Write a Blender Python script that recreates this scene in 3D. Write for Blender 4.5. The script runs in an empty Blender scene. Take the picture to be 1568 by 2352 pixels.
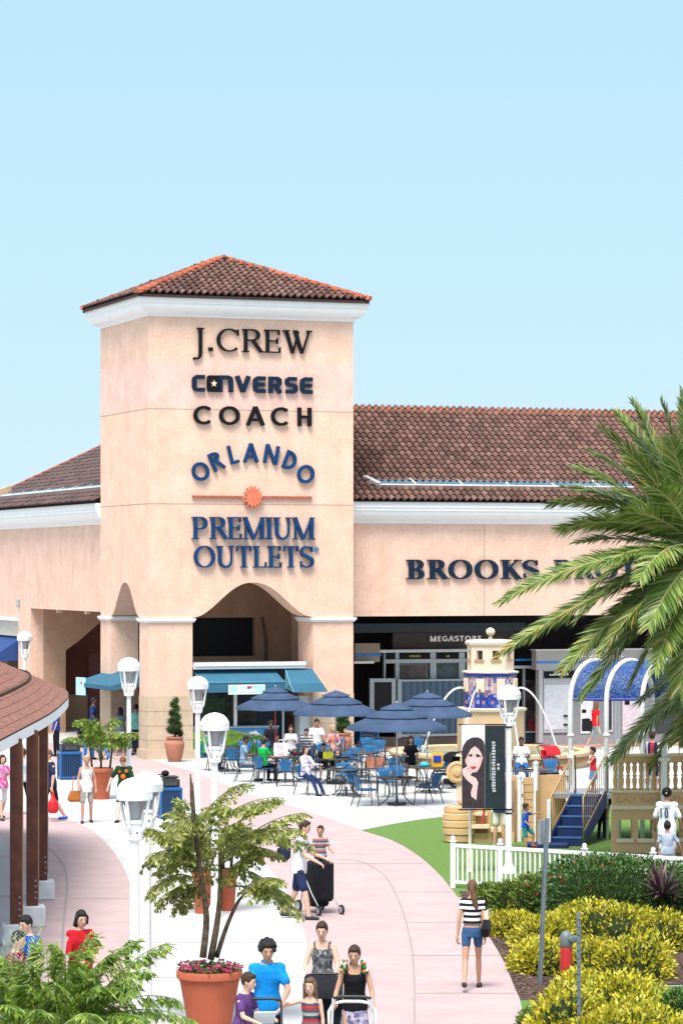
import bpy, bmesh, math, random
from mathutils import Vector, Matrix
R = math.radians
sc = bpy.context.scene
COL = sc.collection
random.seed(7)

# ------------------------------------------------------------ camera, sky, sun, exposure
FPX, CX, HY, CAMH = 6969.0, 784.0, 1306.0, 6.2      # focal length and horizon in pixels of a 1568 x 2352 picture, eye height in metres
cam_data = bpy.data.cameras.new('camera')
cam = bpy.data.objects.new('camera', cam_data)
COL.objects.link(cam)
cam.location = (0, 0, CAMH)
cam.rotation_euler = (R(90), 0, 0)
cam_data.sensor_fit = 'HORIZONTAL'
cam_data.sensor_width = 36
cam_data.lens = 36 * FPX / 1568
cam_data.shift_y = (HY - 1176) / 1568
cam_data.clip_end = 3000
cam_data.clip_start = 0.5
sc.camera = cam

SUN_EL, SUN_AZ = R(62), R(195)                       # azimuth clockwise from +Y
w = bpy.data.worlds.new('World')
sc.world = w
w.use_nodes = True
nt = w.node_tree
nt.nodes.clear()
sky = nt.nodes.new('ShaderNodeTexSky')
sky.sky_type = 'NISHITA'
sky.sun_disc = False
sky.sun_elevation = SUN_EL
sky.sun_rotation = SUN_AZ
sky.air_density = 1.0
sky.dust_density = 0.6
sky.ozone_density = 2.5
hs = nt.nodes.new('ShaderNodeHueSaturation'); hs.inputs['Saturation'].default_value = 0.42
geo = nt.nodes.new('ShaderNodeTexCoord'); sep = nt.nodes.new('ShaderNodeSeparateXYZ')
low = nt.nodes.new('ShaderNodeValToRGB')             # pale blue band of sky above the horizon
le = low.color_ramp.elements
le[0].position = 0.0; le[0].color = (0.222, 0.286, 0.316, 1); le[1].position = 0.30; le[1].color = (0.140, 0.236, 0.302, 1)
x_ = le.new(0.10); x_.color = (0.184, 0.270, 0.314, 1)
fac = nt.nodes.new('ShaderNodeMapRange'); fac.inputs['From Min'].default_value = 0.32; fac.inputs['From Max'].default_value = 0.62
bgs = nt.nodes.new('ShaderNodeVectorMath'); bgs.operation = 'SCALE'; bgs.inputs['Scale'].default_value = 1 / 0.13
tint = nt.nodes.new('ShaderNodeMix'); tint.data_type = 'RGBA'
bg = nt.nodes.new('ShaderNodeBackground')
bg.inputs[1].default_value = 0.13
wo = nt.nodes.new('ShaderNodeOutputWorld')
nt.links.new(sky.outputs[0], hs.inputs['Color'])
nt.links.new(geo.outputs['Generated'], sep.inputs[0])
nt.links.new(sep.outputs['Z'], low.inputs[0]); nt.links.new(sep.outputs['Z'], fac.inputs['Value'])
nt.links.new(low.outputs[0], bgs.inputs[0])
nt.links.new(fac.outputs[0], tint.inputs[0])
nt.links.new(bgs.outputs[0], tint.inputs[6]); nt.links.new(hs.outputs[0], tint.inputs[7])
nt.links.new(tint.outputs[2], bg.inputs[0])
nt.links.new(bg.outputs[0], wo.inputs[0])

sl = bpy.data.lights.new('sun', 'SUN')
sl.energy = 1.7
sl.angle = R(24)
sl.color = (1.0, 0.95, 0.87)
so = bpy.data.objects.new('sun', sl)
COL.objects.link(so)
sd = Vector((math.sin(SUN_AZ) * math.cos(SUN_EL), math.cos(SUN_AZ) * math.cos(SUN_EL), math.sin(SUN_EL)))
so.rotation_euler = sd.to_track_quat('Z', 'Y').to_euler()
sc.view_settings.view_transform = 'Standard'
sc.view_settings.look = 'None'
sc.view_settings.exposure = 1.66
sc.view_settings.gamma = 1
sc.cycles.max_bounces = 8
sc.cycles.transparent_max_bounces = 12
sc.cycles.use_denoising = True

# ------------------------------------------------------------ picture <-> place
def gp(x, y):                       # a spot on the pavement seen at picture point x, y
    Y = FPX * CAMH / (y - HY)
    return Vector(((x - CX) * Y / FPX, Y, 0))
def ax(x, Y): return (x - CX) * Y / FPX
def az(y, Y): return CAMH + (HY - y) * Y / FPX

# ------------------------------------------------------------ materials
MATS = {}
def nodes(name):
    m = bpy.data.materials.new(name); m.use_nodes = True
    t = m.node_tree
    return m, t, t.nodes['Principled BSDF']
def rgb(c): return (c[0], c[1], c[2], 1)
def mat(name, col, rough=0.6, spec=0.4, metal=0.0, var=0.12, scale=6.0, bump=0.0, bscale=60.0, emit=0.0, trans=0.0, detail=4):
    if name in MATS: return MATS[name]
    m, t, b = nodes(name)
    b.inputs['Roughness'].default_value = rough
    b.inputs['Specular IOR Level'].default_value = spec
    b.inputs['Metallic'].default_value = metal
    tc = t.nodes.new('ShaderNodeTexCoord')
    n = t.nodes.new('ShaderNodeTexNoise'); n.inputs['Scale'].default_value = scale; n.inputs['Detail'].default_value = detail
    t.links.new(tc.outputs['Object'], n.inputs['Vector'])
    r = t.nodes.new('ShaderNodeValToRGB')
    r.color_ramp.elements[0].position = 0.3; r.color_ramp.elements[1].position = 0.7
    r.color_ramp.elements[0].color = rgb([max(0, c * (1 - var)) for c in col])
    r.color_ramp.elements[1].color = rgb([min(1, c * (1 + var)) for c in col])
    t.links.new(n.outputs['Fac'], r.inputs['Fac'])
    t.links.new(r.outputs[0], b.inputs['Base Color'])
    if bump:
        n2 = t.nodes.new('ShaderNodeTexNoise'); n2.inputs['Scale'].default_value = bscale; n2.inputs['Detail'].default_value = 3
        t.links.new(tc.outputs['Object'], n2.inputs['Vector'])
        bp = t.nodes.new('ShaderNodeBump'); bp.inputs['Strength'].default_value = bump; bp.inputs['Distance'].default_value = 0.02
        t.links.new(n2.outputs['Fac'], bp.inputs['Height'])
        t.links.new(bp.outputs[0], b.inputs['Normal'])
    if emit:
        b.inputs['Emission Color'].default_value = rgb(col); b.inputs['Emission Strength'].default_value = emit
    if trans: b.inputs['Transmission Weight'].default_value = trans
    MATS[name] = m
    return m
def island_mat(name, cols, rough=0.7, spec=0.3, sub=0.0, bump=0.0):   # each leaf or tile takes its own colour out of a few
    if name in MATS: return MATS[name]
    m, t, b = nodes(name)
    g = t.nodes.new('ShaderNodeNewGeometry')
    r = t.nodes.new('ShaderNodeValToRGB')
    e = r.color_ramp.elements
    k = len(cols)
    e[0].position = 0; e[0].color = rgb(cols[0]); e[1].position = 1; e[1].color = rgb(cols[-1])
    for i in range(1, k - 1):
        x = e.new(i / (k - 1)); x.color = rgb(cols[i])
    t.links.new(g.outputs['Random Per Island'], r.inputs['Fac'])
    t.links.new(r.outputs[0], b.inputs['Base Color'])
    b.inputs['Roughness'].default_value = rough
    b.inputs['Specular IOR Level'].default_value = spec
    if sub:
        out = t.nodes['Material Output']
        tr = t.nodes.new('ShaderNodeBsdfTranslucent')
        mx = t.nodes.new('ShaderNodeMixShader'); mx.inputs[0].default_value = sub
        t.links.new(r.outputs[0], tr.inputs['Color'])
        t.links.new(b.outputs[0], mx.inputs[1]); t.links.new(tr.outputs[0], mx.inputs[2])
        t.links.new(mx.outputs[0], out.inputs['Surface'])
    MATS[name] = m
    return m
def stucco(name, c1, c2, scale=1.2, bands=None):
    m, t, b = nodes(name)
    tc = t.nodes.new('ShaderNodeTexCoord')
    n = t.nodes.new('ShaderNodeTexNoise'); n.inputs['Scale'].default_value = scale; n.inputs['Detail'].default_value = 8; n.inputs['Roughness'].default_value = 0.65
    n2 = t.nodes.new('ShaderNodeTexNoise'); n2.inputs['Scale'].default_value = 9; n2.inputs['Detail'].default_value = 7; n2.inputs['Roughness'].default_value = 0.8
    t.links.new(tc.outputs['Object'], n.inputs['Vector']); t.links.new(tc.outputs['Object'], n2.inputs['Vector'])
    a = t.nodes.new('ShaderNodeMath'); a.operation = 'ADD'
    mu = t.nodes.new('ShaderNodeMath'); mu.operation = 'MULTIPLY'; mu.inputs[1].default_value = 0.5
    t.links.new(n.outputs['Fac'], a.inputs[0]); t.links.new(n2.outputs['Fac'], a.inputs[1]); t.links.new(a.outputs[0], mu.inputs[0])
    r = t.nodes.new('ShaderNodeValToRGB')
    r.color_ramp.elements[0].position = 0.38; r.color_ramp.elements[1].position = 0.60
    r.color_ramp.elements[0].color = rgb(c1); r.color_ramp.elements[1].color = rgb(c2)
    t.links.new(mu.outputs[0], r.inputs['Fac'])
    mp = t.nodes.new('ShaderNodeMapping'); mp.inputs['Scale'].default_value = (1.5, 1.5, .10)
    n5 = t.nodes.new('ShaderNodeTexNoise'); n5.inputs['Scale'].default_value = 1.6; n5.inputs['Detail'].default_value = 7; n5.inputs['Roughness'].default_value = .7
    t.links.new(tc.outputs['Object'], mp.inputs[0]); t.links.new(mp.outputs[0], n5.inputs['Vector'])
    r5 = t.nodes.new('ShaderNodeValToRGB'); r5.color_ramp.elements[0].position = .33; r5.color_ramp.elements[1].position = .52
    r5.color_ramp.elements[0].color = (.88, .86, .84, 1); r5.color_ramp.elements[1].color = (1, 1, 1, 1)
    t.links.new(n5.outputs['Fac'], r5.inputs[0])
    m5 = t.nodes.new('ShaderNodeMix'); m5.data_type = 'RGBA'; m5.blend_type = 'MULTIPLY'; m5.inputs[0].default_value = .45
    t.links.new(r.outputs[0], m5.inputs[6]); t.links.new(r5.outputs[0], m5.inputs[7])
    last = m5.outputs[2]
    if bands:                                     # a repainted band of wall between two heights
        sp = t.nodes.new('ShaderNodeSeparateXYZ'); t.links.new(tc.outputs['Object'], sp.inputs[0])
        for z0, z1, col in bands:
            g1 = t.nodes.new('ShaderNodeMath'); g1.operation = 'GREATER_THAN'; g1.inputs[1].default_value = z0
            g2 = t.nodes.new('ShaderNodeMath'); g2.operation = 'LESS_THAN'; g2.inputs[1].default_value = z1
            mm = t.nodes.new('ShaderNodeMath'); mm.operation = 'MULTIPLY'
            t.links.new(sp.outputs['Z'], g1.inputs[0]); t.links.new(sp.outputs['Z'], g2.inputs[0])
            t.links.new(g1.outputs[0], mm.inputs[0]); t.links.new(g2.outputs[0], mm.inputs[1])
            mx = t.nodes.new('ShaderNodeMix'); mx.data_type = 'RGBA'; mx.blend_type = 'MULTIPLY'
            t.links.new(mm.outputs[0], mx.inputs[0]); t.links.new(last, mx.inputs[6]); mx.inputs[7].default_value = rgb(col)
            last = mx.outputs[2]
    t.links.new(last, b.inputs['Base Color'])
    b.inputs['Roughness'].default_value = 0.9; b.inputs['Specular IOR Level'].default_value = 0.15
    n3 = t.nodes.new('ShaderNodeTexNoise'); n3.inputs['Scale'].default_value = 28; n3.inputs['Detail'].default_value = 4
    t.links.new(tc.outputs['Object'], n3.inputs['Vector'])
    bp = t.nodes.new('ShaderNodeBump'); bp.inputs['Strength'].default_value = 0.5; bp.inputs['Distance'].default_value = 0.02
    t.links.new(n3.outputs['Fac'], bp.inputs['Height']); t.links.new(bp.outputs[0], b.inputs['Normal'])
    MATS[name] = m
    return m
def stripes(name, cols, period, axis='Z', rough=0.8):
    if name in MATS: return MATS[name]
    m, t, b = nodes(name)
    tc = t.nodes.new('ShaderNodeTexCoord'); sp = t.nodes.new('ShaderNodeSeparateXYZ')
    t.links.new(tc.outputs['Object'], sp.inputs[0])
    d = t.nodes.new('ShaderNodeMath'); d.operation = 'DIVIDE'; d.inputs[1].default_value = period
    f = t.nodes.new('ShaderNodeMath'); f.operation = 'FRACT'
    r = t.nodes.new('ShaderNodeValToRGB'); r.color_ramp.interpolation = 'CONSTANT'
    e = r.color_ramp.elements; k = len(cols)
    e[0].position = 0; e[0].color = rgb(cols[0]); e[1].position = 1 / k; e[1].color = rgb(cols[1])
    for i in range(2, k):
        x = e.new(i / k); x.color = rgb(cols[i])
    t.links.new(sp.outputs[axis], d.inputs[0]); t.links.new(d.outputs[0], f.inputs[0]); t.links.new(f.outputs[0], r.inputs[0])
    t.links.new(r.outputs[0], b.inputs['Base Color'])
    b.inputs['Roughness'].default_value = rough; b.inputs['Specular IOR Level'].default_value = 0.2
    MATS[name] = m
    return m
def cells(name, cols, scale, rough=0.8):          # printed cloth: patches of a few colours
    if name in MATS: return MATS[name]
    m, t, b = nodes(name)
    tc = t.nodes.new('ShaderNodeTexCoord')
    v = t.nodes.new('ShaderNodeTexVoronoi'); v.inputs['Scale'].default_value = scale
    t.links.new(tc.outputs['Object'], v.inputs['Vector'])
    sp = t.nodes.new('ShaderNodeSeparateColor'); t.links.new(v.outputs['Color'], sp.inputs[0])
    r = t.nodes.new('ShaderNodeValToRGB'); r.color_ramp.interpolation = 'CONSTANT'
    e = r.color_ramp.elements; k = len(cols)
    e[0].position = 0; e[0].color = rgb(cols[0]); e[1].position = 1 / k; e[1].color = rgb(cols[1])
    for i in range(2, k):
        x = e.new(i / k); x.color = rgb(cols[i])
    t.links.new(sp.outputs[0], r.inputs[0]); t.links.new(r.outputs[0], b.inputs['Base Color'])
    b.inputs['Roughness'].default_value = rough; b.inputs['Specular IOR Level'].default_value = 0.2
    MATS[name] = m
    return m

# ------------------------------------------------------------ mesh builder
class MB:
    def __init__(s, M=None):
        s.v = []; s.f = []; s.mi = []; s.M = M; s.k = 0
    def add(s, vs, fs, k=None):
        o = len(s.v); M = s.M
        s.v += [tuple(M @ Vector(p)) for p in vs] if M else [tuple(p) for p in vs]
        s.f += [tuple(i + o for i in f) for f in fs]
        s.mi += [s.k if k is None else k] * len(fs)
    def box(s, x0, x1, y0, y1, z0, z1, k=None):
        s.add([(x0,y0,z0),(x1,y0,z0),(x1,y1,z0),(x0,y1,z0),(x0,y0,z1),(x1,y0,z1),(x1,y1,z1),(x0,y1,z1)],
              [(3,2,1,0),(4,5,6,7),(0,1,5,4),(1,2,6,5),(2,3,7,6),(3,0,4,7)], k)
    def cbox(s, c, sx, sy, sz, rz=0, k=None, b=0.0):     # a box at its centre, turned about z, edges cut by b
        M = Matrix.Translation(c) @ Matrix.Rotation(rz, 4, 'Z')
        x, y, z = sx / 2, sy / 2, sz / 2
        if b:
            ring = lambda zz, i: [(x-i,-y+b+i*0,zz),(x-i,y-b,zz),(x-b,y-i,zz),(-x+b,y-i,zz),(-x+i,y-b,zz),(-x+i,-y+b,zz),(-x+b,-y+i,zz),(x-b,-y+i,zz)]
            rs = [ring(-z, b), ring(-z + b, 0), ring(z - b, 0), ring(z, b)]
            s.loft([[M @ Vector(p) for p in r] for r in rs], k=k)
            return
        P = [(-x,-y,-z),(x,-y,-z),(x,y,-z),(-x,y,-z),(-x,-y,z),(x,-y,z),(x,y,z),(-x,y,z)]
        s.add([M @ Vector(p) for p in P], [(3,2,1,0),(4,5,6,7),(0,1,5,4),(1,2,6,5),(2,3,7,6),(3,0,4,7)], k)
    def loft(s, rings, cap=True, k=None):
        n = len(rings[0]); fs = []
        for i in range(len(rings) - 1):
            for j in range(n):
                a = i * n + j; b = i * n + (j + 1) % n
                fs.append((a, b, b + n, a + n))
        if cap:
            fs.append(tuple(range(n - 1, -1, -1))); fs.append(tuple(range((len(rings) - 1) * n, len(rings) * n)))
        s.add([p for r in rings for p in r], fs, k)
    def tube(s, pts, r, n=8, cap=True, k=None, sq=1.0):
        pts = [Vector(p) for p in pts]
        if not hasattr(r, '__len__'): r = [r] * len(pts)
        rings = []; u = None
        for i, p in enumerate(pts):
            d = (pts[min(i + 1, len(pts) - 1)] - pts[max(i - 1, 0)])
            if d.length < 1e-9: d = Vector((0, 0, 1))
            d.normalize()
            if u is None:
                u = Vector((1, 0, 0)) if abs(d.x) < 0.8 else Vector((0, 1, 0))
            u = (u - d * u.dot(d)).normalized(); v = d.cross(u)
            rings.append([p + (u * math.cos(2 * math.pi * j / n) + v * sq * math.sin(2 * math.pi * j / n)) * r[i] for j in range(n)])
        s.loft(rings, cap, k)
    def lathe(s, prof, n=24, c=(0, 0, 0), k=None, cap=True, ph=0.0):
        c = Vector(c)
        s.loft([[c + Vector((r * math.cos(2*math.pi*j/n + ph), r * math.sin(2*math.pi*j/n + ph), z)) for j in range(n)] for r, z in prof], cap, k)
    def ell(s, c, rx, ry, rz, n=12, m=8, k=None, M=None):
        rings = []
        for i in range(m + 1):
            t = math.pi * (i + 0.02 if i == 0 else i - 0.02 if i == m else i) / m
            rings.append([(M @ Vector((rx*math.sin(t)*math.cos(2*math.pi*j/n), ry*math.sin(t)*math.sin(2*math.pi*j/n), -rz*math.cos(t))) if M else
                           Vector((rx*math.sin(t)*math.cos(2*math.pi*j/n), ry*math.sin(t)*math.sin(2*math.pi*j/n), -rz*math.cos(t)))) + Vector(c) for j in range(n)])
        s.loft(rings, True, k)
    def prism(s, poly, O, A, B, N, d0, d1, k=None):      # a flat outline (a,b) in the plane O + a*A + b*B, from depth d0 to d1 along N
        O, A, B, N = Vector(O), Vector(A), Vector(B), Vector(N); n = len(poly)
        lo = [O + A * a + B * b + N * d0 for a, b in poly]; hi = [O + A * a + B * b + N * d1 for a, b in poly]
        fs = [tuple(range(n - 1, -1, -1)), tuple(range(n, 2 * n))] + [(i, (i + 1) % n, (i + 1) % n + n, i + n) for i in range(n)]
        s.add(lo + hi, fs, k)
    def quad(s, a, b, c, d, k=None): s.add([a, b, c, d], [(0, 1, 2, 3)], k)
    def mesh(s, name, mats, smooth=False):
        me = bpy.data.meshes.new(name)
        me.from_pydata(s.v, [], s.f)
        for m in (mats if isinstance(mats, (list, tuple)) else [mats]): me.materials.append(m)
        me.polygons.foreach_set('material_index', s.mi)
        if smooth: me.polygons.foreach_set('use_smooth', [True] * len(s.f))
        me.update()
        return me
    def build(s, name, mats, parent=None, smooth=False, angle=None, fix=False):
        me = s.mesh(name, mats, smooth or angle is not None)
        if fix:
            bm = bmesh.new(); bm.from_mesh(me); bmesh.ops.recalc_face_normals(bm, faces=bm.faces[:]); bm.to_mesh(me); bm.free()
        if angle is not None: me.set_sharp_from_angle(angle=R(angle))
        o = bpy.data.objects.new(name, me); COL.objects.link(o)
        if parent: o.parent = parent
        return o
def tag(o, label=None, cat=None, group=None, kind=None):
    if label: o['label'] = label
    if cat: o['category'] = cat
    if group: o['group'] = group
    if kind: o['kind'] = kind
    return o
def thing(name, loc, label, cat, group=None, rz=0):
    o = bpy.data.objects.new(name, None); COL.objects.link(o)
    o.empty_display_size = 0.2
    o.location = loc; o.rotation_euler = (0, 0, rz)
    return tag(o, label, cat, group)
KIDS = {}
def copy_thing(o, loc, rz, label, parent=None, scale=None):
    c = o.copy(); COL.objects.link(c)
    if parent: c.parent = parent
    else:
        c.location = loc; c.rotation_euler = (0, 0, rz); c['label'] = label
        if scale: c.scale = (scale, scale, scale)
    for ch in list(o.children): copy_thing(ch, None, 0, None, c)
    return c
def sheet(name, pts, z, m, kind='structure'):
    mb = MB(); mb.add([(p[0], p[1], z) for p in pts], [tuple(range(len(pts)))])
    o = mb.build(name, m, fix=True)
    return tag(o, kind=kind)
def smooth_line(pts, n=6):                           # Catmull-Rom through picture or place points
    out = []
    P = [pts[0]] + list(pts) + [pts[-1]]
    for i in range(1, len(P) - 2):
        p0, p1, p2, p3 = [Vector(q) for q in P[i - 1:i + 3]]
        for j in range(n):
            t = j / n
            out.append(0.5 * ((2 * p1) + (p2 - p0) * t + (2*p0 - 5*p1 + 4*p2 - p3) * t*t + (3*p1 - p0 - 3*p2 + p3) * t**3))
    out.append(Vector(pts[-1]))
    return out
# ============================================================ ground
M_conc = mat('pale_concrete', (0.455, 0.45, 0.435), 0.9, 0.15, var=0.10, scale=0.9, bump=0.08, bscale=40, detail=8)
M_pink = mat('pink_concrete', (0.425, 0.315, 0.305), 0.9, 0.15, var=0.085, scale=1.1, bump=0.08, bscale=50, detail=8)
M_joint = mat('joint_grey', (0.30, 0.26, 0.25), 0.9, 0.1)
M_pad = mat('grey_concrete', (0.37, 0.375, 0.385), 0.9, 0.15, var=0.05, scale=0.6)
M_turf = mat('artificial_turf', (0.125, 0.215, 0.058), 0.95, 0.05, var=0.22, scale=22, bump=0.6, bscale=160, detail=8)
M_mulch = mat('bark_mulch', (0.085, 0.055, 0.042), 0.95, 0.1, var=0.55, scale=14, bump=1.0, bscale=40, detail=8)
M_red = mat('terracotta_paving', (0.40, 0.22, 0.17), 0.9, 0.1, var=0.12, scale=3)
sheet('ground', [(-400, -20), (400, -20), (400, 1200), (-400, 1200)], 0.0, M_conc)

def strip_line(mb, pts, wid, z, k=None):
    L = []; Rr = []
    for i, p in enumerate(pts):
        d = (pts[min(i + 1, len(pts) - 1)] - pts[max(i - 1, 0)]).normalized()
        n = Vector((-d.y, d.x, 0)) * wid / 2
        L.append(p + n); Rr.append(p - n)
    for i in range(len(pts) - 1):
        mb.add([(Rr[i].x, Rr[i].y, z), (Rr[i+1].x, Rr[i+1].y, z), (L[i+1].x, L[i+1].y, z), (L[i].x, L[i].y, z)], [(0, 1, 2, 3)], k)
def G2(l): return [gp(*p) for p in l]
main_r = smooth_line(G2([(60, 1700), (210, 1718), (345, 1746), (450, 1776), (560, 1822), (700, 1862), (830, 1907), (900, 1930), (960, 1965), (1010, 2010), (1052, 2060), (1100, 2120), (1150, 2200), (1185, 2280), (1208, 2370), (1220, 2470)]))
main_l = smooth_line(G2([(60, 1760), (160, 1772), (260, 1783), (330, 1795), (420, 1838), (520, 1915), (570, 1955), (619, 1995), (662, 2052), (690, 2115), (704, 2170), (712, 2260), (714, 2370), (714, 2470)]))
mb = MB()
n = 60
def resample(P, n):
    L = [0]
    for i in range(1, len(P)): L.append(L[-1] + (P[i] - P[i-1]).length)
    out = []
    for k in range(n + 1):
        t = L[-1] * k / n; i = 0
        while i < len(L) - 2 and L[i + 1] < t: i += 1
        out.append(P[i].lerp(P[i + 1], (t - L[i]) / max(1e-6, L[i + 1] - L[i])))
    return out
A, B = resample(main_r, n), resample(main_l, n)
for i in range(n):
    mb.add([(p.x, p.y, 0.004) for p in (B[i], B[i+1], A[i+1], A[i])], [(0, 1, 2, 3)], 0)
mid = smooth_line(G2([(740, 1975), (820, 1978), (880, 2010), (915, 2070), (940, 2150), (950, 2230), (952, 2370)]))
strip_line(mb, mid, 0.03, 0.008, 1)
for y, xa, xb in ((2283, 955, 1182), (2196, 946, 1148), (2120, 930, 1098), (2050, 900, 1042), (1985, 700, 975)):
    strip_line(mb, [gp(xa, y), gp(xb, y)], 0.035, 0.008, 1)
tag(mb.build('curved_path', [M_pink, M_joint], fix=True), kind='structure')

ring_o = smooth_line(G2([(40, 1862), (135, 1880), (198, 1900), (240, 1934), (275, 1978), (298, 2028), (308, 2072), (308, 2157), (304, 2260), (296, 2380), (290, 2480)]))
ring_i = smooth_line(G2([(-180, 1890), (-60, 1885), (-20, 1905), (24, 1945), (50, 1990), (62, 2040), (66, 2090), (66, 2160), (62, 2260), (56, 2380), (50, 2480)]))
A, B = resample(ring_o, n), resample(ring_i, n)
mb = MB()
for i in range(n):
    mb.add([(p.x, p.y, 0.004) for p in (B[i], B[i+1], A[i+1], A[i])], [(0, 1, 2, 3)], 0)
strip_line(mb, smooth_line(G2([(112, 1948), (146, 1990), (154, 2040), (146, 2120), (140, 2260)])), 0.035, 0.008, 1)
strip_line(mb, [gp(155, 2064), gp(306, 2066)], 0.03, 0.008, 1)
strip_line(mb, [gp(112, 1957), gp(255, 1955)], 0.03, 0.008, 1)
tag(mb.build('pavilion_path', [M_pink, M_joint], fix=True), kind='structure')
mb = MB()
B2 = [p for p in B]
mb.add([(p.x - 0.02, p.y, 0.003) for p in B2] + [(-30, B2[-1].y, 0.003), (-30, B2[0].y, 0.003)], [tuple(range(len(B2) + 2))], 0)
for y in (1968, 2060, 2140):
    strip_line(mb, [gp(-200, y), gp(40 if y < 2000 else 58, y)], 0.35, 0.007, 1)
tag(mb.build('pavilion_floor', [M_pad, M_pink], fix=True), kind='structure')
# joints of the plain pavement
mb = MB()
for y, xa, xb in ((2026, 318, 640), (2166, 318, 700), (2247, 330, 708), (1872, 560, 640), (1822, 160, 390), (1855, 640, 800)):
    strip_line(mb, [gp(xa, y), gp(xb, y)], 0.025, 0.004)
strip_line(mb, [gp(690, 1765), gp(1010, 1868)], 0.03, 0.004)
strip_line(mb, [gp(520, 1775), gp(960, 1760)], 0.03, 0.004)
tag(mb.build('pavement_joints', M_joint, fix=True), kind='structure')

turf = [p for p in smooth_line(G2([(830, 1908), (930, 1889), (1030, 1876), (1250, 1856), (1620, 1840)]))] + [gp(1620, 2080), gp(1052, 2062)] + list(reversed(smooth_line(G2([(832, 1909), (900, 1931), (960, 1966), (1010, 2011), (1050, 2060)]))))
sheet('turf_lawn', turf, 0.010, M_turf)
bed = smooth_line(G2([(1052, 2050), (1100, 2118), (1150, 2198), (1185, 2278), (1195, 2300)])) + [gp(1260, 2300), gp(1320, 2270), gp(1700, 2260), gp(1700, 2010), gp(1300, 2030)]
sheet('planting_bed', bed, 0.014, M_mulch)
sheet('grass_verge', smooth_line(G2([(1193, 2296), (1208, 2370), (1218, 2470)])) + [gp(1750, 2470), gp(1750, 2262), gp(1320, 2272), gp(1260, 2300)], 0.012, M_turf)
# bark chips and fallen leaves that give the bed its rough look
mb = MB()
rnd = random.Random(3)
bl = [gp(1056, 2058), gp(1100, 2118), gp(1150, 2198), gp(1190, 2290)]
for i in range(2600):
    t = rnd.random() * 2.999; k = int(t); p = bl[k].lerp(bl[k + 1], t - k)
    x = p.x + 0.03 + rnd.random() ** 1.3 * 1.6; y = p.y + rnd.uniform(-.3, .3)
    if t < 0.3 and rnd.random() < .5: continue
    a = rnd.random() * 6.3; L = rnd.uniform(.015, .05); W = L * .35
    c, s_ = math.cos(a), math.sin(a); z = 0.02 + rnd.random() * .02
    mb.add([(x - c*L, y - s_*L, z), (x + s_*W, y - c*W, z + rnd.uniform(0, .02)), (x + c*L, y + s_*L, z + rnd.uniform(-.004, .02)), (x - s_*W, y + c*W, z)], [(0, 1, 2, 3)])
tag(mb.build('bark_chips', island_mat('bark_chip', [(0.05, .03, .022), (.12, .08, .06), (.2, .14, .11), (.09, .055, .04)])), kind='stuff')

# ============================================================ the outlet building
ANG = R(20)
CA, SA = math.cos(ANG), math.sin(ANG)
FX, FY = -6.26, 98.4
def fu(px, v):                        # picture column -> u on the front-parallel plane v
    a = (px - CX) / FPX
    return (a * (FY + v * CA) - FX + v * SA) / (CA - a * SA)
def lv(px, u):                        # picture column -> v on the side-parallel plane u
    a = (px - CX) / FPX
    return (FX + u * CA - a * (FY + u * SA)) / (SA + a * CA)
def uvY(u, v): return FY + u * SA + v * CA
def fz(px, py, v): return az(py, uvY(fu(px, v), v))
def lz(px, py, u): return az(py, uvY(u, lv(px, u)))
def front(px, py, v=0.0): return fu(px, v), fz(px, py, v)

W_, D_ = 7.08, 5.79
ZC = 14.42
M_st1 = stucco('peach_stucco', (0.635, 0.405, 0.30), (0.785, 0.54, 0.425), 1.4)
M_tow = stucco('tower_stucco', (0.635, 0.41, 0.297), (0.785, 0.545, 0.422), 1.4, bands=[(11.40, 13.0, (1.03, 1.0, 1.09)), (8.31, 11.40, (1.02, 1.02, 1.02))])
M_in = stucco('shaded_porch_stucco', (0.40, 0.25, 0.17), (0.50, 0.32, 0.22), 1.4)  # darker copy of the peach stucco, porch shade painted into it
M_mar = stucco('maroon_stucco', (0.20, 0.075, 0.055), (0.26, 0.10, 0.075), 1.4)
M_stone = mat('beige_stone', (0.55, 0.42, 0.30), 0.85, 0.2, var=0.10, scale=3, bump=0.3, bscale=25, detail=8)
M_white = mat('white_trim', (0.76, 0.76, 0.75), 0.6, 0.3, var=0.03, scale=2.5)
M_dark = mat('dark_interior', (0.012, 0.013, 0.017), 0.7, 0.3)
M_navyin = mat('dark_blue_interior', (0.02, 0.04, 0.055), 0.6, 0.4)
M_grey = mat('grey_metal', (0.33, 0.36, 0.38), 0.45, 0.5, var=0.05)
M_glass = mat('sky_glass', (0.07, 0.13, 0.17), 0.25, 0.5, var=0.2)
M_shopglass = mat('dark_shop_glass', (0.02, 0.028, 0.032), 0.06, 0.7, var=0.3, scale=1.2)
tile_cols = [(0.09, .046, .034), (0.145, .074, .055), (0.185, .097, .073), (.115, .060, .046), (.22, .120, .092), (.16, .083, .063), (.105, .056, .043)]
M_tiled = mat('tile_valley_shade', (.030, .018, .017), .9, .05)  # dark pans and lips: shade between the barrels put into the colour
M_tile = island_mat('roof_tiles', tile_cols, 0.75, 0.3)
M_tile2 = island_mat('dark_roof_tiles', [(0.05, .036, .034), (0.10, .07, .064), (0.13, .085, .075), (.07, .048, .044)], 0.85, 0.2)  # darker, greyer set of tiles for the side roof
M_ridge = island_mat('ridge_tiles', [(0.36, .075, .03), (0.45, .115, .05), (.30, .065, .032)], 0.7, 0.3)

bld = thing('outlet_building', (FX, FY, 0), 'peach stucco shopping building with tall tower, tiled roofs and arched porch', 'building', rz=ANG)

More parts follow.
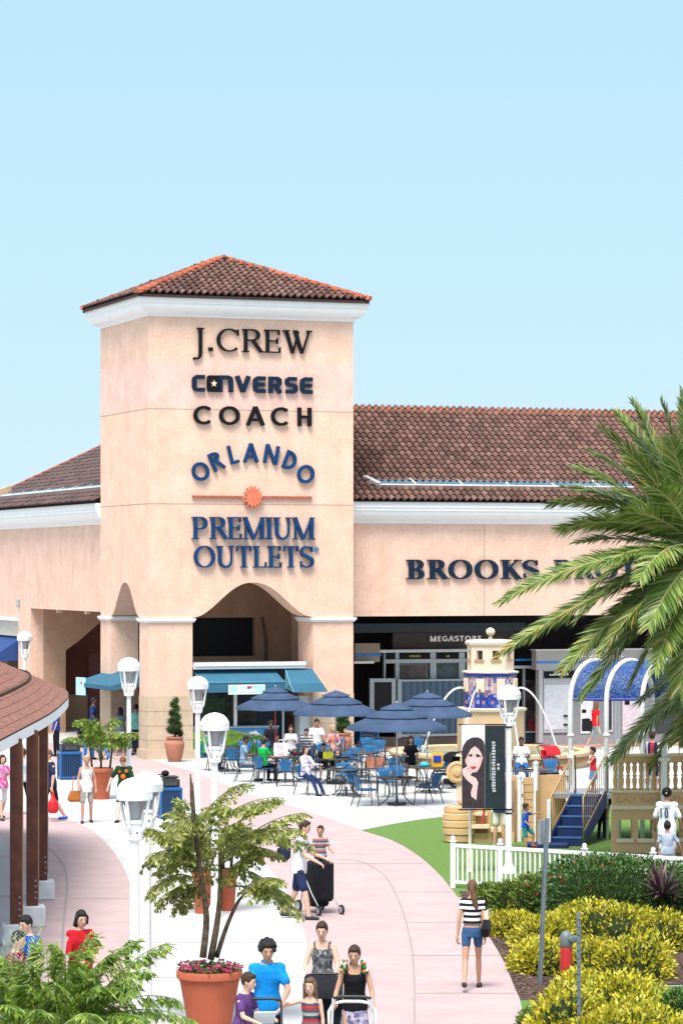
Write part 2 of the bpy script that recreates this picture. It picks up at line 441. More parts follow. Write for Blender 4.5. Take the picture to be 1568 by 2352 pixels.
def bell(x0, x1, ztop, zs, n=14):     # the bell shaped arch: flared feet, round top
    out = []; xm = (x0 + x1) / 2; h = (x1 - x0) / 2
    for i in range(-n, n + 1):
        t = i / n
        f = 0.5 + 0.5 * math.cos(math.pi * abs(t) ** 1.12)
        out.append((xm + h * t, zs + (ztop - zs) * f))
    return out
zs = 4.60
u1, u2 = fu(442, 0), fu(719, 0)
ztop = fz(572, 1338, 0)
mb = MB()
poly = [(0, 0.0), (u1, 0.0)] + bell(u1, u2, ztop, zs) + [(u2, 0.0), (W_, 0.0), (W_, ZC), (0, ZC)]
mb.prism(poly, (0, 0, 0), (1, 0, 0), (0, 0, 1), (0, 1, 0), 0, 1.04)
va, vb = 1.04, lv(255, 0)
zt2 = lz(284, 1338, 0)
polyL = [(1.04, zs - .001)] + bell(va, vb, zt2, zs)[1:] + [(vb, 0.0), (D_, 0.0), (D_, ZC), (1.042, ZC)]
mb.prism(polyL, (0, 0, 0), (0, 1, 0), (0, 0, 1), (1, 0, 0), 0.0, 0.95)
mb.box(W_ - 0.5, W_, 1.042, D_, 4.7, ZC)                           # far flank and back of the shaft
mb.box(0.952, W_ - .502, D_ - .4, D_, 6.0, ZC)
mb.build('tower_wall', M_tow, bld, fix=True)
# joints in the render of the tower
mb = MB()
for z in (11.40, 8.31):
    mb.box(0.0, W_, -0.004, 0.01, z - .012, z + .012)
    mb.box(-0.004, 0.01, 0.02, D_, z - .012, z + .012)
mb.build('wall_joint', mat('wall_joint', (0.42, .29, .21), .9, .1), bld)
# piers below the moulding: plinths, stone facing
def facing(u0, u1_, v0, v1_, z0, z1, o):
    mb = MB(); mb.box(u0 - o, u1_ + o, v0 - o, v1_ + o, z0, z1); mb.build('plinth' if z1 < 1 else 'stone_facing', M_stone, bld)
facing(0, u1, 0, 1.04, 0, 2.05, 0.015)
facing(0, u1, 0, 1.04, 0, 0.30, 0.07)
facing(u2, W_, 0, 1.50, 0, 2.05, 0.015)
facing(u2, W_, 0, 1.50, 0, 0.30, 0.07)
facing(0, .95, vb, D_, 0, 2.05, 0.015)
mb = MB()
mb.box(u2, W_, 1.042, 1.5, 2.06, 4.699)
mb.box(W_ - .5, W_ - .002, 1.52, D_, 0, 4.698)
mb.build('pier', M_st1, bld)
M_sj = mat('stone_joint', (0.36, .28, .2), .9, .1)
for z in (0.62, 1.08, 1.56):
    for q in ((-.019, u1 + .019, 1.05), (u2 - .019, W_ + .019, 1.4)):
        mb = MB(); mb.box(q[0], q[1], -.019, q[2], z - .008, z + .008); mb.build('stone_joint', M_sj, bld)
for q in ((0, u1, 0, 1.04), (u2, W_, 0, 1.5), (0, .95, vb, D_)):
    mb = MB()
    for o, z0, z1 in ((0.05, zs - .16, zs - .10), (0.09, zs - .10, zs - .02)): mb.box(q[0] - o, q[1] + o, q[2] - o, q[3] + o, z0, z1)
    mb.build('pier_moulding', M_white, bld)
# porch inside the tower
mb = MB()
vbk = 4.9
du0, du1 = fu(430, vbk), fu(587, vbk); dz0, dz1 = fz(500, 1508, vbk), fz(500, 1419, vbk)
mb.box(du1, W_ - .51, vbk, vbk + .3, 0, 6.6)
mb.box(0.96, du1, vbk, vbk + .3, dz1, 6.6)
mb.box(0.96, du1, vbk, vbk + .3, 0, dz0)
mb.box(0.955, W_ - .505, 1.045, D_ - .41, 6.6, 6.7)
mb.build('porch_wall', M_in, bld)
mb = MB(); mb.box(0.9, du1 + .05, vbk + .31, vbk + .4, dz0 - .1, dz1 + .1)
mb.build('dark_void_panel', M_dark, bld)  # near-black panel painted as the darkness of the room behind
mb = MB()
mb.tube([(fu(600, vbk) , vbk - .06, fz(600, 1418, vbk)), (fu(604, vbk), vbk - .06, fz(604, 1440, vbk)), (fu(609, vbk), vbk - .06, fz(609, 1475, vbk)), (fu(609, vbk), vbk - .06, 3.0)], .05)
mb.build('downpipe', mat('brown_pipe', (.12, .08, .06), .6), bld)

def profile_run(mb, prof, a, b, axis):               # cornice profile (out, z) run along a straight wall
    if axis == 'u':
        r0 = [(a[0], a[1] - o, z) for o, z in prof]; r1 = [(b[0], b[1] - o, z) for o, z in prof]
    else:
        r0 = [(a[0] - o, a[1], z) for o, z in prof]; r1 = [(b[0] - o, b[1], z) for o, z in prof]
    mb.loft([r0, r1])
def corn(z0, h, k=1.0):
    return [(0, z0), (.05*k, z0), (.05*k, z0 + .10*h), (.09*k, z0 + .14*h), (.16*k, z0 + .16*h), (.28*k, z0 + .24*h), (.36*k, z0 + .38*h), (.40*k, z0 + .52*h), (.40*k, z0 + .58*h),
            (.44*k, z0 + .60*h), (.44*k, z0 + .72*h), (.47*k, z0 + .74*h), (.47*k, z0 + h), (-.25, z0 + h), (-.25, z0)]
mb = MB()
prof = corn(ZC - .02, .70, .92)
path = [((0, 0), (-1, -1)), ((W_, 0), (1, -1)), ((W_, D_), (1, 1)), ((0, D_), (-1, 1))]
rings = [[(c[0] + d[0] * o, c[1] + d[1] * o, z) for o, z in prof] for c, d in path]
mb.loft(rings + [rings[0]], cap=False)
mb.build('tower_cornice', M_white, bld, fix=True, angle=35)

# ---- tiled roofs
def tiles(mb, O, EX, EY, nx, ny, dx, dy, inside, rnd, hgt=0.10, seg=6):
    O, EX, EY = Vector(O), Vector(EX).normalized(), Vector(EY).normalized(); N = EX.cross(EY).normalized()
    for j in range(ny):
        for i in range(nx):
            x = i * dx; y = j * dy
            if not inside(x + dx / 2, y + dy * .35): continue
            jx = rnd.uniform(-.006, .006); lift = rnd.uniform(.030, .042)
            lo = []; hi = []; lip = []
            for s_ in range(seg + 1):
                t = s_ / seg
                h = hgt * math.sin(math.pi * min(1, t / .74)) if t < .74 else -hgt * .22 * math.sin(math.pi * (t - .74) / .26)
                p = O + EX * (x + dx * t + jx)
                lo.append(p + EY * (y - .015) + N * (h + lift)); hi.append(p + EY * (y + dy * 1.03) + N * (h * .92))
                lip.append(p + EY * (y - .008) + N * (h * .9 - .02))
            m = seg + 1
            fs = [(a, a + 1, m + a + 1, m + a) for a in range(seg)]
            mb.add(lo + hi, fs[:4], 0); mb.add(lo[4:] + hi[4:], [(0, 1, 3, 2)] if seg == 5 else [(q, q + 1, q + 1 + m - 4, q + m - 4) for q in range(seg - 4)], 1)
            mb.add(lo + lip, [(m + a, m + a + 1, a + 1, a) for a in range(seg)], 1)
def caps(mb, P, Q, r, n, rnd):                        # ridge and hip tiles: overlapping half barrels
    P, Q = Vector(P), Vector(Q); d = (Q - P) / n
    side = d.cross(Vector((0, 0, 1))).normalized(); up = side.cross(d).normalized()
    for i in range(n):
        a, b = P + d * (i - .06), P + d * (i + 1.0)
        r0 = r * 1.14 * rnd.uniform(.96, 1.04); r1 = r * .95
        A_ = [a + side * r0 * math.cos(t * math.pi / 6) + up * r0 * math.sin(t * math.pi / 6) for t in range(7)]
        B_ = [b + side * r1 * math.cos(t * math.pi / 6) + up * r1 * math.sin(t * math.pi / 6) for t in range(7)]
        mb.add(A_ + B_ + [a], [(k, k + 1, k + 8, k + 7) for k in range(6)] + [(k + 1, k, 14) for k in range(6)])
rnd = random.Random(11)
OV = .50; ZE = 15.10; AP = Vector((W_ / 2 - .10, D_ / 2, 16.66))
cn = [Vector((-OV, -OV, ZE)), Vector((W_ + OV - .12, -OV, ZE)), Vector((W_ + OV - .12, D_ + OV, ZE)), Vector((-OV, D_ + OV, ZE))]
mb = MB()
mb.add([c - Vector((0, 0, .03)) for c in cn] + [AP - Vector((0, 0, .03))], [(0, 1, 4), (1, 2, 4), (2, 3, 4), (3, 0, 4), (3, 2, 1, 0)])
mb.add([c - Vector((0, 0, .12)) for c in cn] + [c - Vector((0, 0, .035)) for c in cn], [(0,1,5,4),(1,2,6,5),(2,3,7,6),(3,0,4,7)])
mb.build('roof_deck', mat('roof_deck', (.05, .028, .022), .9), bld)
mb = MB()
for k in range(4):
    a, b = cn[k], cn[(k + 1) % 4]
    EX = (b - a).normalized(); L = (b - a).length
    foot = a + EX * (AP - a).dot(EX); EY = AP - foot; Hh = EY.length; xa = (AP - a).dot(EX)
    dx = .25; nx = int(L / dx) + 1; dy = .29; ny = int(Hh / dy) + 1
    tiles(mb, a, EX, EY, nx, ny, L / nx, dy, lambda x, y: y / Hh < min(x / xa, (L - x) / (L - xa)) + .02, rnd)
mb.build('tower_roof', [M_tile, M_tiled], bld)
mb = MB()
for c in cn: caps(mb, c + (AP - c) * .0, AP, .13, 14, rnd)
mb.build('hip_tiles', M_ridge, bld)

# ---- right wing
RV = 1.0; RU1 = 36.0
zb = fz(1000, 1415, RV); zcb = fz(1000, 1203, RV); zct = zcb + .72
mb = MB()
mb.box(W_ + .002, RU1, RV, RV + .45, zb, zct)
mb.box(W_ + .002, RU1, RV + .46, 7.5, zb + .02, zb + .2)
for xx in (30, 35): mb.box(xx, xx + 1.2, RV + .01, RV + 1.2, 0, zb)
mb.build('shop_wall', M_st1, bld)
mb = MB()
for px in (1112, ):
    uu = fu(px, RV); mb.box(uu - .012, uu + .012, RV - .004, RV + .01, zb, zcb)
mb.build('wall_joint', MATS['wall_joint'], bld)
mb = MB()
profile_run(mb, corn(zcb, .72), (W_ + .004, RV), (RU1, RV), 'u')
mb.build('shop_cornice', M_white, bld, fix=True, angle=35)
ev = RV - .55; ez = zct + .04; sl = R(29)
run = 6.1
EYr = Vector((0, math.cos(sl), math.sin(sl)))
ridge_len = run / math.cos(sl)
sk0, sk1 = .98, 1.45
su0, su1 = fu(866, ev + sk0 * .87), fu(1455, ev + sk0 * .87)
mb = MB()
o0 = Vector((W_ + .01, ev, ez - .03)); o1 = Vector((RU1, ev, ez - .03))
mb.add([o0, o1, o1 + EYr * ridge_len, o0 + EYr * ridge_len, o1 + Vector((0, 2 * run, 0)), o0 + Vector((0, 2 * run, 0))], [(0, 1, 2, 3), (3, 2, 4, 5)])
mb.build('roof_deck', MATS['roof_deck'], bld)
mb = MB()
dx = .25; nx = int((RU1 - W_) / dx); dy = .33; ny = int(ridge_len / dy) + 1
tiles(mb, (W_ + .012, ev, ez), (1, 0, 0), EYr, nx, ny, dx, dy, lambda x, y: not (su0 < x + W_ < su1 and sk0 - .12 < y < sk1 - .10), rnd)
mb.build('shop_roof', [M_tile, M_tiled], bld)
mb = MB()
caps(mb, o0 + EYr * (ridge_len + .03) + Vector((0, 0, .0)), o1 + EYr * (ridge_len + .03) + Vector((0, 0, .0)), .10, 70, rnd)
mb.build('ridge_tiles', M_ridge, bld)
Nr = Vector((1, 0, 0)).cross(EYr)
mb = MB()                                             # roof light strip between the two fields of tiles
def rp(u, y, h): return Vector((u, ev, ez)) + EYr * y + Nr * h
mb.add([rp(su0, sk0, .0), rp(su1, sk0, .0), rp(su1, sk0, .09), rp(su0 - .0, sk0, .09), rp(su0, sk0 + .06, .10), rp(su1, sk0 + .06, .10), rp(su0, sk0+.10, .02), rp(su1, sk0+.10, .02)],
       [(0, 1, 2, 3), (3, 2, 5, 4), (4, 5, 7, 6)])
mb.add([rp(su0 - .35, sk1 + .1, .02), rp(su0, sk0, .0), rp(su0, sk0, .16), rp(su0 - .35, sk1 + .1, .14), rp(su0 + .12, sk0 + .02, .17), rp(su0 - .22, sk1 + .1, .16)], [(0, 1, 2, 3), (3, 2, 4, 5)])
for k in range(6):
    u = su0 + (su1 - su0) * (k + .85) / 5.6
    if u < su1: mb.loft([[rp(u - .03, sk0 + .05, 0), rp(u + .03, sk0 + .05, 0), rp(u + .03, sk0 + .05, .09), rp(u - .03, sk0 + .05, .09)], [rp(u - .13, sk1 + .1, 0), rp(u - .07, sk1 + .1, 0), rp(u - .07, sk1 + .1, .07), rp(u - .13, sk1 + .1, .07)]])
f_ = mb.build('roof_light', mat('weathered_white', (.50, .51, .52), .6, .3, var=.12, scale=3), bld, fix=True)
mb = MB(); mb.quad(rp(su0 - .2, sk0 + .08, .07), rp(su1, sk0 + .08, .07), rp(su1, sk1 - .02, .075), rp(su0 - .3, sk1 - .02, .075))
mb.build('pane', M_glass, f_)

# ---- left wing, running back from the tower
LU = 0.30
v_pl = lv(70, LU); v_p2 = lv(42, LU); VEND = 25.0
mb = MB()
mb.box(LU, LU + .5, D_ + .003, v_pl, 4.70, 8.45)
mb.box(LU, LU + .5, v_pl, v_p2, 0.0, 8.45)
mb.box(LU, LU + .5, v_p2, VEND, 4.35, 8.45)
mb.box(LU + .5, 9, VEND - .5, VEND, 0.0, 8.45)
mb.box(LU + .51, 9, D_ + .1, v_pl, 4.72, 4.9)
mb.build('side_wall', M_st1, bld)
mb = MB()
r0 = [(LU - .06, v_p2 + .01, z) for z in (4.36, 4.5)]
mb.box(LU - .10, LU + .3, v_p2 + .01, VEND, 4.20, 4.34)
mb.build('side_moulding', M_white, bld)
mb = MB(); mb.box(LU + .1, LU + .4, v_p2 + .02, VEND, 3.6, 4.19)
mb.build('side_fascia', mat('cream_paint', (.62, .55, .44), .8), bld)
mb = MB(); mb.box(LU + 1.0, LU + 1.2, v_p2 + .02, VEND, 0, 3.6)
mb.build('side_shopfront', M_shopglass, bld)
a1 = Vector((LU - .02, v_p2 + .2, 3.55)); 
mb = MB()
mb.loft([[(LU + .35, v_p2 + .15, 3.65), (LU - 1.1, v_p2 + .15, 2.75), (LU - 1.1, v_p2 + .15, 2.62), (LU + .35, v_p2 + .15, 2.7)], [(LU + .35, VEND, 3.65), (LU - 1.1, VEND, 2.75), (LU - 1.1, VEND, 2.62), (LU + .35, VEND, 2.7)]])
M_navyaw = mat('navy_awning', (.02, .055, .19), .7, .3, var=.08)
mb.build('awning', M_navyaw, bld, fix=True)
mb = MB()
profile_run(mb, corn(zcb, .72), (LU, VEND), (LU, D_ + .004), 'v')
mb.build('side_cornice', M_white, bld, fix=True, angle=35)
# side roof with its hip
lez = zct + .04; leu = LU - .55
EYl = Vector((math.cos(sl), 0, math.sin(sl)))
mb = MB()
Lr = VEND + .5 - D_
E0 = Vector((leu, VEND + .5, lez)); hipend = Vector((leu + run, VEND + .5 - 6.3, lez + run * math.tan(sl)))
mb.add([E0 - Vector((0,0,.03)), Vector((leu, D_ + .01, lez - .03)), Vector((leu + run, D_ + .01, hipend.z - .03)), hipend - Vector((0, 0, .03)), Vector((leu + 2*run, VEND + .5, lez - .03)), Vector((leu + 2 * run, D_ + .01, lez - .03))],
       [(0, 1, 2, 3), (0, 3, 4), (3, 2, 5, 4)])
mb.build('roof_deck', MATS['roof_deck'], bld)
mb = MB()
nx = int(Lr / .25); ny = int(ridge_len / dy) + 1
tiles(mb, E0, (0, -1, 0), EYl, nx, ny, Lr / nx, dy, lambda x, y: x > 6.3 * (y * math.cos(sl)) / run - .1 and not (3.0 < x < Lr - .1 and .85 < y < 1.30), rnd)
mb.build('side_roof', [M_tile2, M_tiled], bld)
mb = MB(); caps(mb, E0, hipend, .13, 26, rnd)
mb.build('hip_tiles', M_ridge, bld)
def lp(x, y, h):
    return E0 + Vector((0, -x, 0)) + EYl * y + Vector((-math.sin(sl), 0, math.cos(sl))) * h
mb = MB()
mb.add([lp(3.0, .97, 0), lp(Lr, .97, 0), lp(Lr, .97, .12), lp(3.0, .97, .12), lp(Lr, 1.06, .13), lp(3.0, 1.06, .13)], [(0, 1, 2, 3), (3, 2, 4, 5)])
for k in range(9):
    x = 3.4 + k * (Lr - 3.5) / 8.2
    mb.loft([[lp(x - .04, 1.0, 0), lp(x + .04, 1.0, 0), lp(x + .04, 1.0, .13), lp(x - .04, 1.0, .13)], [lp(x + .26, 1.38, 0), lp(x + .34, 1.38, 0), lp(x + .34, 1.38, .10), lp(x + .26, 1.38, .10)]])
f_ = mb.build('roof_light', mat('weathered_white', (.50, .51, .52), .6, .3, var=.12, scale=3), bld, fix=True)
mb = MB(); mb.quad(lp(3.0, 1.05, .10), lp(Lr, 1.05, .10), lp(Lr, 1.45, .08), lp(3.0, 1.45, .08))
mb.build('pane', M_glass, f_)
mb = MB(); mb.loft([[lp(2.2, .9, 0), lp(3.0, .9, 0), lp(3.0, 1.5, 0), lp(2.2, 1.5, 0)], [lp(2.2, .9, .38), lp(3.0, .9, .38), lp(3.0, 1.5, .30), lp(2.2, 1.5, .30)]])
mb.build('roof_box', mat('tan_box', (.45, .33, .21), .8), bld, fix=True)
# passage behind the side wall
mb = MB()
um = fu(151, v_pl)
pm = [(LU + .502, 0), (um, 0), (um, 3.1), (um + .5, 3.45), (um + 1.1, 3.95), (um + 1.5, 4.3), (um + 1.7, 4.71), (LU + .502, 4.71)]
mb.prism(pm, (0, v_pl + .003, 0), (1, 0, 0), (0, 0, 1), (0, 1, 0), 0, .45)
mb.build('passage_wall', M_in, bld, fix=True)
mb = MB()
vm = 19.5
mb.box(um - .6, 9.2, vm, vm + .3, 1.32, 4.72)
mb.build('passage_back_wall', M_mar, bld)
mb = MB()
mb.box(um - .6, fu(201, vm), vm - .03, vm + .28, 0, 1.31)
mb.build('passage_dado', M_stone, bld)
mb = MB()
mb.box(fu(202, vm), fu(236, vm), vm - .06, vm + .2, 0, 2.9)
mb.build('passage_door', mat('maroon_door', (.24, .10, .085), .6), bld)
for px in (136, 201):
    mb = MB(); mb.cbox((LU + .9, lv(px, LU + .9), 4.62), .18, .3, .16, b=.03); mb.build('ceiling_light', mat('lamp_tan', (.55, .5, .38), .5), bld)
mb = MB(); mb.cbox((LU - .06, lv(45, LU), lz(45, 1385, LU)), .12, .18, .3, b=.02)
mb.build('wall_light', M_grey, bld)
# ============================================================ letters
def stroke(pts, ws):                                  # outline of a pen stroke with a width at every point
    pts = [Vector((p[0], p[1], 0)) for p in pts]
    if not hasattr(ws, '__len__'): ws = [ws] * len(pts)
    L = []; Rr = []
    for i, p in enumerate(pts):
        d = (pts[min(i + 1, len(pts) - 1)] - pts[max(i - 1, 0)]).normalized(); n = Vector((-d.y, d.x, 0)) * ws[i] / 2
        L.append(p + n); Rr.append(p - n)
    return [(p.x, p.y) for p in L], [(p.x, p.y) for p in Rr]
def arc(cx, cy, rx, ry, a0, a1, n=16):
    return [(cx + rx * math.cos(R(a0 + (a1 - a0) * i / n)), cy + ry * math.sin(R(a0 + (a1 - a0) * i / n))) for i in range(n + 1)]
def cw(a0, a1, a, b, n=16):                           # round strokes: fat at the sides, thin above and below
    return [b + (a - b) * abs(math.cos(R(a0 + (a1 - a0) * i / n))) ** 1.2 for i in range(n + 1)]
def glyph(ch, a, b, serif):
    S = []                                            # (points, widths); letter height 1
    h = b / 2
    def sf(x, y, w=None):
        if serif: S.append(([(x - (w or a * 1.05), y), (x + (w or a * 1.05), y)], b * .95))
    lo, hi = b * .47, 1 - b * .47
    if not serif: lo, hi = 0, 1
    if ch in 'CG':
        W = .88; cx = .48; rx = .48 - a / 2
        S.append((arc(cx, .5, rx, .5 - h, 46, 314), cw(46, 314, a, b)))
        if serif: S.append(([(cx + rx * .78, 1 - h), (cx + rx * .80, .70)], b))
        if ch == 'G': S.append(([(cx + .05, .45), (cx + rx, .45)], b)); S.append(([(cx + rx - a*.3, .46), (cx + rx - a*.3, .1)], a * .9))
    elif ch == 'O':
        W = .96; S.append((arc(.48, .5, .48 - a / 2, .5 - h, 0, 360, 30), cw(0, 360, a, b, 30)))
    elif ch in 'RPB':
        W = .74; x = a * 1.0
        S.append(([(x, 0), (x, 1)], a)); sf(x, lo); sf(x, hi)
        ym = .50 if ch != 'P' else .44
        bw = .58
        S.append(([(x, 1 - h), (bw - .2, 1 - h)] + arc(bw - .22, (1 + ym) / 2, .26 - a/2 + .06, (1 - ym) / 2 - h, 90, -90, 10) + [(x, ym + h)], [b, b] + cw(90, -90, a, b, 10) + [b]))
        if ch == 'R':
            S.append(([(.38, ym + .05), (.72, lo)], a)); sf(.76, lo, a * .7)
        if ch == 'B':
            S.append(([(x, ym), (bw - .2, ym)] + arc(bw - .2, ym / 2, .27 - a/2 + .06, ym / 2 - h, 90, -90, 10) + [(x, h)], [b, b] + cw(90, -90, a, b, 10) + [b]))
    elif ch == 'E':
        W = .64; x = a * 1.0
        S.append(([(x, 0), (x, 1)], a)); sf(x, lo); sf(x, hi)
        for y, e in ((h, .6), (.52, .5), (1 - h, .57)): S.append(([(x, y), (e, y)], b))
        if serif:
            S.append(([(.585, 0), (.60, .24)], b)); S.append(([(.56, 1), (.565, .78)], b)); S.append(([(.5, .40), (.5, .64)], b))
    elif ch == 'L':
        W = .60; x = a * 1.0
        S.append(([(x, 0), (x, 1)], a)); sf(x, lo); sf(x, hi)
        S.append(([(x, h), (.58, h)], b))
        if serif: S.append(([(.57, 0), (.585, .25)], b))
    elif ch == 'T':
        W = .70; S.append(([(.35, 0), (.35, 1)], a)); sf(.35, lo); S.append(([(.02, 1 - h), (.68, 1 - h)], b))
        if serif: S.append(([(.04, 1), (.025, .75)], b)); S.append(([(.66, 1), (.675, .75)], b))
    elif ch == 'I':
        W = .30; S.append(([(.15, 0), (.15, 1)], a)); sf(.15, lo); sf(.15, hi)
    elif ch == 'H':
        W = .78; x = a * .9
        for xx in (x, .78 - x): S.append(([(xx, 0), (xx, 1)], a)); sf(xx, lo); sf(xx, hi)
        S.append(([(x, .5), (.78 - x, .5)], b))
    elif ch == 'U':
        W = .82; x = a * 1.0; r = .82 - x
        pts = [(x, 1), (x, .35)] + arc(.41, .35, .41 - x, .35 - h, 180, 360, 14) + [(.82 - x, 1)]
        S.append((pts, [a, a] + [a + (b * 1.1 - a) * i / 14 for i in range(15)] + [b * 1.1])); sf(x, hi); sf(.82 - x, hi, a * .8)
    elif ch == 'M':
        W = .98; c = b * 1.1 if serif else a
        S.append(([(.12, 0), (.12, 1)], c)); S.append(([(.10, 1), (.48, .0)], a)); S.append(([(.86, 1), (.48, .0)], c)); S.append(([(.86, 0), (.86, 1)], a))
        sf(.12, lo, a * .8); sf(.86, lo); sf(.07, hi, a * .6); sf(.9, hi, a * .6)
    elif ch == 'N':
        W = .82; c = b * 1.1 if serif else a
        S.append(([(.1, 0), (.1, 1)], c)); S.append(([(.1, 1), (.72, 0)], a)); S.append(([(.72, 0), (.72, 1)], c))
    elif ch == 'A':
        W = .84; c = b * 1.1 if serif else a
        S.append(([(.06, 0), (.42, 1)], c)); S.append(([(.78, 0), (.42, 1)], a)); S.append(([(.2, .3), (.64, .3)], b))
    elif ch == 'V':
        W = .80; S.append(([(.08, 1), (.40, 0)], a)); S.append(([(.72, 1), (.40, 0)], a))
    elif ch == 'W':
        W = 1.12; c = b * 1.1 if serif else a
        S.append(([(.10, 1), (.36, 0)], a)); S.append(([(.58, .96), (.36, 0)], c)); S.append(([(.44, 1), (.72, 0)], a)); S.append(([(1.0, 1), (.72, 0)], c))
        sf(.10, hi); sf(1.0, hi, a * .9); sf(.46, hi, a * .7)
    elif ch == 'D':
        W = .80; x = a * 1.0
        S.append(([(x, 0), (x, 1)], a)); S.append(([(x, 1 - h), (.3, 1 - h)] + arc(.3, .5, .48 - a / 2, .5 - h, 90, -90, 14) + [(x, h)], [b, b] + cw(90, -90, a, b, 14) + [b]))
    elif ch == 'K':
        W = .82; x = a * 1.0
        S.append(([(x, 0), (x, 1)], a)); sf(x, lo); sf(x, hi)
        S.append(([(x, .40), (.68, 1)], b * 1.1)); S.append(([(.34, .60), (.74, 0)], a)); sf(.70, hi, a * .8); sf(.74, lo, a * .8)
    elif ch == 'S':
        W = .62; r = .30 - b * .4
        pts = arc(.31, .745, .25, .255 - h, 25, 215, 12) + [(.31, .52)] + arc(.31, .265, .27, .265 - h, 35, -155, 12)
        k = len(pts); S.append((pts, [b + (a - b) * max(0, math.sin(math.pi * (i / (k - 1) * 1.0))) ** 3 for i in range(k)]))
        if serif: S.append(([(.545, .98), (.555, .72)], b)); S.append(([(.05, .02), (.045, .3)], b))
    elif ch == 'J':
        W = .46; S.append(([(.30, 1), (.30, -.10)] + [(.28, -.24), (.20, -.33), (.08, -.33)], [a, a, a * .9, a * .75, b * 1.2])); sf(.30, hi); S.append(([(.04, -.36), (.12, -.30)], a * .8))
    elif ch == '.':
        W = .26; S.append(([(.05, .085), (.21, .085)], .16))
    elif ch == 'n':                                   # squared capital built like a small arch
        W = .82; S.append(([(.12, 0), (.12, .98)], a)); S.append(([(.02, .89), (.55, .89), (.68, .83), (.70, .70), (.70, 0)], [a, a, a, a, a]))
    elif ch == 'c':
        W = .74; S.append(([(.70, .885), (.25, .885), (.14, .80), (.12, .7), (.12, .3), (.14, .2), (.25, .115), (.70, .115)], a))
    elif ch == 'e':
        W = .74; S.append(([(.70, .885), (.25, .885), (.14, .80), (.12, .7), (.12, .3), (.14, .2), (.25, .115), (.70, .115)], a)); S.append(([(.12, .5), (.66, .5)], a * .9))
    elif ch == 's':
        W = .74; S.append(([(.68, .89), (.22, .89), (.13, .82), (.13, .62), (.22, .53), (.55, .49), (.62, .40), (.62, .2), (.54, .11), (.06, .11)], a * .95))
    elif ch == 'r':
        W = .78; S.append(([(.12, 0), (.12, 1)], a)); S.append(([(.1, .89), (.52, .89), (.62, .82), (.62, .56), (.52, .46), (.1, .46)], a * .95)); S.append(([(.40, .46), (.66, 0)], a))
    elif ch == 'v':
        W = .86; S.append(([(.10, 1), (.42, .04)], a)); S.append(([(.74, 1), (.42, .04)], a))
    else: W = .4
    return S, W
def letter_mesh(mb, ch, M, a, b, serif, depth, k=0):  # M maps letter (x, y, out) into its parent
    S, W = glyph(ch, a, b, serif)
    for i, (pts, ws) in enumerate(S):
        L, Rr = stroke(pts, ws); e = i * .0015; n = len(L)
        V = [M @ Vector((x, y, 0.0)) for x, y in L + Rr] + [M @ Vector((x, y, depth + e)) for x, y in L + Rr]
        fs = []
        for q in range(n - 1):
            fs += [(2*n + q, 3*n + q, 3*n + q + 1, 2*n + q + 1), (q, q + 1, 2*n + q + 1, 2*n + q), (n + q + 1, n + q, 3*n + q, 3*n + q + 1)]
        fs += [(0, 2*n, 3*n, n), (n - 1, 2*n - 1, 4*n - 1, 3*n - 1)]
        mb.add(V, fs, k)
    return W
def letters(parent, text, x0, x1, z0, z1, y, a, b, serif, m, gap=.10, depth=.09):   # raised letters on a wall facing -y of the parent
    tot = sum((glyph(c, a, b, serif)[1] if c != ' ' else .45) for c in text) + gap * (len(text) - 1)
    sx = (x1 - x0) / tot; H = z1 - z0; x = x0; out = []
    for c in text:
        if c == ' ': x += (.45 + gap) * sx; continue
        M = Matrix(((sx, 0, 0, 0), (0, 0, -1, 0), (0, H, 0, 0), (0, 0, 0, 1)))
        M = Matrix.Translation((x, y, z0)) @ M
        mb = MB(); W = letter_mesh(mb, c, M, a, b, serif, depth)
        out.append(mb.build('letter', m, parent, fix=True)); x += (W + gap) * sx
    return out
def on_bld(u, v, z):                                  # building frame -> place
    return Vector((FX + u * CA - v * SA, FY + u * SA + v * CA, z))
def wall_sign(label, u, v, z):
    return thing('wall_sign', on_bld(u, v, z), label, 'sign', 'letter signs on the stucco walls', ANG)
M_blk = mat('black_letter', (0.006, 0.006, 0.008), .5, .15)
M_nav = mat('navy_letter', (0.006, 0.018, 0.04), .5, .15)
M_blu = mat('blue_letter', (0.005, 0.042, 0.130), .5, .15)
M_org = mat('coral_letter', (0.62, .16, .085), .55, .3)
M_whl = mat('white_letter', (0.82, .82, .82), .5, .3)
def span(px0, px1, py_top, py_bot, v):
    ua, ub = fu(px0, v), fu(px1, v); um_ = (px0 + px1) / 2
    return ua, ub, fz(um_, py_bot, v), fz(um_, py_top, v)
def line_sign(label, text, px0, px1, py0, py1, a, b, serif, m, gap, v=-.02, depth=.09):
    ua, ub, za, zb_ = span(px0, px1, py0, py1, v)
    t = wall_sign(label, ua, v, za)
    letters(t, text, 0, ub - ua, 0, zb_ - za, 0, a, b, serif, m, gap, depth)
    return t
line_sign('black serif letters J.CREW, topmost sign on the tower', 'J.CREW', 441, 716, 756, 809, .125, .055, True, M_blk, .10)
t = line_sign('dark navy blocky letters CONVERSE, second sign from the top of the tower', 'c nverse', 440, 718, 864, 902, .24, .24, False, M_nav, .12)
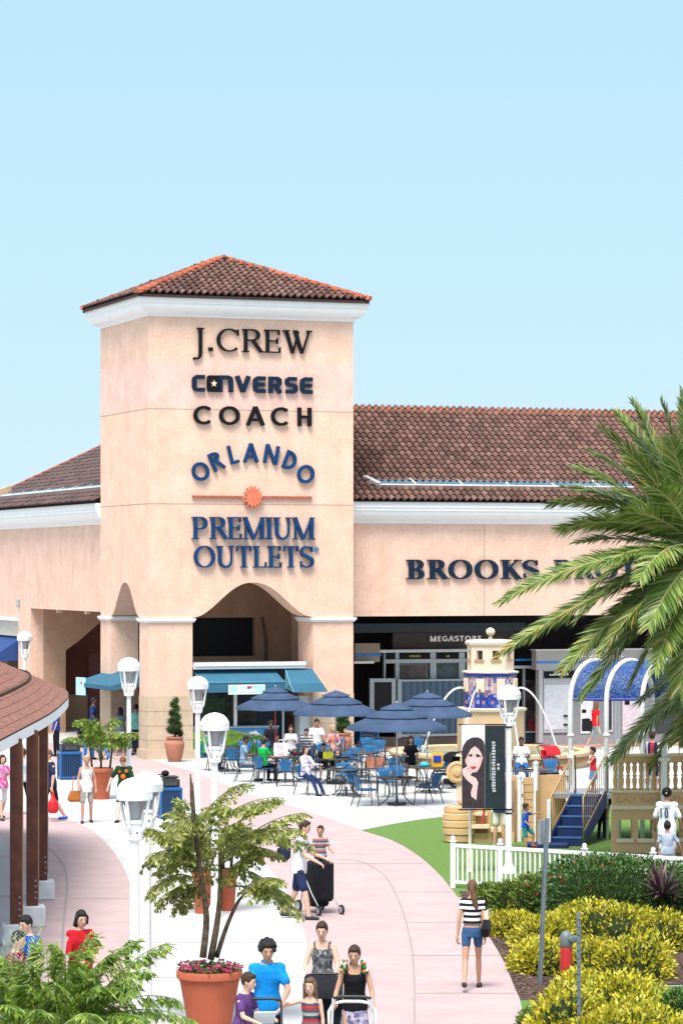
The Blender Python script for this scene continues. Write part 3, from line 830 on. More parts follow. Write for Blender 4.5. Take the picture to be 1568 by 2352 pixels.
# the rounded square with a star that stands for the O
ua, ub, za, zb_ = span(474, 505, 864, 902, -.02)
mb = MB(); u0_ = ua - fu(440, -.02); ww = ub - ua; hh = zb_ - za; r_ = .09
ro = []
for (cx_, cy_, a0) in ((ww - r_, hh - r_, 0), (r_, hh - r_, 90), (r_, r_, 180), (ww - r_, r_, 270)):
    ro += [(u0_ + cx_ + r_ * math.cos(R(a0 + 18 * i)), cy_ + r_ * math.sin(R(a0 + 18 * i))) for i in range(6)]
mb.prism(ro, (0, 0, 0), (1, 0, 0), (0, 0, 1), (0, -1, 0), 0, .09)
o_ = mb.build('letter', M_blk, t, fix=True)
mb = MB(); mb.prism([(u0_ + ww / 2 + (.12 if i % 2 == 0 else .05) * math.sin(R(36 * i)), hh / 2 + (.12 if i % 2 == 0 else .05) * math.cos(R(36 * i))) for i in range(10)], (0, 0, 0), (1, 0, 0), (0, 0, 1), (0, -1, 0), .09, .096)
mb.build('star', mat('star_cream', (.75, .55, .42), .6), o_, fix=True)
line_sign('black wide sans letters COACH across the wall joint of the tower', 'COACH', 443, 717, 934, 977, .17, .15, False, M_blk, .30)
# ORLANDO on a curve
cu, cz = fu(580, -.02), fz(580, 1180, -.02)
t = wall_sign('blue letters ORLANDO set in an arch on the tower', cu, -.02, cz)
sc_ = .62
for ch, px, py, rot in (('O', 459.5, 1083, 38), ('R', 494, 1060, 24), ('L', 533, 1044, 14), ('A', 575, 1040.5, 0), ('N', 622, 1044, -10), ('D', 664, 1058, -22), ('O', 701, 1089, -38)):
    W = glyph(ch, .17, .165, False)[1]
    M = Matrix.Translation((fu(px, -.02) - cu, 0, fz(px, py, -.02) - cz)) @ Matrix.Rotation(-R(rot), 4, 'Y') @ Matrix(((sc_*.98, 0, 0, 0), (0, 0, -1, 0), (0, sc_, 0, 0), (0, 0, 0, 1))) @ Matrix.Translation((-W / 2, -.5, 0))
    mb = MB(); letter_mesh(mb, ch, M, .17, .165, False, .10); mb.build('letter', M_blu, t, fix=True)
cu, cz = fu(579, -.02), fz(579, 1142, -.02)
t = wall_sign('coral sunburst with a thin rust bar either side, under the arched word', cu, -.02, cz)
mb = MB(); r0, r1 = .235, .355; k = 14
mb.prism([((r1 if i % 2 == 0 else r0) * math.sin(R(360 / (2 * k) * i + 13)) * .98, (r1 if i % 2 == 0 else r0) * 1.08 * math.cos(R(360 / (2 * k) * i + 13))) for i in range(2 * k)], (0, 0, 0), (1, 0, 0), (0, 0, 1), (0, -1, 0), .03, .14)
mb.build('sun', M_org, t, fix=True)
M_bar = mat('rust_bar', (.36, .09, .055), .6)
for a_, b_ in ((441, 556), (602, 715)):
    mb = MB(); mb.box(fu(a_, -.02) - cu, fu(b_, -.02) - cu, -.06, 0, -.045, .04); mb.build('bar', M_bar, t)
line_sign('tall blue serif letters PREMIUM on the tower, upper of two lines', 'PREMIUM', 440, 720, 1188, 1239, .145, .06, True, M_blu, .05, depth=.12)
t = line_sign('tall blue serif letters OUTLETS right above the porch arch', 'OUTLETS', 444, 718, 1254, 1304, .145, .06, True, M_blu, .08, depth=.12)
mb = MB(); mb.M = Matrix.Translation((fu(726, -.02) - fu(444, -.02), 0, fz(726, 1262, -.02) - fz(581, 1304, -.02)))
mb.loft([[(rr * math.cos(R(20 * i)), yy, rr * math.sin(R(20 * i))) for i in range(18)] for rr, yy in ((.085, 0), (.085, -.04), (.055, -.04), (.055, -.02))], cap=False)
mb.box(-.02, .0, -.04, -.0, -.04, .04); mb.box(0, .025, -.04, 0, .02, .04); mb.box(.005, .025, -.04, 0, -.04, 0)
mb.build('registered_mark', mat('pale_blue_mark', (.1, .22, .42), .5), t, fix=True)
t = line_sign('navy serif letters on the wall of the right wing, half behind the palm', 'BROOKS BROTHERS', 932, 1632, 1286, 1330, .20, .06, True, M_nav, .10, v=RV - .02)

# ============================================================ food kiosk in the porch
KV = .30
kb = thing('food_kiosk', on_bld(0, 0, 0), 'small food kiosk with teal awnings and a meadow mural under the tower arch', 'kiosk', rz=ANG)
ku0, ku1 = u1 + .02, fu(692, KV)
kz = fz(560, 1530, KV)
mb = MB()
mb.box(ku0, ku1, KV - .35, 3.6, kz - .02, kz + .06); mb.box(ku0, ku1, KV - .42, KV - .352, kz - .08, kz + .14)
mb.box(ku0, ku1, KV - .47, KV - .424, kz + .02, kz + .14)
mb.build('roof_slab', M_white, kb)
M_teal = mat('teal_awning', (.035, .125, .19), .75, .2, var=.10, scale=1.4, bump=.15, bscale=9)
M_teal2 = mat('teal_awning_edge', (.10, .27, .36), .75, .2)
def awning(px0, px1, py0, py1, pyv, v0, out, parent, side=True):
    ua, ub = fu(px0, v0), fu(px1, v0); z1 = fz(px0, py0, v0); v1 = v0 - out
    uc = fu(px0 + 2, v1); ud = fu(px1, v1); 
    return ua, ub, z1, v1
a0_, a1_ = ku0 + .05, fu(627, KV)
zt = kz - .10; zm = fz(560, 1567, KV - 1.0); zl = fz(560, 1590, KV - 1.0)
b1_ = fu(654, KV - 1.0)
mb = MB()
mb.loft([[(a0_, KV - .02, zt), (a1_, KV - .02, zt), (a1_, KV, zt - .03), (a0_, KV, zt - .03)], [(a0_, KV - 1.0, zm), (b1_, KV - 1.0, zm), (b1_, KV - .98, zm - .04), (a0_, KV - .98, zm - .04)]])
aw = mb.build('awning', M_teal, kb, fix=True)
mb = MB()
mb.box(a0_, b1_, KV - 1.03, KV - 1.002, zl, zm + .02); mb.box(b1_ - .02, b1_ + .008, KV - 1.0, KV - .05, zl, zl + .02)
mb.add([(b1_ + .01, KV - 1.0, zl), (b1_ + .01, KV - 1.0, zm), (a1_ + .01, KV - .02, zt), (a1_ + .01, KV - .02, zl)], [(0, 1, 2, 3)])
mb.build('valance', M_teal, aw, fix=True)
mb = MB(); mb.box(a0_, b1_ + .01, KV - 1.045, KV - 1.032, zm - .02, zm + .03); mb.build('trim', M_teal2, aw)
# second awning over the end door
d0, d1 = fu(656, KV - .3), fu(716, KV - .3)
e0, e1 = fu(678, KV - 1.35), fu(754, KV - 1.35)
zt2_, zm2, zl2 = fz(690, 1536, KV - .3), fz(715, 1571, KV - 1.2), fz(715, 1590, KV - 1.3)
mb = MB()
mb.loft([[(d0, KV - .32, zt2_), (d1, KV - .32, zt2_), (d1, KV - .30, zt2_ - .03), (d0, KV - .30, zt2_ - .03)], [(e0 - .1, KV - 1.2, zm2), (e1 - .15, KV - 1.2, zm2), (e1 - .15, KV - 1.18, zm2 - .03), (e0 - .1, KV - 1.18, zm2 - .03)]])
aw2 = mb.build('awning', M_teal, kb, fix=True)
mb = MB(); mb.loft([[(e0 - .1, KV - 1.2, zm2 + .01), (e1 - .15, KV - 1.2, zm2 + .01), (e1 - .15, KV - 1.17, zm2 + .01), (e0 - .1, KV - 1.17, zm2 + .01)], [(e0, KV - 1.32, zl2), (e1, KV - 1.32, zl2), (e1, KV - 1.29, zl2), (e0, KV - 1.29, zl2)]])
mb.build('valance', M_teal, aw2, fix=True)
mb = MB(); mb.loft([[(d0 - .01, KV - .3, zt2_), (e0 - .11, KV - 1.2, zm2), (e0 - .01, KV - 1.3, zl2), (d0 + .0, KV - .3, zl2 + .1)], [(d0 - .03, KV - .3, zt2_), (e0 - .13, KV - 1.2, zm2), (e0 - .03, KV - 1.3, zl2), (d0 - .02, KV - .3, zl2 + .1)]])
mb.build('awning_end', mat('light_blue_cloth', (.22, .47, .62), .75), aw2, fix=True)
# walls, windows, counter with its mural
mb = MB()
mb.box(ku0, fu(520, KV), KV + .9, KV + 1.0, 0, kz - .1); mb.box(fu(520, KV), ku1, KV + 1.4, KV + 1.5, 0, kz - .1)
mb.build('back_wall', M_navyin, kb)
cz0 = fz(560, 1672, KV); mu0, mu1 = ku0 + .05, fu(637, KV)
mb = MB(); mb.box(mu0, mu1, KV - .05, KV + .6, 0.02, cz0)
ct = mb.build('counter', mat('counter_blue', (.05, .22, .50), .5), kb)
mb = MB(); mb.box(mu0 - .03, mu1 + .03, KV - .10, KV + .62, cz0 + .002, cz0 + .05); mb.build('countertop', M_grey, ct)
hill = [(mu0 + .01, .04)] + [(mu0 + (mu1 - mu0) * i / 14 * .995 + .005, .82 + .13 * math.sin(i * .33 + .4)) for i in range(15)] + [(mu1 - .01, .04)]
mb = MB(); mb.prism(hill, (0, KV - .05, 0), (1, 0, 0), (0, 0, 1), (0, -1, 0), .002, .006); mb.build('painted_hill', mat('mural_lime', (.20, .38, .03), .6, var=.3, scale=2), ct, fix=True)
hill = [(mu0 + .01, .04)] + [(mu0 + (mu1 - mu0) * i / 14 * .995 + .005, .52 + .16 * math.sin(i * .5 + 2.4)) for i in range(15)] + [(mu1 - .01, .04)]
mb = MB(); mb.prism(hill, (0, KV - .05, 0), (1, 0, 0), (0, 0, 1), (0, -1, 0), .007, .010); mb.build('painted_meadow', mat('mural_green', (.035, .22, .025), .6, var=.3, scale=2), ct, fix=True)
for px, py, s_ in ((532, 1690, .11), (548, 1686, .10), (561, 1690, .12), (582, 1687, .18), (621, 1684, .14), (512, 1692, .10), (486, 1688, .14), (468, 1694, .1)):
    mb = MB(); c_ = (fu(px, KV), fz(px, py, KV))
    mb.prism([(c_[0] + s_ * (1 + .16 * math.cos(5 * R(18 * i))) * math.cos(R(18 * i)), c_[1] + s_ * .62 * (1 + .16 * math.cos(5 * R(18 * i))) * math.sin(R(18 * i))) for i in range(20)], (0, KV - .05, 0), (1, 0, 0), (0, 0, 1), (0, -1, 0), .002, .006)
    mb.build('painted_cloud', M_whl, ct, fix=True)
for px, py, s_ in ((553, 1702, .20), (588, 1700, .17), (500, 1706, .16)):
    mb = MB(); c_ = (fu(px, KV), fz(px, py, KV))
    for dx_, dz_, w_, h_, k_ in ((0, 0, 1.0, .42, 0), (-.5, .12, .34, .3, 0), (-.42, -.35, .12, .5, 0), (.42, -.35, .12, .5, 0), (-.1, .08, .45, .26, 1), (.36, .02, .22, .3, 1), (-.56, .14, .16, .2, 1)):
        mb.box(c_[0] + s_ * (dx_ - w_ / 2), c_[0] + s_ * (dx_ + w_ / 2), KV - .063 - .002 * k_, KV - .06, c_[1] + s_ * (dz_ - h_ / 2), c_[1] + s_ * (dz_ + h_ / 2), k_)
    mb.build('painted_cow', [M_whl, M_blk], ct)
# opening over the counter with posts
for px in (541,):
    mb = MB(); mb.box(fu(px, KV) - .05, fu(px, KV) + .05, KV + .0, KV + .09, cz0 + .052, zl + .3); mb.build('post', M_white, kb)
mb = MB(); mb.box(fu(476, KV), fu(536, KV), KV + .86, KV + .89, cz0 + .2, 1.9); mb.build('menu_board', mat('menu_green', (.02, .06, .02), .5, var=.5), kb)
mb = MB(); mb.box(fu(548, KV), fu(618, KV), KV + 1.34, KV + 1.39, cz0 + .1, 1.75); mb.build('menu_board', mat('menu_olive', (.05, .05, .03), .5, var=.7, scale=3), kb)
# end: ice chest door, white refrigerator, grey posts
for px in (650,):
    mb = MB(); mb.box(fu(px, KV) - .03, fu(px, KV) + .03, KV - .02, KV + .05, 0, zl + .3); mb.build('post', M_grey, kb)
mb = MB(); mb.box(fu(688, KV), fu(735, KV - .4), KV - .02, KV + .5, 0.05, fz(710, 1600, KV)); fr = mb.build('freezer', mat('freezer_white', (.62, .66, .68), .35, .5), kb)
mb = MB(); mb.box(fu(688, KV) + .03, fu(735, KV - .4) - .03, KV - .04, KV - .022, 0.3, fz(710, 1604, KV)); mb.build('door', mat('freezer_door', (.52, .57, .60), .3, .5), fr)
mb = MB(); mb.box(fu(737, KV - .4), fu(744, KV - .4), KV - .0, KV + .3, 0, 2.3); mb.build('post', M_dark, kb)
# signs hung on the awnings
def plate(name, label, px0, px1, py0, py1, v, text_boxes, base, rz=0):
    ua, ub, za, zb_ = span(px0, px1, py0, py1, v)
    t = thing(name, on_bld(ua, v, za), label, 'sign', rz=ANG)
    mb = MB(); mb.box(0, ub - ua, -.02, 0, 0, zb_ - za); mb.build('panel', base, t)
    return t, ub - ua, zb_ - za
M_pale = mat('pale_blue_panel', (.36, .62, .76), .5)
t, w_, h_ = plate('awning_sign', 'pale blue panel with faint white lettering and a red dot hung on the long awning', 524, 608, 1573, 1595, KV - 1.06, None, M_pale)
mb = MB(); mb.box(0.0, w_, -.024, -.0205, 0, .035); mb.box(0, w_, -.024, -.0205, h_ - .035, h_); mb.box(0, .05, -.024, -.0205, .036, h_ - .036); mb.box(w_ - .05, w_, -.024, -.0205, .036, h_ - .036); mb.build('border', M_whl, t)
mb = MB()
for i in range(9):
    x_ = .30 + i * (w_ - .62) / 8; mb.box(x_ - .03, x_ + .025, -.026, -.0205, .07 + .02 * (i % 2), h_ * .55)
    if i < 4: mb.box(x_ - .03, x_ + .025, -.026, -.0205, h_ * .6, h_ * .86)
mb.build('lettering', M_whl, t)
mb = MB(); mb.ell((w_ * .56, -.03, h_ * .72), .06, .012, .05); mb.tube([(w_ * .58, -.03, h_ * .76), (w_ * .63, -.03, h_ * .84)], .02, 6); mb.build('red_fruit', mat('fruit_red', (.55, .03, .03), .4), t)

# side awning seen through the left arch and under it
sk = thing('service_counter', on_bld(0, 0, 0), 'shaded serving counter under a teal side awning inside the left arch', 'counter', rz=ANG)
vs_a, vs_b = 1.3, vb - .1
mb = MB()
zz = lz(250, 1556, -.2)
p_ = [(1.1, zz + .45), (-.9, zz - .20), (-.9, zz - .34), (1.1, zz - .05)]
mb.loft([[(x_, vs_a + .0, z_) for x_, z_ in p_], [(x_, vb + 1.2, z_) for x_, z_ in p_]])
mb.build('awning', M_teal, sk, fix=True)
mb = MB(); mb.box(1.2, 1.5, 1.1, vbk - .05, 0, 2.8); mb.build('back_wall', M_dark, sk)
mb = MB(); mb.box(.75, 1.19, 1.2, vbk - .1, 0, 1.0); mb.build('counter', M_navyin, sk)
ps = thing('awning_sign', on_bld(-.95, vb + .35, zz - .62), 'small pale blue square sign with a red mark hanging by the left pier', 'sign', rz=ANG - R(70))
mb = MB(); mb.box(-.28, .28, -.02, 0, 0, .60); mb.build('panel', M_pale, ps)
mb = MB(); mb.ell((0.04, -.025, .42), .045, .01, .06); mb.build('red_mark', MATS['fruit_red'], ps)
mb = MB(); mb.box(-.18, .18, -.025, -.021, .10, .14); mb.box(-.14, .14, -.025, -.021, .2, .24); mb.build('lettering', M_whl, ps)

# ============================================================ shopfronts in the arcade of the right wing
shop = thing('shopfront', on_bld(0, 0, 0), 'dark recessed shopfronts behind the arcade of the right wing', 'shopfront', rz=ANG)
SV = 5.2
mb = MB()
mb.box(W_ + .05, RU1, SV + .9, SV + 1.0, 0, zb + .01); mb.box(W_ + .01, W_ + .04, RV + .5, SV + .9, 0, zb)
mb.build('back_wall', M_dark, shop)
mb = MB(); mb.box(W_ + .1, RU1, RV + .2, SV + .9, .016, .03); mb.build('arcade_floor', M_red, shop)
def sbox(name, px0, px1, py0, py1, v, d, m, k=0):
    mb = MB(); ua, ub, za, zb_ = span(px0, px1, py0, py1, v); mb.box(ua, ub, v, v + d, max(0.03, za), zb_); return mb.build(name, m, shop)
M_tan = mat('taupe_panel', (.30, .25, .20), .7, .2, var=.06)
M_frame = mat('shop_frame', (.36, .42, .44), .4, .5, var=.05)
M_teal_d = mat('dark_teal_panel', (.025, .06, .085), .5, .4, var=.2)
M_bluest = mat('blue_stripe', (.015, .22, .60), .5)
M_ribbed = stripes('ribbed_blue_panel', [(.075, .125, .175), (.10, .155, .21), (.055, .10, .145)], .24, 'X', .6)
def wy(y): return 1380 / 1.00446 + y / 3.015 / 1.00446        # rows measured on an enlarged strip of the picture
def wx(x): return (780 + x / 3.015) / 1.00446
sbox('beam', wx(112), wx(1300), wy(175), wy(238), SV - 1.2, .2, M_navyin)
sbox('fascia', wx(380), wx(1240), wy(240), wy(360), SV - 1.0, .2, mat('brown_fascia', (.055, .045, .04), .7, var=.2))
sbox('side_panel', wx(116), wx(290), wy(315), wy(445), SV - 1.6, .2, M_tan)
sbox('stripe', wx(116), wx(300), wy(388), wy(404), SV - 1.63, .02, M_bluest)
sbox('shelf', wx(110), wx(250), wy(440), wy(456), SV - 1.9, .25, M_white)
sbox('header', wx(290), wx(900), wy(358), wy(378), SV - 1.4, .3, mat('header_grey', (.52, .60, .61), .4))
for a_, b_ in ((318, 330), (398, 425), (640, 682), (840, 880)): sbox('frame', wx(a_), wx(b_), wy(379), wy(950 if a_ == 398 else 570), SV - 1.3, .15, M_frame)
sbox('frame', wx(318), wx(890), wy(425), wy(452), SV - 1.34, .1, M_frame)
for a_, b_ in ((335, 396), (432, 636), (688, 836)):
    sb = sbox('name_board', wx(a_), wx(b_), wy(384), wy(424), SV - 1.36, .1, M_blk)
    if a_ > 400:
        mb = MB(); ua, ub, za, zb_ = span(wx(a_ + 65), wx(b_ - 60), wy(397), wy(412), SV - 1.38)
        for i in range(6): x_ = ua + (ub - ua) * i / 6; mb.box(x_, x_ + (ub - ua) * .11, SV - 1.366, SV - 1.361, za, zb_)
        mb.build('lettering', mat('yellow_lettering', (.32, .28, .04), .5), sb)
sbox('shop_glass', wx(426), wx(890), wy(453), wy(570), SV - 1.2, .05, M_shopglass)
sbox('display', wx(430), wx(610), wy(470), wy(560), SV - 1.24, .03, mat('display_brown', (.085, .065, .06), .6, var=.8, scale=2.2))
sbox('display', wx(680), wx(840), wy(462), wy(565), SV - 1.24, .03, mat('display_teal', (.05, .075, .08), .6, var=.8, scale=1.8))
sbox('ribbed_panel', wx(440), wx(890), wy(580), wy(945), SV - 1.6, .2, M_ribbed)
sbox('frame', wx(414), wx(440), wy(565), wy(975), SV - 1.64, .2, M_frame)
sbox('frame', wx(441), wx(890), wy(566), wy(579), SV - 1.64, .2, M_frame)
sbox('frame', wx(441), wx(890), wy(946), wy(962), SV - 1.64, .2, M_frame)
sbox('plinth', wx(300), wx(890), wy(963), wy(1030), SV - 1.6, .2, mat('brown_plinth', (.11, .085, .075), .7))
for q in ((220, 250, 560, 800), (372, 400, 560, 800), (251, 371, 560, 585)): sbox('door_frame', wx(q[0]), wx(q[1]), wy(q[2]), wy(q[3]), SV - 1.7, .12, M_frame)
sbox('door', wx(251), wx(371), wy(586), wy(800), SV - 1.66, .05, M_dark)
def text_row(text, px0, px1, py0, py1, v, m, label):
    ua, ub, za, zb_ = span(px0, px1, py0, py1, v)
    t = thing('shop_sign', on_bld(ua, v, za), label, 'sign', rz=ANG)
    letters(t, text, 0, ub - ua, 0, zb_ - za, 0, .23, .20, False, m, .12, .05)
text_row('MEGASTORE', wx(635), wx(992), wy(262), wy(301), SV - 1.02, M_whl, 'white sans letters MEGASTORE over the dark shopfront left of the fountain top')
# pale grey shopfront on the right, projecting
def qx(x): return (1200 + x / 5.6) / 1.00446
def qy(y): return (1480 + y / 5.6) / 1.00446
M_lgrey = mat('light_grey_front', (.43, .43, .435), .5, .3, var=.03)
M_lg2 = mat('mid_grey_front', (.27, .268, .275), .5, .3, var=.04)
M_fas = mat('grey_fascia', (.37, .35, .33), .6, var=.03)
V3 = 2.6
shop2 = thing('shopfront', on_bld(0, 0, 0), 'pale grey shopfront with blue striped fascia behind the playground canopy', 'shopfront', rz=ANG)
def s2(name, px0, px1, py0, py1, v, d, m, par=None):
    mb = MB(); ua, ub, za, zb_ = span(px0, px1, py0, py1, v); mb.box(ua, ub, v, v + d, max(0.03, za), zb_); return mb.build(name, m, par or shop2)
PXR = 1900
s2('fascia', qx(205), PXR, qy(100), qy(345), V3, .4, M_fas)
s2('fascia_edge', qx(200), PXR, qy(88), qy(100), V3 - .05, .5, M_white)
s2('stripe', qx(205), PXR, qy(240), qy(264), V3 - .03, .02, M_bluest)
s2('stripe', qx(-60), qx(204), qy(225), qy(252), V3 + .8, .02, M_bluest)
s2('header', qx(-80), qx(240), qy(315), qy(350), V3 + .6, .3, M_frame)
s2('wall', qx(240), PXR, qy(346), qy(1180), V3 + .1, .3, M_lg2)
s2('plinth', qx(240), PXR, qy(1181), qy(1310), V3 + .06, .3, mat('plinth_grey', (.30, .295, .31), .6))
s2('frame', qx(240), qx(292), qy(350), qy(1310), V3 + .02, .3, M_lgrey)
d_ = s2('door', qx(300), qx(645), qy(350), qy(1180), V3 + .03, .3, M_lgrey)
s2('panel', qx(310), qx(632), qy(560), qy(1140), V3 + .012, .02, mat('door_white', (.60, .61, .635), .35, .4), d_)
s2('name_board', qx(308), qx(705), qy(385), qy(475), V3 - .01, .03, M_blk)
ua, ub, za, zb_ = span(qx(380), qx(620), qy(405), qy(440), V3 - .03)
mb = MB(); rnd = random.Random(5); x_ = ua
while x_ < ub: 
    w_ = rnd.uniform(.03, .06); mb.box(x_, x_ + w_, V3 - .02, V3 - .012, za, zb_ - rnd.uniform(0, .06)); x_ += w_ + .02
mb.build('lettering', M_whl, shop2)
for yy in (965, 1078): s2('handle', qx(565), qx(612), qy(yy - 12), qy(yy + 12), V3 - .05, .05, M_blk)
p_ = s2('poster', qx(780), qx(940), qy(760), qy(1190), V3 + .05, .04, M_whl)
s2('picture', qx(795), qx(850), qy(880), qy(925), V3 + .04, .008, M_blk, p_); s2('picture', qx(795), qx(905), qy(1000), qy(1155), V3 + .04, .008, M_blk, p_)
s2('panel', qx(705), qx(1055), qy(725), qy(758), V3 + .05, .04, M_whl)
p_ = s2('poster', qx(1110), qx(1195), qy(700), qy(1170), V3 + .05, .04, mat('poster_grey', (.62, .60, .64), .5))
s2('picture', qx(1130), qx(1180), qy(725), qy(1145), V3 + .04, .008, mat('poster_dark', (.05, .045, .06), .5, var=.9, scale=2), p_)
p_ = s2('poster', qx(1320), qx(1560), qy(690), qy(1200), V3 + .05, .04, mat('poster_blush', (.72, .62, .64), .5))
s2('picture', qx(1348), qx(1410), qy(770), qy(820), V3 + .04, .008, M_blk, p_)
s2('shop_glass', 1500, PXR, qy(700), qy(1170), V3 + .04, .05, M_shopglass)
s2('shop_glass', qx(60), qx(225), qy(500), qy(1160), V3 + .9, .05, mat('shop_display', (.06, .05, .05), .3, .6, var=.95, scale=2.5))
s2('display', qx(105), qx(215), qy(1000), qy(1150), V3 + .86, .03, mat('display_red', (.16, .015, .03), .6, var=.5, scale=4))
s2('name_board', qx(75), qx(205), qy(380), qy(455), V3 + .84, .05, M_blk)
for a_, b_ in ((40, 62), (225, 238)): s2('frame', qx(a_), qx(b_), qy(352), qy(1310), V3 + .85, .12, M_frame)
s2('frame', qx(62), qx(225), qy(1161), qy(1180), V3 + .85, .1, M_frame)
s2('wall', qx(-110), qx(238), qy(1180), qy(1310), V3 + .9, .1, M_navyin)
text_row('MEGASTORE', qx(725), qx(1330), qy(125), qy(205), V3 - .01, M_whl, 'white sans letters MEGASTORE on the pale grey fascia behind the palm fronds')
# ============================================================ lamps
M_lampw = mat('white_enamel', (0.80, 0.80, 0.80), .35, .5, var=.02)
M_lens = mat('clear_lens', (.75, .78, .80), .08, .6, trans=.85)
def lamp(px, pytop, Y, capw, label, wide=False):
    X = ax(px, Y); H = az(pytop, Y); s = capw / .5
    t = thing('street_lamp', (X, Y, 0), label, 'lamp', 'white globe lamps along the paths', rz=R(20))
    mb = MB()
    mb.lathe([(.13, 0), (.13, .10), (.10, .16), (.075, .22), (.068, .5), (.058, H - .95 * s), (.058, H - .78 * s)], 20)
    mb.build('post', M_lampw, t, angle=40)
    mb = MB()
    z = H - .85 * s
    mb.lathe([(.075, z), (.105 * s, z + .02), (.115 * s, z + .10 * s), (.10 * s, z + .22 * s), (.12 * s, z + .24 * s), (.115 * s, z + .28 * s), (.06 * s, z + .29 * s)], 20)
    mb.build('collar', M_lampw, t, angle=40)
    mb = MB(); mb.cbox((0, -.108 * s, z + .12 * s), .03 * s, .02, .03 * s); mb.build('screw', mat('screw_grey', (.2, .2, .2), .5), t)
    zr = H - .24 * s; rr = .245 * s
    for k in range(4):
        a = R(45 + 90 * k); c, s_ = math.cos(a), math.sin(a)
        pts = [(.09 * s, z + .10 * s), (.15 * s, z + .20 * s), (.18 * s, z + .36 * s), (.215 * s, zr - .04 * s), (.235 * s, zr + .02 * s)]
        mb = MB(); mb.tube([(r * c, r * s_, zz) for r, zz in pts], [.030 * s, .028 * s, .024 * s, .022 * s, .024 * s], 8); mb.build('bracket', M_lampw, t, smooth=True)
    mb = MB()
    mb.lathe([(rr * .9, zr - .06 * s), (rr * .97, zr - .06 * s), (rr, zr - .03 * s), (rr, zr + .03 * s), (rr * 1.02, zr + .045 * s), (rr * .9, zr + .045 * s), (rr * .9, zr - .06 * s)], 28, cap=False)
    mb.build('ring', M_lampw, t, angle=40)
    mb = MB()
    mb.lathe([(rr * 1.0, zr + .046 * s), (rr * 1.0, zr + .075 * s), (rr * .94, zr + .10 * s), (rr * .84, zr + .145 * s), (rr * .66, zr + .19 * s), (rr * .4, zr + .222 * s), (rr * .12, zr + .238 * s), (.002, zr + .24 * s)], 28, cap=False)
    mb.build('cap', M_lampw, t, angle=50)
    mb = MB()
    mb.lathe([(.06 * s, z + .29 * s), (.085 * s, z + .31 * s), (.13 * s, zr - .14 * s), (rr * .86, zr - .05 * s), (rr * .86, zr + .04 * s)], 24, cap=False)
    mb.build('lens', M_lens, t, smooth=True)
    mb = MB(); mb.lathe([(.03 * s, z + .29 * s), (.045 * s, z + .36 * s), (.05 * s, zr - .10 * s), (.02 * s, zr)], 12); mb.build('bulb', M_lampw, t, smooth=True)
    return t
lamp(57, 1450, 108, .56, 'farthest white lamp, before the pillar left of the passage')
lamp(296, 1510, 82, .62, 'white lamp between the two left piers of the tower')
lamp(454, 1553, 70.6, .51, 'white lamp before the long awning, behind a nearer lamp')
lamp(493, 1637, 54, .53, 'white lamp whose post rises behind the crown of the tall potted palm')
lamp(309, 1786, 38, .47, 'nearest white lamp, large head before the green shirted man')
lamp(337, 1772, 42.5, .47, 'white lamp almost hidden by the nearest lamp, beside the blue bin')
lp_ = lamp(1168, 1573, 61.6, .50, 'white lamp post that carries the tall banner')
# ---- the banner
bY = 61.5; bn = thing('banner', (ax(1060, bY), bY, az(1858, bY)), 'tall banner with a dark haired woman on one half and vertical lettering on black', 'banner')
bw = ax(1160, bY) - ax(1060, bY); bh = az(1665, bY) - az(1858, bY); pw = (1113 - 1060) / 100 * bw
mb = MB(); mb.box(0, pw, -.01, 0, 0, bh); mb.build('photo_panel', mat('banner_white', (.70, .70, .71), .6, .2, var=.02), bn)
mb = MB(); mb.box(pw + .001, bw, -.012, .002, 0, bh - .02); mb.build('black_panel', mat('banner_black', (.012, .022, .026), .6, .3, var=.15), bn)
def bx(x): return (x - 130) / (950 - 130) * bw
def bz(y): return bh * (1 - (y - 310) / (1960 - 310))
M_hair_b = mat('print_hair', (.028, .018, .024), .6, var=.5, scale=14); M_skin_b = mat('print_skin', (.64, .46, .42), .6, var=.04); M_lip_b = mat('print_lip', (.50, .02, .03), .5)
M_shade_b = mat('print_shade', (.62, .36, .33), .6)
def flat(name, pts, d, m, par=bn):
    mb = MB(); mb.prism([(bx(x), bz(y)) for x, y in pts], (0, -.0101, 0), (1, 0, 0), (0, 0, 1), (0, -1, 0), d, d + .0015); return mb.build(name, m, par, fix=True)
flat('printed_hair', [(132, 1955), (132, 1000), (128, 860), (150, 740), (220, 620), (320, 562), (430, 555), (505, 590), (550, 650), (562, 720), (562, 1955)], .0005, M_hair_b)
def el(cx, cy, rx, ry, n=26, sk=0): return [(cx + rx * math.cos(2*math.pi*i/n) + sk * math.sin(2*math.pi*i/n), cy + ry * math.sin(2 * math.pi * i / n)) for i in range(n)]
flat('printed_face', [(375, 730), (300, 790), (255, 880), (215, 960), (190, 1010), (210, 1080), (240, 1130), (290, 1200), (360, 1250), (420, 1235), (470, 1150), (500, 1060), (528, 960), (500, 880), (450, 790)], .0025, M_skin_b)
flat('printed_brow', [(245, 915), (300, 880), (335, 900), (320, 915), (280, 920)], .0045, M_hair_b); flat('printed_brow', [(380, 905), (420, 880), (500, 930), (480, 945), (430, 925)], .0045, M_hair_b)
flat('printed_eye', el(300, 925, 30, 12), .0045, M_hair_b); flat('printed_eye', el(430, 935, 34, 13), .0045, M_hair_b)
flat('printed_nose', [(310, 1050), (400, 1055), (390, 1085), (345, 1090), (315, 1075)], .0045, M_shade_b)
flat('printed_lips', [(290, 1135), (345, 1125), (415, 1135), (390, 1170), (345, 1192), (310, 1180)], .0045, M_lip_b)
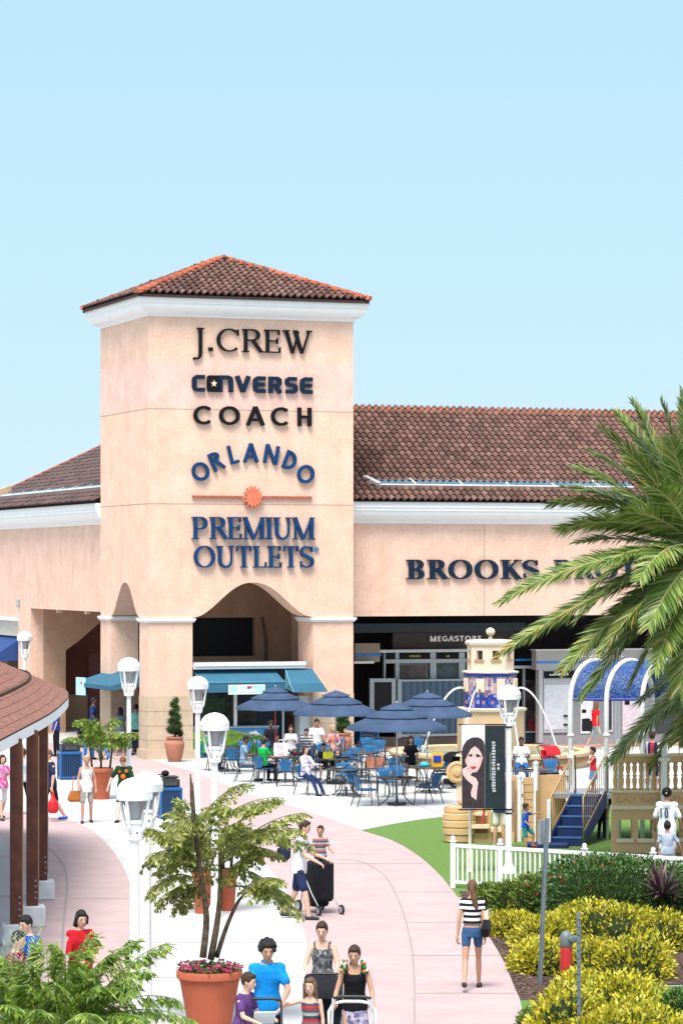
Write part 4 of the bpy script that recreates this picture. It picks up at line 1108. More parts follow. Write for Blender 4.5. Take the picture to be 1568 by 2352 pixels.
flat('printed_cheek', [(500, 880), (528, 960), (500, 1060), (470, 1150), (420, 1235), (360, 1250), (420, 1180), (455, 1080), (470, 980)], .0045, M_shade_b); flat('printed_cheek', [(255, 880), (215, 960), (190, 1010), (210, 1080), (240, 1130), (240, 1040), (250, 960)], .0045, M_shade_b)
flat('printed_hand', [(140, 1180), (200, 1150), (260, 1110), (280, 1130), (225, 1190), (300, 1160), (320, 1180), (260, 1240), (330, 1200), (350, 1225), (290, 1300), (400, 1360), (440, 1450), (420, 1600), (405, 1790), (310, 1720), (300, 1640), (340, 1500), (220, 1390), (150, 1290)], .0065, M_skin_b)
rnd = random.Random(9)
y = 640
mb = MB()
while y < 1620:
    h = rnd.uniform(28, 55)
    if not 1380 < y < 1420: mb.box(bx(700 + rnd.uniform(-10, 10)), bx(762 + rnd.uniform(-8, 8)), -.0150, -.0122, bz(y + h), bz(y))
    y += h + rnd.uniform(14, 22)
mb.build('lettering', mat('print_grey', (.40, .42, .43), .6), bn)
mb = MB(); y = 860
while y < 1400: mb.box(bx(655), bx(682), -.0150, -.0122, bz(y + 26), bz(y)); y += 36
mb.build('small_lettering', mat('print_dim', (.14, .16, .165), .6), bn)
mb = MB(); mb.prism([(bx(x), bz(y)) for x, y in el(818, 1095, 26, 26, 14)], (0, -.0122, 0), (1, 0, 0), (0, 0, 1), (0, -1, 0), 0, .002); mb.prism([(bx(x), bz(y)) for x, y in el(818, 1170, 24, 30, 14)], (0, -.0122, 0), (1, 0, 0), (0, 0, 1), (0, -1, 0), 0, .002); mb.build('emblem', MATS['print_grey'], bn, fix=True)
for z_ in (bh + .0, -.02):
    mb = MB(); mb.tube([(-.06, .0, z_), (bw + .10, .02, z_)], .014, 8); mb.build('rod', M_blk, bn)
for z_ in (bh + .05, bh - .05, -.02, -.10):
    mb = MB(); mb.M = Matrix.Translation((ax(1168, bY) - ax(1060, bY), .1, z_)); mb.lathe([(.062, -.015), (.075, -.015), (.075, .015), (.062, .015), (.062, -.015)], 16, cap=False); mb.build('clamp', M_blk, bn)
# cream post by the fence, steel posts in the bed, red standpipe
def post(name, px, pyb, pyt, Y, r, m, label, cat, lean=0.0):
    X = ax(px, Y); h = az(pyt, Y); t = thing(name, (X, Y, 0), label, cat)
    return t, h
t, h = post('marker_post', 1079, 0, 1800, 61.9, .03, None, 'slim cream post in front of the fence under the banner', 'post')
mb = MB(); mb.lathe([(.05, 0), (.05, .05), (.034, .06), (.030, h - .05), (.01, h)], 12); mb.build('shaft', mat('cream_enamel', (.66, .60, .47), .5), t, angle=40)
M_galv = mat('galvanised_steel', (.24, .28, .31), .45, .5, .4, var=.12, scale=9)
p0 = gp(1239, 2262); dY = 43.5
t = thing('sign_post', (p0.x, p0.y, 0), 'taller grey steel post in the planting bed with a sign seen from its side', 'sign post')
top = Vector((ax(1256, p0.y), p0.y, az(1880, p0.y))) - Vector((p0.x, p0.y, 0))
mb = MB(); d_ = top.normalized()
for sx_, w_ in ((0, .05), ):
    mb.loft([[(-.035, -.03, 0), (-.012, .02, 0), (.012, .02, 0), (.035, -.03, 0), (.030, -.034, 0), (.009, .010, 0), (-.009, .010, 0), (-.030, -.034, 0)], [(top.x + a, b, top.z) for a, b in ((-.035, -.03), (-.012, .02), (.012, .02), (.035, -.03), (.030, -.034), (.009, .010), (-.009, .010), (-.030, -.034))]])
mb.build('channel', M_galv, t, fix=True)
mb = MB(); q = top * .855; mb.M = Matrix.Translation(q) @ Matrix.Rotation(R(62), 4, 'Z'); mb.cbox((.0, .04, .16), .36, .012, .36, b=.004); mb.build('sign_plate', mat('sign_back', (.40, .43, .46), .35, .5, .5), t)
mb = MB()
for zz in (.05, .27): mb.M = Matrix.Translation(q + Vector((0, 0, zz))); mb.tube([(0, -.03, 0), (0, .06, 0)], .012, 6)
p1 = gp(1330, 2420)
t2 = thing('steel_post', (p1.x, p1.y, 0), 'shorter grey steel post before the red standpipe in the yellow shrubs', 'post')
hh = az(2097, p1.y)
mb = MB(); mb.loft([[(a + o_, b, z) for a, b in ((-.026, -.02), (-.01, .02), (.01, .02), (.026, -.02), (.022, -.026), (.008, .008), (-.008, .008), (-.022, -.026))] for z, o_ in ((0, 0), (hh, -.012))]); mb.build('channel', M_galv, t2, fix=True)
mb = MB()
for z in range(12): mb.box(-.006 - .01, .006 - .01, -.0300, -.0265, hh - .1 - z * .1, hh - .08 - z * .1)
mb.build('bolt_holes', M_blk, t2)
p2 = gp(1300, 2262)
hd = thing('standpipe', (p2.x, p2.y, 0), 'red standpipe with grey twin outlets among the yellow shrubs', 'hydrant')
mb = MB(); mb.lathe([(.088, 0), (.088, .54), (.08, .56)], 16); mb.build('pipe', mat('hydrant_red', (.42, .012, .012), .45, .5), hd, angle=40)
mb = MB(); z_ = .56
mb.lathe([(.085, z_), (.095, z_ + .02), (.095, z_ + .16), (.06, z_ + .22), (.02, z_ + .24)], 16)
mb.build('head', mat('hydrant_grey', (.12, .15, .155), .5, .5), hd, angle=40)
for s_ in (42, 84):
    mb = MB(); mb.M = Matrix.Translation((0, 0, z_ + .12)) @ Matrix.Rotation(R(s_), 4, 'Z') @ Matrix.Rotation(R(90), 4, 'X'); mb.lathe([(.045, 0), (.045, .10), (.055, .11), (.055, .15), (.02, .16)], 14); mb.build('outlet', MATS['hydrant_grey'], hd, angle=40)

# ============================================================ litter bins
M_bin = mat('bin_blue', (.008, .045, .12), .4, .5, var=.1); M_bin2 = mat('bin_bright_blue', (.012, .10, .30), .35, .4); M_binl = mat('bin_lid', (.012, .014, .018), .45, .5)
def bin_(px, pyb, w, h, label):
    p = gp(px, pyb); t = thing('litter_bin', p, label, 'bin', 'blue slatted litter bins', rz=R(14))
    mb = MB(); mb.cbox((0, 0, h * .36), w * .86, w * .86, h * .66, b=.02); mb.build('liner', mat('bin_inner', (.008, .018, .032), .6), t)
    for k in range(11):
        x_ = -w / 2 + .03 + (w - .06) * k / 10
        for a in range(4):
            if a % 2 and k in (0, 10): continue
            mb = MB(); mb.M = Matrix.Rotation(R(90 * a), 4, 'Z'); mb.box(x_ - .016, x_ + .016, -w / 2, -w / 2 + .02, .09, h * .66); mb.build('slat', M_bin, t)
    for z0, z1, o_ in ((.03, .088, .015), (h * .661, h * .735, .02)):
        mb = MB(); mb.cbox((0, 0, (z0 + z1) / 2), w + 2 * o_, w + 2 * o_, z1 - z0, b=.012); mb.build('rim', M_bin2, t)
    for a in range(4):
        mb = MB(); x_ = w / 2 + .005; mb.cbox((x_ * (1 if a in (0, 3) else -1), x_ * (1 if a < 2 else -1), h * .36), .045, .045, h * .72, b=.006); mb.build('corner_post', M_bin2, t)
    mb = MB(); mb.cbox((0, 0, h * .83), w * .9, w * .9, h * .185, b=.02); mb.cbox((0, 0, h * .97), w * .80, w * .80, .05, b=.02); mb.build('lid', M_binl, t)
    mb = MB(); mb.cbox((0, -w * .455, h * .83), w * .6, .02, h * .09); mb.build('flap', mat('bin_flap', (.05, .055, .06), .4), t)
    return t
bin_(160, 1790, .60, 1.12, 'blue slatted bin with black lid on the left plaza')
bin_(389, 1880, .50, 1.06, 'blue slatted bin with black lid right of the nearest lamp')
bp_ = gp(843, 1722)
bin_(843, 1722, .62, 1.10, 'blue slatted bin by the right pier of the tower behind the cafe')
# black cap lying on the lid
bb = gp(389, 1880)
cp = thing('cap', (bb.x - .10, bb.y - .05, 1.09), 'small black cap left lying on the lid of the blue bin', 'cap')
mb = MB(); mb.ell((0, 0, .03), .10, .11, .075, 14, 8); mb.build('crown', M_blk, cp, smooth=True)
mb = MB(); mb.ell((-.11, -.02, .0), .10, .08, .012, 12, 6); mb.build('brim', M_blk, cp, smooth=True)

# ============================================================ fountain
FO = Vector((ax(1126, 95.5), 95.5, 0))
fo = thing('fountain', FO, 'round fountain with a tan pedestal, blue tiled drum and a cream lantern top', 'fountain', rz=R(12))
M_rim = mat('fountain_stone', (.58, .42, .25), .8, .2, var=.08, scale=2); M_rim2 = mat('rim_brown', (.33, .20, .105), .8, .2)
M_crm = mat('cream_render', (.66, .53, .40), .85, .2, var=.06, scale=3)
mb = MB(); mb.lathe([(3.05, 0), (3.05, .34), (3.18, .36), (3.2, .40), (3.2, .47), (3.15, .50), (2.85, .50), (2.8, .47), (2.8, .15)], 48, cap=False); mb.build('basin', M_rim, fo, angle=35)
mb = MB(); mb.lathe([(3.06, .18), (3.10, .20), (3.10, .33), (3.06, .345)], 48, cap=False); mb.build('basin_band', M_rim2, fo)
mb = MB(); mb.lathe([(2.81, .12), (2.81, .36), (0.01, .361)], 48, cap=False); mb.build('water', mat('fountain_water', (.22, .34, .29), .12, .6, var=.35, scale=5, bump=.6, bscale=7), fo)
mb = MB(); o8 = R(22.5)
Zp, Zd, Zl, Zt = 1.83, 2.93, 3.98, 4.37
mb.lathe([(1.06, .3), (1.06, Zp - .12)], 8, ph=o8); mb.build('pedestal', mat('tan_render', (.58, .40, .235), .85, .2, var=.06, scale=2), fo)
mb = MB(); mb.lathe([(1.06, Zp - .119), (1.14, Zp - .09), (1.16, Zp - .02), (1.10, Zp), (.6, Zp)], 8, ph=o8); mb.build('pedestal_cornice', M_crm, fo)
def azul(name, cols):
    m, t, b = nodes(name)
    tc = t.nodes.new('ShaderNodeTexCoord'); sp = t.nodes.new('ShaderNodeSeparateXYZ'); t.links.new(tc.outputs['Object'], sp.inputs[0])
    at = t.nodes.new('ShaderNodeMath'); at.operation = 'ARCTAN2'; t.links.new(sp.outputs['Y'], at.inputs[0]); t.links.new(sp.outputs['X'], at.inputs[1])
    cb = t.nodes.new('ShaderNodeCombineXYZ'); t.links.new(at.outputs[0], cb.inputs[0]); t.links.new(sp.outputs['Z'], cb.inputs[1])
    v = t.nodes.new('ShaderNodeTexVoronoi'); v.distance = 'CHEBYCHEV'; v.inputs['Scale'].default_value = 9; v.inputs['Randomness'].default_value = .25
    t.links.new(cb.outputs[0], v.inputs['Vector'])
    s2_ = t.nodes.new('ShaderNodeSeparateColor'); t.links.new(v.outputs['Color'], s2_.inputs[0])
    r = t.nodes.new('ShaderNodeValToRGB'); r.color_ramp.interpolation = 'CONSTANT'; e = r.color_ramp.elements; k = len(cols)
    e[0].position = 0; e[0].color = rgb(cols[0]); e[1].position = 1 / k; e[1].color = rgb(cols[1])
    for i in range(2, k): x = e.new(i / k); x.color = rgb(cols[i])
    t.links.new(s2_.outputs[0], r.inputs[0]); t.links.new(r.outputs[0], b.inputs['Base Color']); b.inputs['Roughness'].default_value = .25
    return m
M_az = azul('blue_glazed_tiles', [(.012, .028, .20), (.02, .05, .28), (.25, .30, .50), (.012, .03, .22), (.30, .16, .16), (.03, .06, .30)])
M_az2 = azul('patterned_tiles', [(.40, .28, .30), (.10, .10, .28), (.48, .40, .40), (.18, .10, .20), (.45, .33, .28)])
r_ = .83
mb = MB(); mb.lathe([(r_, Zp), (r_, Zp + .42)], 32, cap=False); mb.build('tiled_base', M_az, fo, angle=40)
mb = MB(); mb.lathe([(r_ - .03, Zp + .42), (r_ - .03, Zd - .12)], 32, cap=False); mb.build('tiled_drum', M_az2, fo, angle=40)
mb = MB(); mb.lathe([(r_ + .01, Zd - .119), (r_ + .01, Zd - .02)], 32, cap=False); mb.build('tiled_band', mat('cobalt_tiles', (.012, .022, .20), .25), fo)
for k in range(8):
    a = R(45 * k + 8)
    mb = MB(); mb.M = Matrix.Rotation(a, 4, 'Z'); mb.cbox((r_ + .0, 0, (Zp + Zd) / 2 + .16), .08, .27, .42, b=.015); pn = mb.build('niche', M_crm, fo)
    mb = MB(); mb.M = Matrix.Rotation(a, 4, 'Z'); mb.ell((r_ + .05, 0, Zp + .56), .04, .05, .055, 10, 6); mb.build('spout', M_rim2, pn, smooth=True)
mb = MB(); mb.lathe([(r_ + .02, Zd - .02), (r_ + .07, Zd), (r_ + .07, Zd + .04), (.74, Zd + .07), (.74, Zd + .36)], 8, cap=False, ph=o8); mb.build('lantern_base', M_crm, fo)
zw0, zw1 = Zd + .42, Zd + .70
mb = MB(); mb.lathe([(.74, Zd + .361), (.74, zw0)], 8, cap=False, ph=o8); mb.lathe([(.74, zw1), (.74, Zl - .20), (.80, Zl - .17), (.82, Zl - .10), (.74, Zl - .03), (.3, Zl)], 8, cap=False, ph=o8)
for k in range(8):
    a0, a1 = o8 + R(45 * k), o8 + R(45 * (k + 1)); P, Q = Vector((.74 * math.cos(a0), .74 * math.sin(a0), 0)), Vector((.74 * math.cos(a1), .74 * math.sin(a1), 0))
    for f0, f1 in ((0, .30), (.70, 1)):
        A_, B_ = P.lerp(Q, f0), P.lerp(Q, f1); inn = .82
        mb.loft([[(A_.x, A_.y, zw0), (B_.x, B_.y, zw0), (B_.x * inn, B_.y * inn, zw0), (A_.x * inn, A_.y * inn, zw0)], [(A_.x, A_.y, zw1), (B_.x, B_.y, zw1), (B_.x * inn, B_.y * inn, zw1), (A_.x * inn, A_.y * inn, zw1)]])
mb.build('lantern', M_crm, fo, fix=True)
mb = MB(); mb.lathe([(.56, zw0 - .05), (.56, zw1 + .05)], 8, ph=o8); mb.build('lantern_core', mat('lantern_shade', (.16, .12, .09), .8), fo)
for k in range(8):
    a = R(45 * k + 45); mb = MB(); mb.M = Matrix.Rotation(a, 4, 'Z'); mb.box(.684, .73, -.17, .17, zw0 - .06, zw0 - .0); mb.build('window_sill', mat('sill_rust', (.42, .24, .13), .8), fo)
mb = MB(); mb.lathe([(.10, Zl - .02), (.06, Zl + .05), (.05, Zl + .10), (.12, Zl + .15), (.15, Zl + .23), (.12, Zl + .31), (.03, Zl + .36)], 16); mb.build('finial', M_crm, fo, smooth=True)
M_jet = mat('water_jet', (.85, .88, .90), .15, .5, trans=.35, var=.02)
for k in range(8):
    a = R(45 * k + 8); c, s_ = math.cos(a), math.sin(a); pts = []; rad = []
    for i in range(15):
        t = i / 14; rr = r_ + .08 + 1.42 * t; z = Zp + .60 + .42 * t - 2.55 * t * t
        pts.append((rr * c, rr * s_, max(z, .36))); rad.append(.018 + .012 * t)
    mb = MB(); mb.tube(pts, rad, 6); mb.build('water_jet', M_jet, fo, smooth=True)
    mb = MB(); rr = r_ + 1.5; rn = random.Random(k)
    for q in range(16): mb.ell((rr * c + rn.uniform(-.2, .2), rr * s_ + rn.uniform(-.2, .2), .38 + rn.random() * .12), .025, .025, .02, 6, 4)
    mb.build('splash', M_jet, fo, smooth=True)

# ============================================================ cafe furniture
M_cb = mat('chair_blue', (.015, .115, .26), .5, .4, var=.12, scale=7); M_cm = mat('chair_metal', (.014, .015, .018), .45, .5)
M_tb = mat('table_mesh', (.035, .036, .04), .5, .5, var=.3, scale=40)
ch0 = thing('cafe_chair', (0, 0, 0), 'x', 'chair', 'blue cafe chairs on the plaza')   # faces -y
mb = MB()
mb.loft([[(-.22, -.23, .43), (.22, -.23, .43), (.21, .20, .42), (-.21, .20, .42)], [(-.22, -.23, .455), (.22, -.23, .455), (.21, .20, .45), (-.21, .20, .45)]]); mb.build('seat', M_cb, ch0, fix=True)
for i in range(5):                                    # fan of back slats
    t = (i - 2) / 2
    mb = MB(); mb.loft([[(t*.10 - .026, .215, .47), (t*.10 + .026, .215, .47), (t*.10 + .026, .228, .47), (t*.10 - .026, .228, .47)], [(t*.19 - .042, .30 - .04*abs(t), .80 - .03*t*t), (t*.19 + .042, .30 - .04*abs(t), .80 - .03*t*t), (t*.19 + .042, .313 - .04*abs(t), .80 - .03*t*t), (t*.19 - .042, .313 - .04*abs(t), .80 - .03*t*t)]]); mb.build('back_slat', M_cb, ch0, fix=True)
mb = MB(); mb.tube([(-.22, .20, .44), (-.235, .24, .62), (-.225, .29, .78), (-.12, .32, .85), (0, .33, .865), (.12, .32, .85), (.225, .29, .78), (.235, .24, .62), (.22, .20, .44)], .013, 6); mb.build('back_frame', M_cm, ch0, smooth=True)
mb = MB(); mb.box(-.13, .13, .222, .232, .55, .70); mb.build('back_panel', M_cb, ch0)
for s_ in (-1, 1):
    mb = MB(); mb.tube([(s_*.23, .24, .64), (s_*.275, .05, .66), (s_*.275, -.17, .65), (s_*.25, -.235, .60), (s_*.235, -.235, .43), (s_*.25, -.27, 0)], .013, 6); mb.build('front_leg', M_cm, ch0, smooth=True)
    mb = MB(); mb.tube([(s_*.215, .19, .44), (s_*.225, .26, .2), (s_*.235, .33, 0)], .013, 6); mb.build('rear_leg', M_cm, ch0, smooth=True)
mb = MB(); mb.tube([(-.235, -.235, .425), (.235, -.235, .425), (.215, .20, .42), (-.215, .20, .42), (-.235, -.235, .425)], .011, 6); mb.build('seat_frame', M_cm, ch0)
tb0 = thing('cafe_table', (0, 0, 0), 'x', 'table', 'round black cafe tables')
mb = MB(); mb.lathe([(.50, .70), (.53, .705), (.535, .725), (.525, .74), (.03, .745)], 32, cap=False); mb.lathe([(.50, .70), (.03, .71)], 32, cap=False); mb.build('tabletop', M_tb, tb0, angle=40)
for k in range(4):
    a = R(45 + 90 * k); c, s_ = math.cos(a), math.sin(a)
    mb = MB(); mb.tube([(r * c, r * s_, z) for r, z in ((.40, .70), (.28, .62), (.20, .48), (.18, .34), (.22, .20), (.34, .08), (.46, .0))], .016, 6); mb.build('leg', M_cm, tb0, smooth=True)
mb = MB(); mb.lathe([(.24, .05), (.26, .05), (.26, .07), (.24, .07), (.24, .05)], 24, cap=False); mb.lathe([(.03, .0), (.03, .25)], 8); mb.build('ring', M_cm, tb0)
used = set()
def place(src, p, rz, label, key):
    if key not in used:
        used.add(key); src.location = p; src.rotation_euler = (0, 0, rz); src['label'] = label; return src
    return copy_thing(src, p, rz, label)
def tabp(px, py): Y = FPX * (CAMH - .74) / (py - HY); return Vector((ax(px, Y), Y, 0))
T = {'front': tabp(911, 1785), 'mid': tabp(795, 1766), 'fam': tabp(655, 1738), 'back': tabp(771, 1742), 'lady': tabp(985, 1761), 'left': tabp(522, 1717), 'right': tabp(1225, 1768), 'far': tabp(830, 1729)}
for k, l in (('front', 'front round black table under the nearest umbrella'), ('mid', 'black table beside the woman in a lilac top'), ('fam', 'black table with the white shopping bag on it'), ('back', 'black table at the foot of the middle umbrella'),
             ('lady', 'black table with bright toys before the long haired woman'), ('left', 'black table at the left end of the cafe by the counter'), ('right', 'black table partly hidden behind the banner lamp post'), ('far', 'black table farthest back beside the right pier')):
    place(tb0, T[k], R(17 * len(l)), l, 'tb')
def chair(px, py, look, label):                       # look: where it faces
    p = gp(px, py); d = (look - p) if isinstance(look, Vector) else Vector((math.sin(R(look)), -math.cos(R(look)), 0))
    rz = math.atan2(d.x, -d.y)
    return place(ch0, p, rz, label, 'ch'), p, rz
SEAT = {}
for key, px, py, look, l in (
    ('c1', 840, 1852, T['front'], 'empty blue chair with its back to the camera left of the front table'),
    ('c2', 818, 1832, T['front'] + Vector((.4, .5, 0)), 'empty blue chair left of the front table, farther from the camera'),
    ('c3', 983, 1846, T['front'], 'empty blue chair right of the front table'),
    ('c4', 908, 1826, -10, 'empty blue chair behind the front table facing the camera'),
    ('c5', 790, 1818, T['mid'], 'empty blue chair before the table of the lilac top woman'),
    ('c6', 862, 1800, T['mid'], 'blue chair with salmon bags hung on it'),
    ('gray', 565, 1796, T['fam'], 'blue chair holding the man in a grey blue shirt'),
    ('green', 607, 1800, T['fam'], 'blue chair holding the person in a green shirt'),
    ('lilac', 707, 1826, T['mid'] + Vector((-.3, -.4, 0)), 'blue chair holding the woman in a lilac top'),
    ('kid', 743, 1800, T['mid'], 'blue chair holding the child with dark hair and a dark top'),
    ('wht', 668, 1765, T['fam'], 'blue chair holding the woman in a white tee'),
    ('strp', 703, 1768, T['fam'], 'blue chair holding the boy in a striped shirt'),
    ('coral', 765, 1765, T['back'], 'blue chair holding the blonde woman in coral'),
    ('blk', 943, 1796, T['lady'], 'blue chair holding the long haired woman in black'),
    ('jean', 1197, 1800, T['right'], 'blue chair holding the man in a white tee and jeans'),
    ('e1', 531, 1778, T['left'], 'empty blue chair right of the left end table'),
    ('e2', 478, 1770, T['left'], 'empty blue chair half behind the lamp posts'),
    ('e3', 812, 1778, T['back'], 'empty blue chair right of the middle umbrella pole'),
    ('e4', 848, 1772, T['far'], 'empty blue chair below the back table, before the blue bin'),
    ('e5', 842, 1752, T['far'], 'empty blue chair right behind the back table'),
    ('e6', 606, 1762, T['fam'], 'empty blue chair behind the green shirted person'),
    ('e7', 912, 1806, T['lady'], 'empty blue chair left of the long haired woman'),
    ('e8', 1018, 1806, T['lady'], 'empty blue chair at the right of the toy covered table'),
    ('e9', 1262, 1808, T['right'], 'empty blue chair right of the man in jeans'),
    ('e10', 798, 1790, T['back'], 'empty blue chair behind the lilac top woman’s table'),
    ('e11', 655, 1806, T['fam'], 'empty blue chair in front of the white shopping bag')):
    SEAT[key] = chair(px, py, look, l.replace('’', "'"))
for k_, (px, py, tk, l) in enumerate(((742, 1770, 'back', 'empty blue chair left of the middle umbrella pole'), (690, 1752, 'fam', 'empty blue chair at the far side of the family table'), (868, 1758, 'far', 'empty blue chair between the back table and the long haired woman'),
    (775, 1752, 'back', 'empty blue chair behind the middle umbrella table'), (560, 1762, 'left', 'empty blue chair before the counter, right of the left end table'), (500, 1752, 'left', 'empty blue chair right against the mural counter'), (958, 1752, 'lady', 'empty blue chair behind the toy covered table by the fountain'), (1160, 1806, 'right', 'empty blue chair seen between the banner and its lamp post'), (886, 1832, 'front', 'empty blue chair tucked under the left side of the front table'), (770, 1800, 'mid', 'empty blue chair between the child and the lilac top woman'))):
    chair(px, py, T[tk], l)
# umbrellas
M_umb = mat('umbrella_cloth', (.047, .075, .132), .8, .12, var=.18, scale=2, bump=.15, bscale=12); M_pole = mat('aluminium_pole', (.42, .43, .44), .4, .5, .3)
M_rpole = mat('red_pole', (.55, .015, .02), .4, .5)
ub0 = thing('cafe_umbrella', (0, 0, 0), 'x', 'umbrella', 'navy cafe umbrellas')
ns = 8
def uring(r, z, sag=0):
    out = []
    for k in range(ns * 4):
        a = 2 * math.pi * k / (ns * 4); q = abs((k % 4) - 2) / 2                   # 1 on a rib, 0 mid panel
        rr = r * (math.cos(math.pi / ns) / math.cos((k % 4 - 2) * math.pi / (ns * 2) * 1.0) if True else 1); rr = r * (.955 + .045 * q)
        out.append((rr * math.cos(a), rr * math.sin(a), z - sag * (1 - q) * .5))
    return out
for nm, prof in (('lower_canopy', [(1.30, 2.02), (1.28, 2.10), (.98, 2.235), (.70, 2.355)]), ('middle_canopy', [(.80, 2.345), (.79, 2.375), (.52, 2.485), (.34, 2.56)]), ('top_canopy', [(.43, 2.555), (.42, 2.58), (.20, 2.665), (.05, 2.71), (.01, 2.715)])):
    mb = MB(); mb.loft([uring(r, z, .035 * r if i < 2 else .03 * r) for i, (r, z) in enumerate(prof)], cap=False); o_ = mb.build(nm, M_umb, ub0, angle=60)
mb = MB(); mb.lathe([(.02, .0), (.02, 2.70)], 12); pole0 = mb.build('pole', M_pole, ub0, angle=40)
mb = MB(); mb.lathe([(.005, 2.715), (.028, 2.725), (.028, 2.75), (.005, 2.77)], 10); mb.build('finial', M_pole, ub0)
mb = MB(); mb.lathe([(.24, 0), (.24, .05), (.06, .09), (.04, .12)], 20); mb.build('base', M_cm, ub0, angle=40)
for k in range(ns):
    a = 2 * math.pi * k / ns; c, s_ = math.cos(a), math.sin(a)
    mb = MB(); mb.tube([(.03 * c, .03 * s_, 2.66), (1.27 * c, 1.27 * s_, 2.085)], .009, 5); rb = mb.build('rib', M_pole, ub0)
    mb = MB(); mb.tube([(.03 * c, .03 * s_, 2.02), (.62 * c, .62 * s_, 2.37)], .008, 5); mb.build('strut', M_pole, rb)
uA = Vector((ax(632, 92), 92, 0)); uB = T['back']; uC = T['front']; uD = T['lady'] + Vector((0, 1.0, 0))
place(ub0, uC, R(6), 'nearest navy cafe umbrella, lowest in the picture', 'ub').scale = (1.03, 1.03, .985)
copy_thing(ub0, uB, R(15), 'navy cafe umbrella on a pale pole in the middle of the row').scale = (.97, .97, .99)
copy_thing(ub0, Vector((ax(981, 86.5), 86.5, 0)), R(20), 'navy cafe umbrella at the right, behind the nearest one')
ua_ = copy_thing(ub0, uA, R(3), 'navy cafe umbrella at the left on a red pole'); ua_.scale = (.92, .92, .96)
for c in ua_.children:
    if c.name.startswith('pole'): c.data = c.data.copy(); c.data.materials[0] = M_rpole
# bits on the tables
def bag(name, p, w, d, h, m, label, rz=0, handles=True):
    t = thing(name, p, label, 'bag', rz=rz)
    mb = MB(); mb.loft([[(-w/2, -d/2, 0), (w/2, -d/2, 0), (w/2, d/2, 0), (-w/2, d/2, 0)], [(-w*.53, -d*.5, h*.5), (w*.53, -d*.5, h*.5), (w*.53, d*.5, h*.5), (-w*.53, d*.5, h*.5)], [(-w*.5, -d*.42, h), (w*.5, -d*.42, h), (w*.5, d*.42, h), (-w*.5, d*.42, h)]]); mb.build('body', m, t, fix=True)
    if handles:
        for s_ in (-1, 1): mb = MB(); mb.tube([(-w*.2, s_*d*.4, h), (-w*.15, s_*d*.4, h + .09), (w*.15, s_*d*.4, h + .09), (w*.2, s_*d*.4, h)], .008, 5); mb.build('handle', m, t)
    return t
M_bagw = cells('white_bag_print', [(.75, .72, .73), (.72, .45, .48), (.76, .74, .74), (.75, .6, .62)], 9)
bag('shopping_bag', T['fam'] + Vector((-.12, -.25, .745)), .40, .2, .40, M_bagw, 'white and pink shopping bag standing on the family table')
M_sal = mat('salmon_paper', (.62, .25, .15), .7, .2)
q = SEAT['c6'][1]
bag('shopping_bag', q + Vector((-.14, -.16, .455)), .24, .10, .32, M_sal, 'left salmon paper bag on the blue chair', R(-25)); bag('shopping_bag', q + Vector((.14, -.10, .455)), .24, .10, .30, M_sal, 'right salmon paper bag on the blue chair', R(-25))
q = gp(882, 1800); bag('backpack', T['lady'] + Vector((.22, -.1, .745)), .30, .2, .38, mat('toy_yellow', (.62, .34, .01), .5), 'yellow and blue toy backpack on the table by the long haired woman')
o_ = bpy.data.objects['backpack']; mb = MB(); mb.cbox((0, -.115, .22), .22, .03, .18, b=.01); mb.build('front_pocket', mat('toy_blue', (.01, .035, .35), .5), o_)
mb = MB(); mb.ell((0, 0, .07), .13, .10, .08, 12, 8); tag(mb.build('toy', mat('toy_cyan', (.02, .40, .62), .5), smooth=True), 'cyan soft toy lying at the front edge of the table', 'toy').location = T['lady'] + Vector((-.14, -.36, .745))
mb = MB(); mb.lathe([(.03, 0), (.04, .11), (.042, .115)], 12); tag(mb.build('paper_cup', mat('cup_red', (.55, .02, .03), .5), smooth=True), 'red drinking cup on the family table', 'cup').location = T['fam'] + Vector((.28, .1, .745))
rnd = random.Random(31)
for i, (tk, dx_, dy_, kind, l) in enumerate((('front', .2, -.2, 'tray', 'brown tray lying on the front table'), ('mid', -.2, .1, 'tray', 'brown tray on the table of the lilac top woman'), ('mid', .15, -.15, 'cup', 'white cup on the table of the lilac top woman'), ('fam', .1, -.3, 'cup', 'white cup right of the shopping bag on the family table'),
    ('back', .2, .1, 'tray', 'brown tray on the table of the middle umbrella'), ('lady', .38, .05, 'cup', 'white cup at the right end of the toy covered table'), ('right', -.1, -.1, 'tray', 'brown tray on the table behind the banner lamp post'), ('back', -.1, .25, 'cup', 'white cup on the table of the middle umbrella'), ('front', -.15, .1, 'cup', 'white cup beside the umbrella pole on the front table'))):
    p = T[tk] + Vector((dx_, dy_, .746)); t = thing('food_' + kind if kind == 'tray' else 'paper_cup', p, l, kind, rz=rnd.uniform(0, 3)); mb = MB()
    if kind == 'tray':
        mb.loft([[(-.18 * a, -.13 * a, z), (.18 * a, -.13 * a, z), (.18 * a, .13 * a, z), (-.18 * a, .13 * a, z)] for a, z in ((.9, 0), (1, .03), (.96, .03), (.86, .008))]); mb.build('base', mat('tray_brown', (.14, .08, .05), .5), t); mb = MB(); mb.cbox((.03, .02, .022), .14, .10, .02, .4); mb.build('paper_liner', mat('liner_white', (.7, .66, .6), .7), t)
    else: mb.lathe([(.03, 0), (.042, .12), (.044, .125), (.02, .135)], 12); mb.build('cup', M_whl, t, smooth=True)
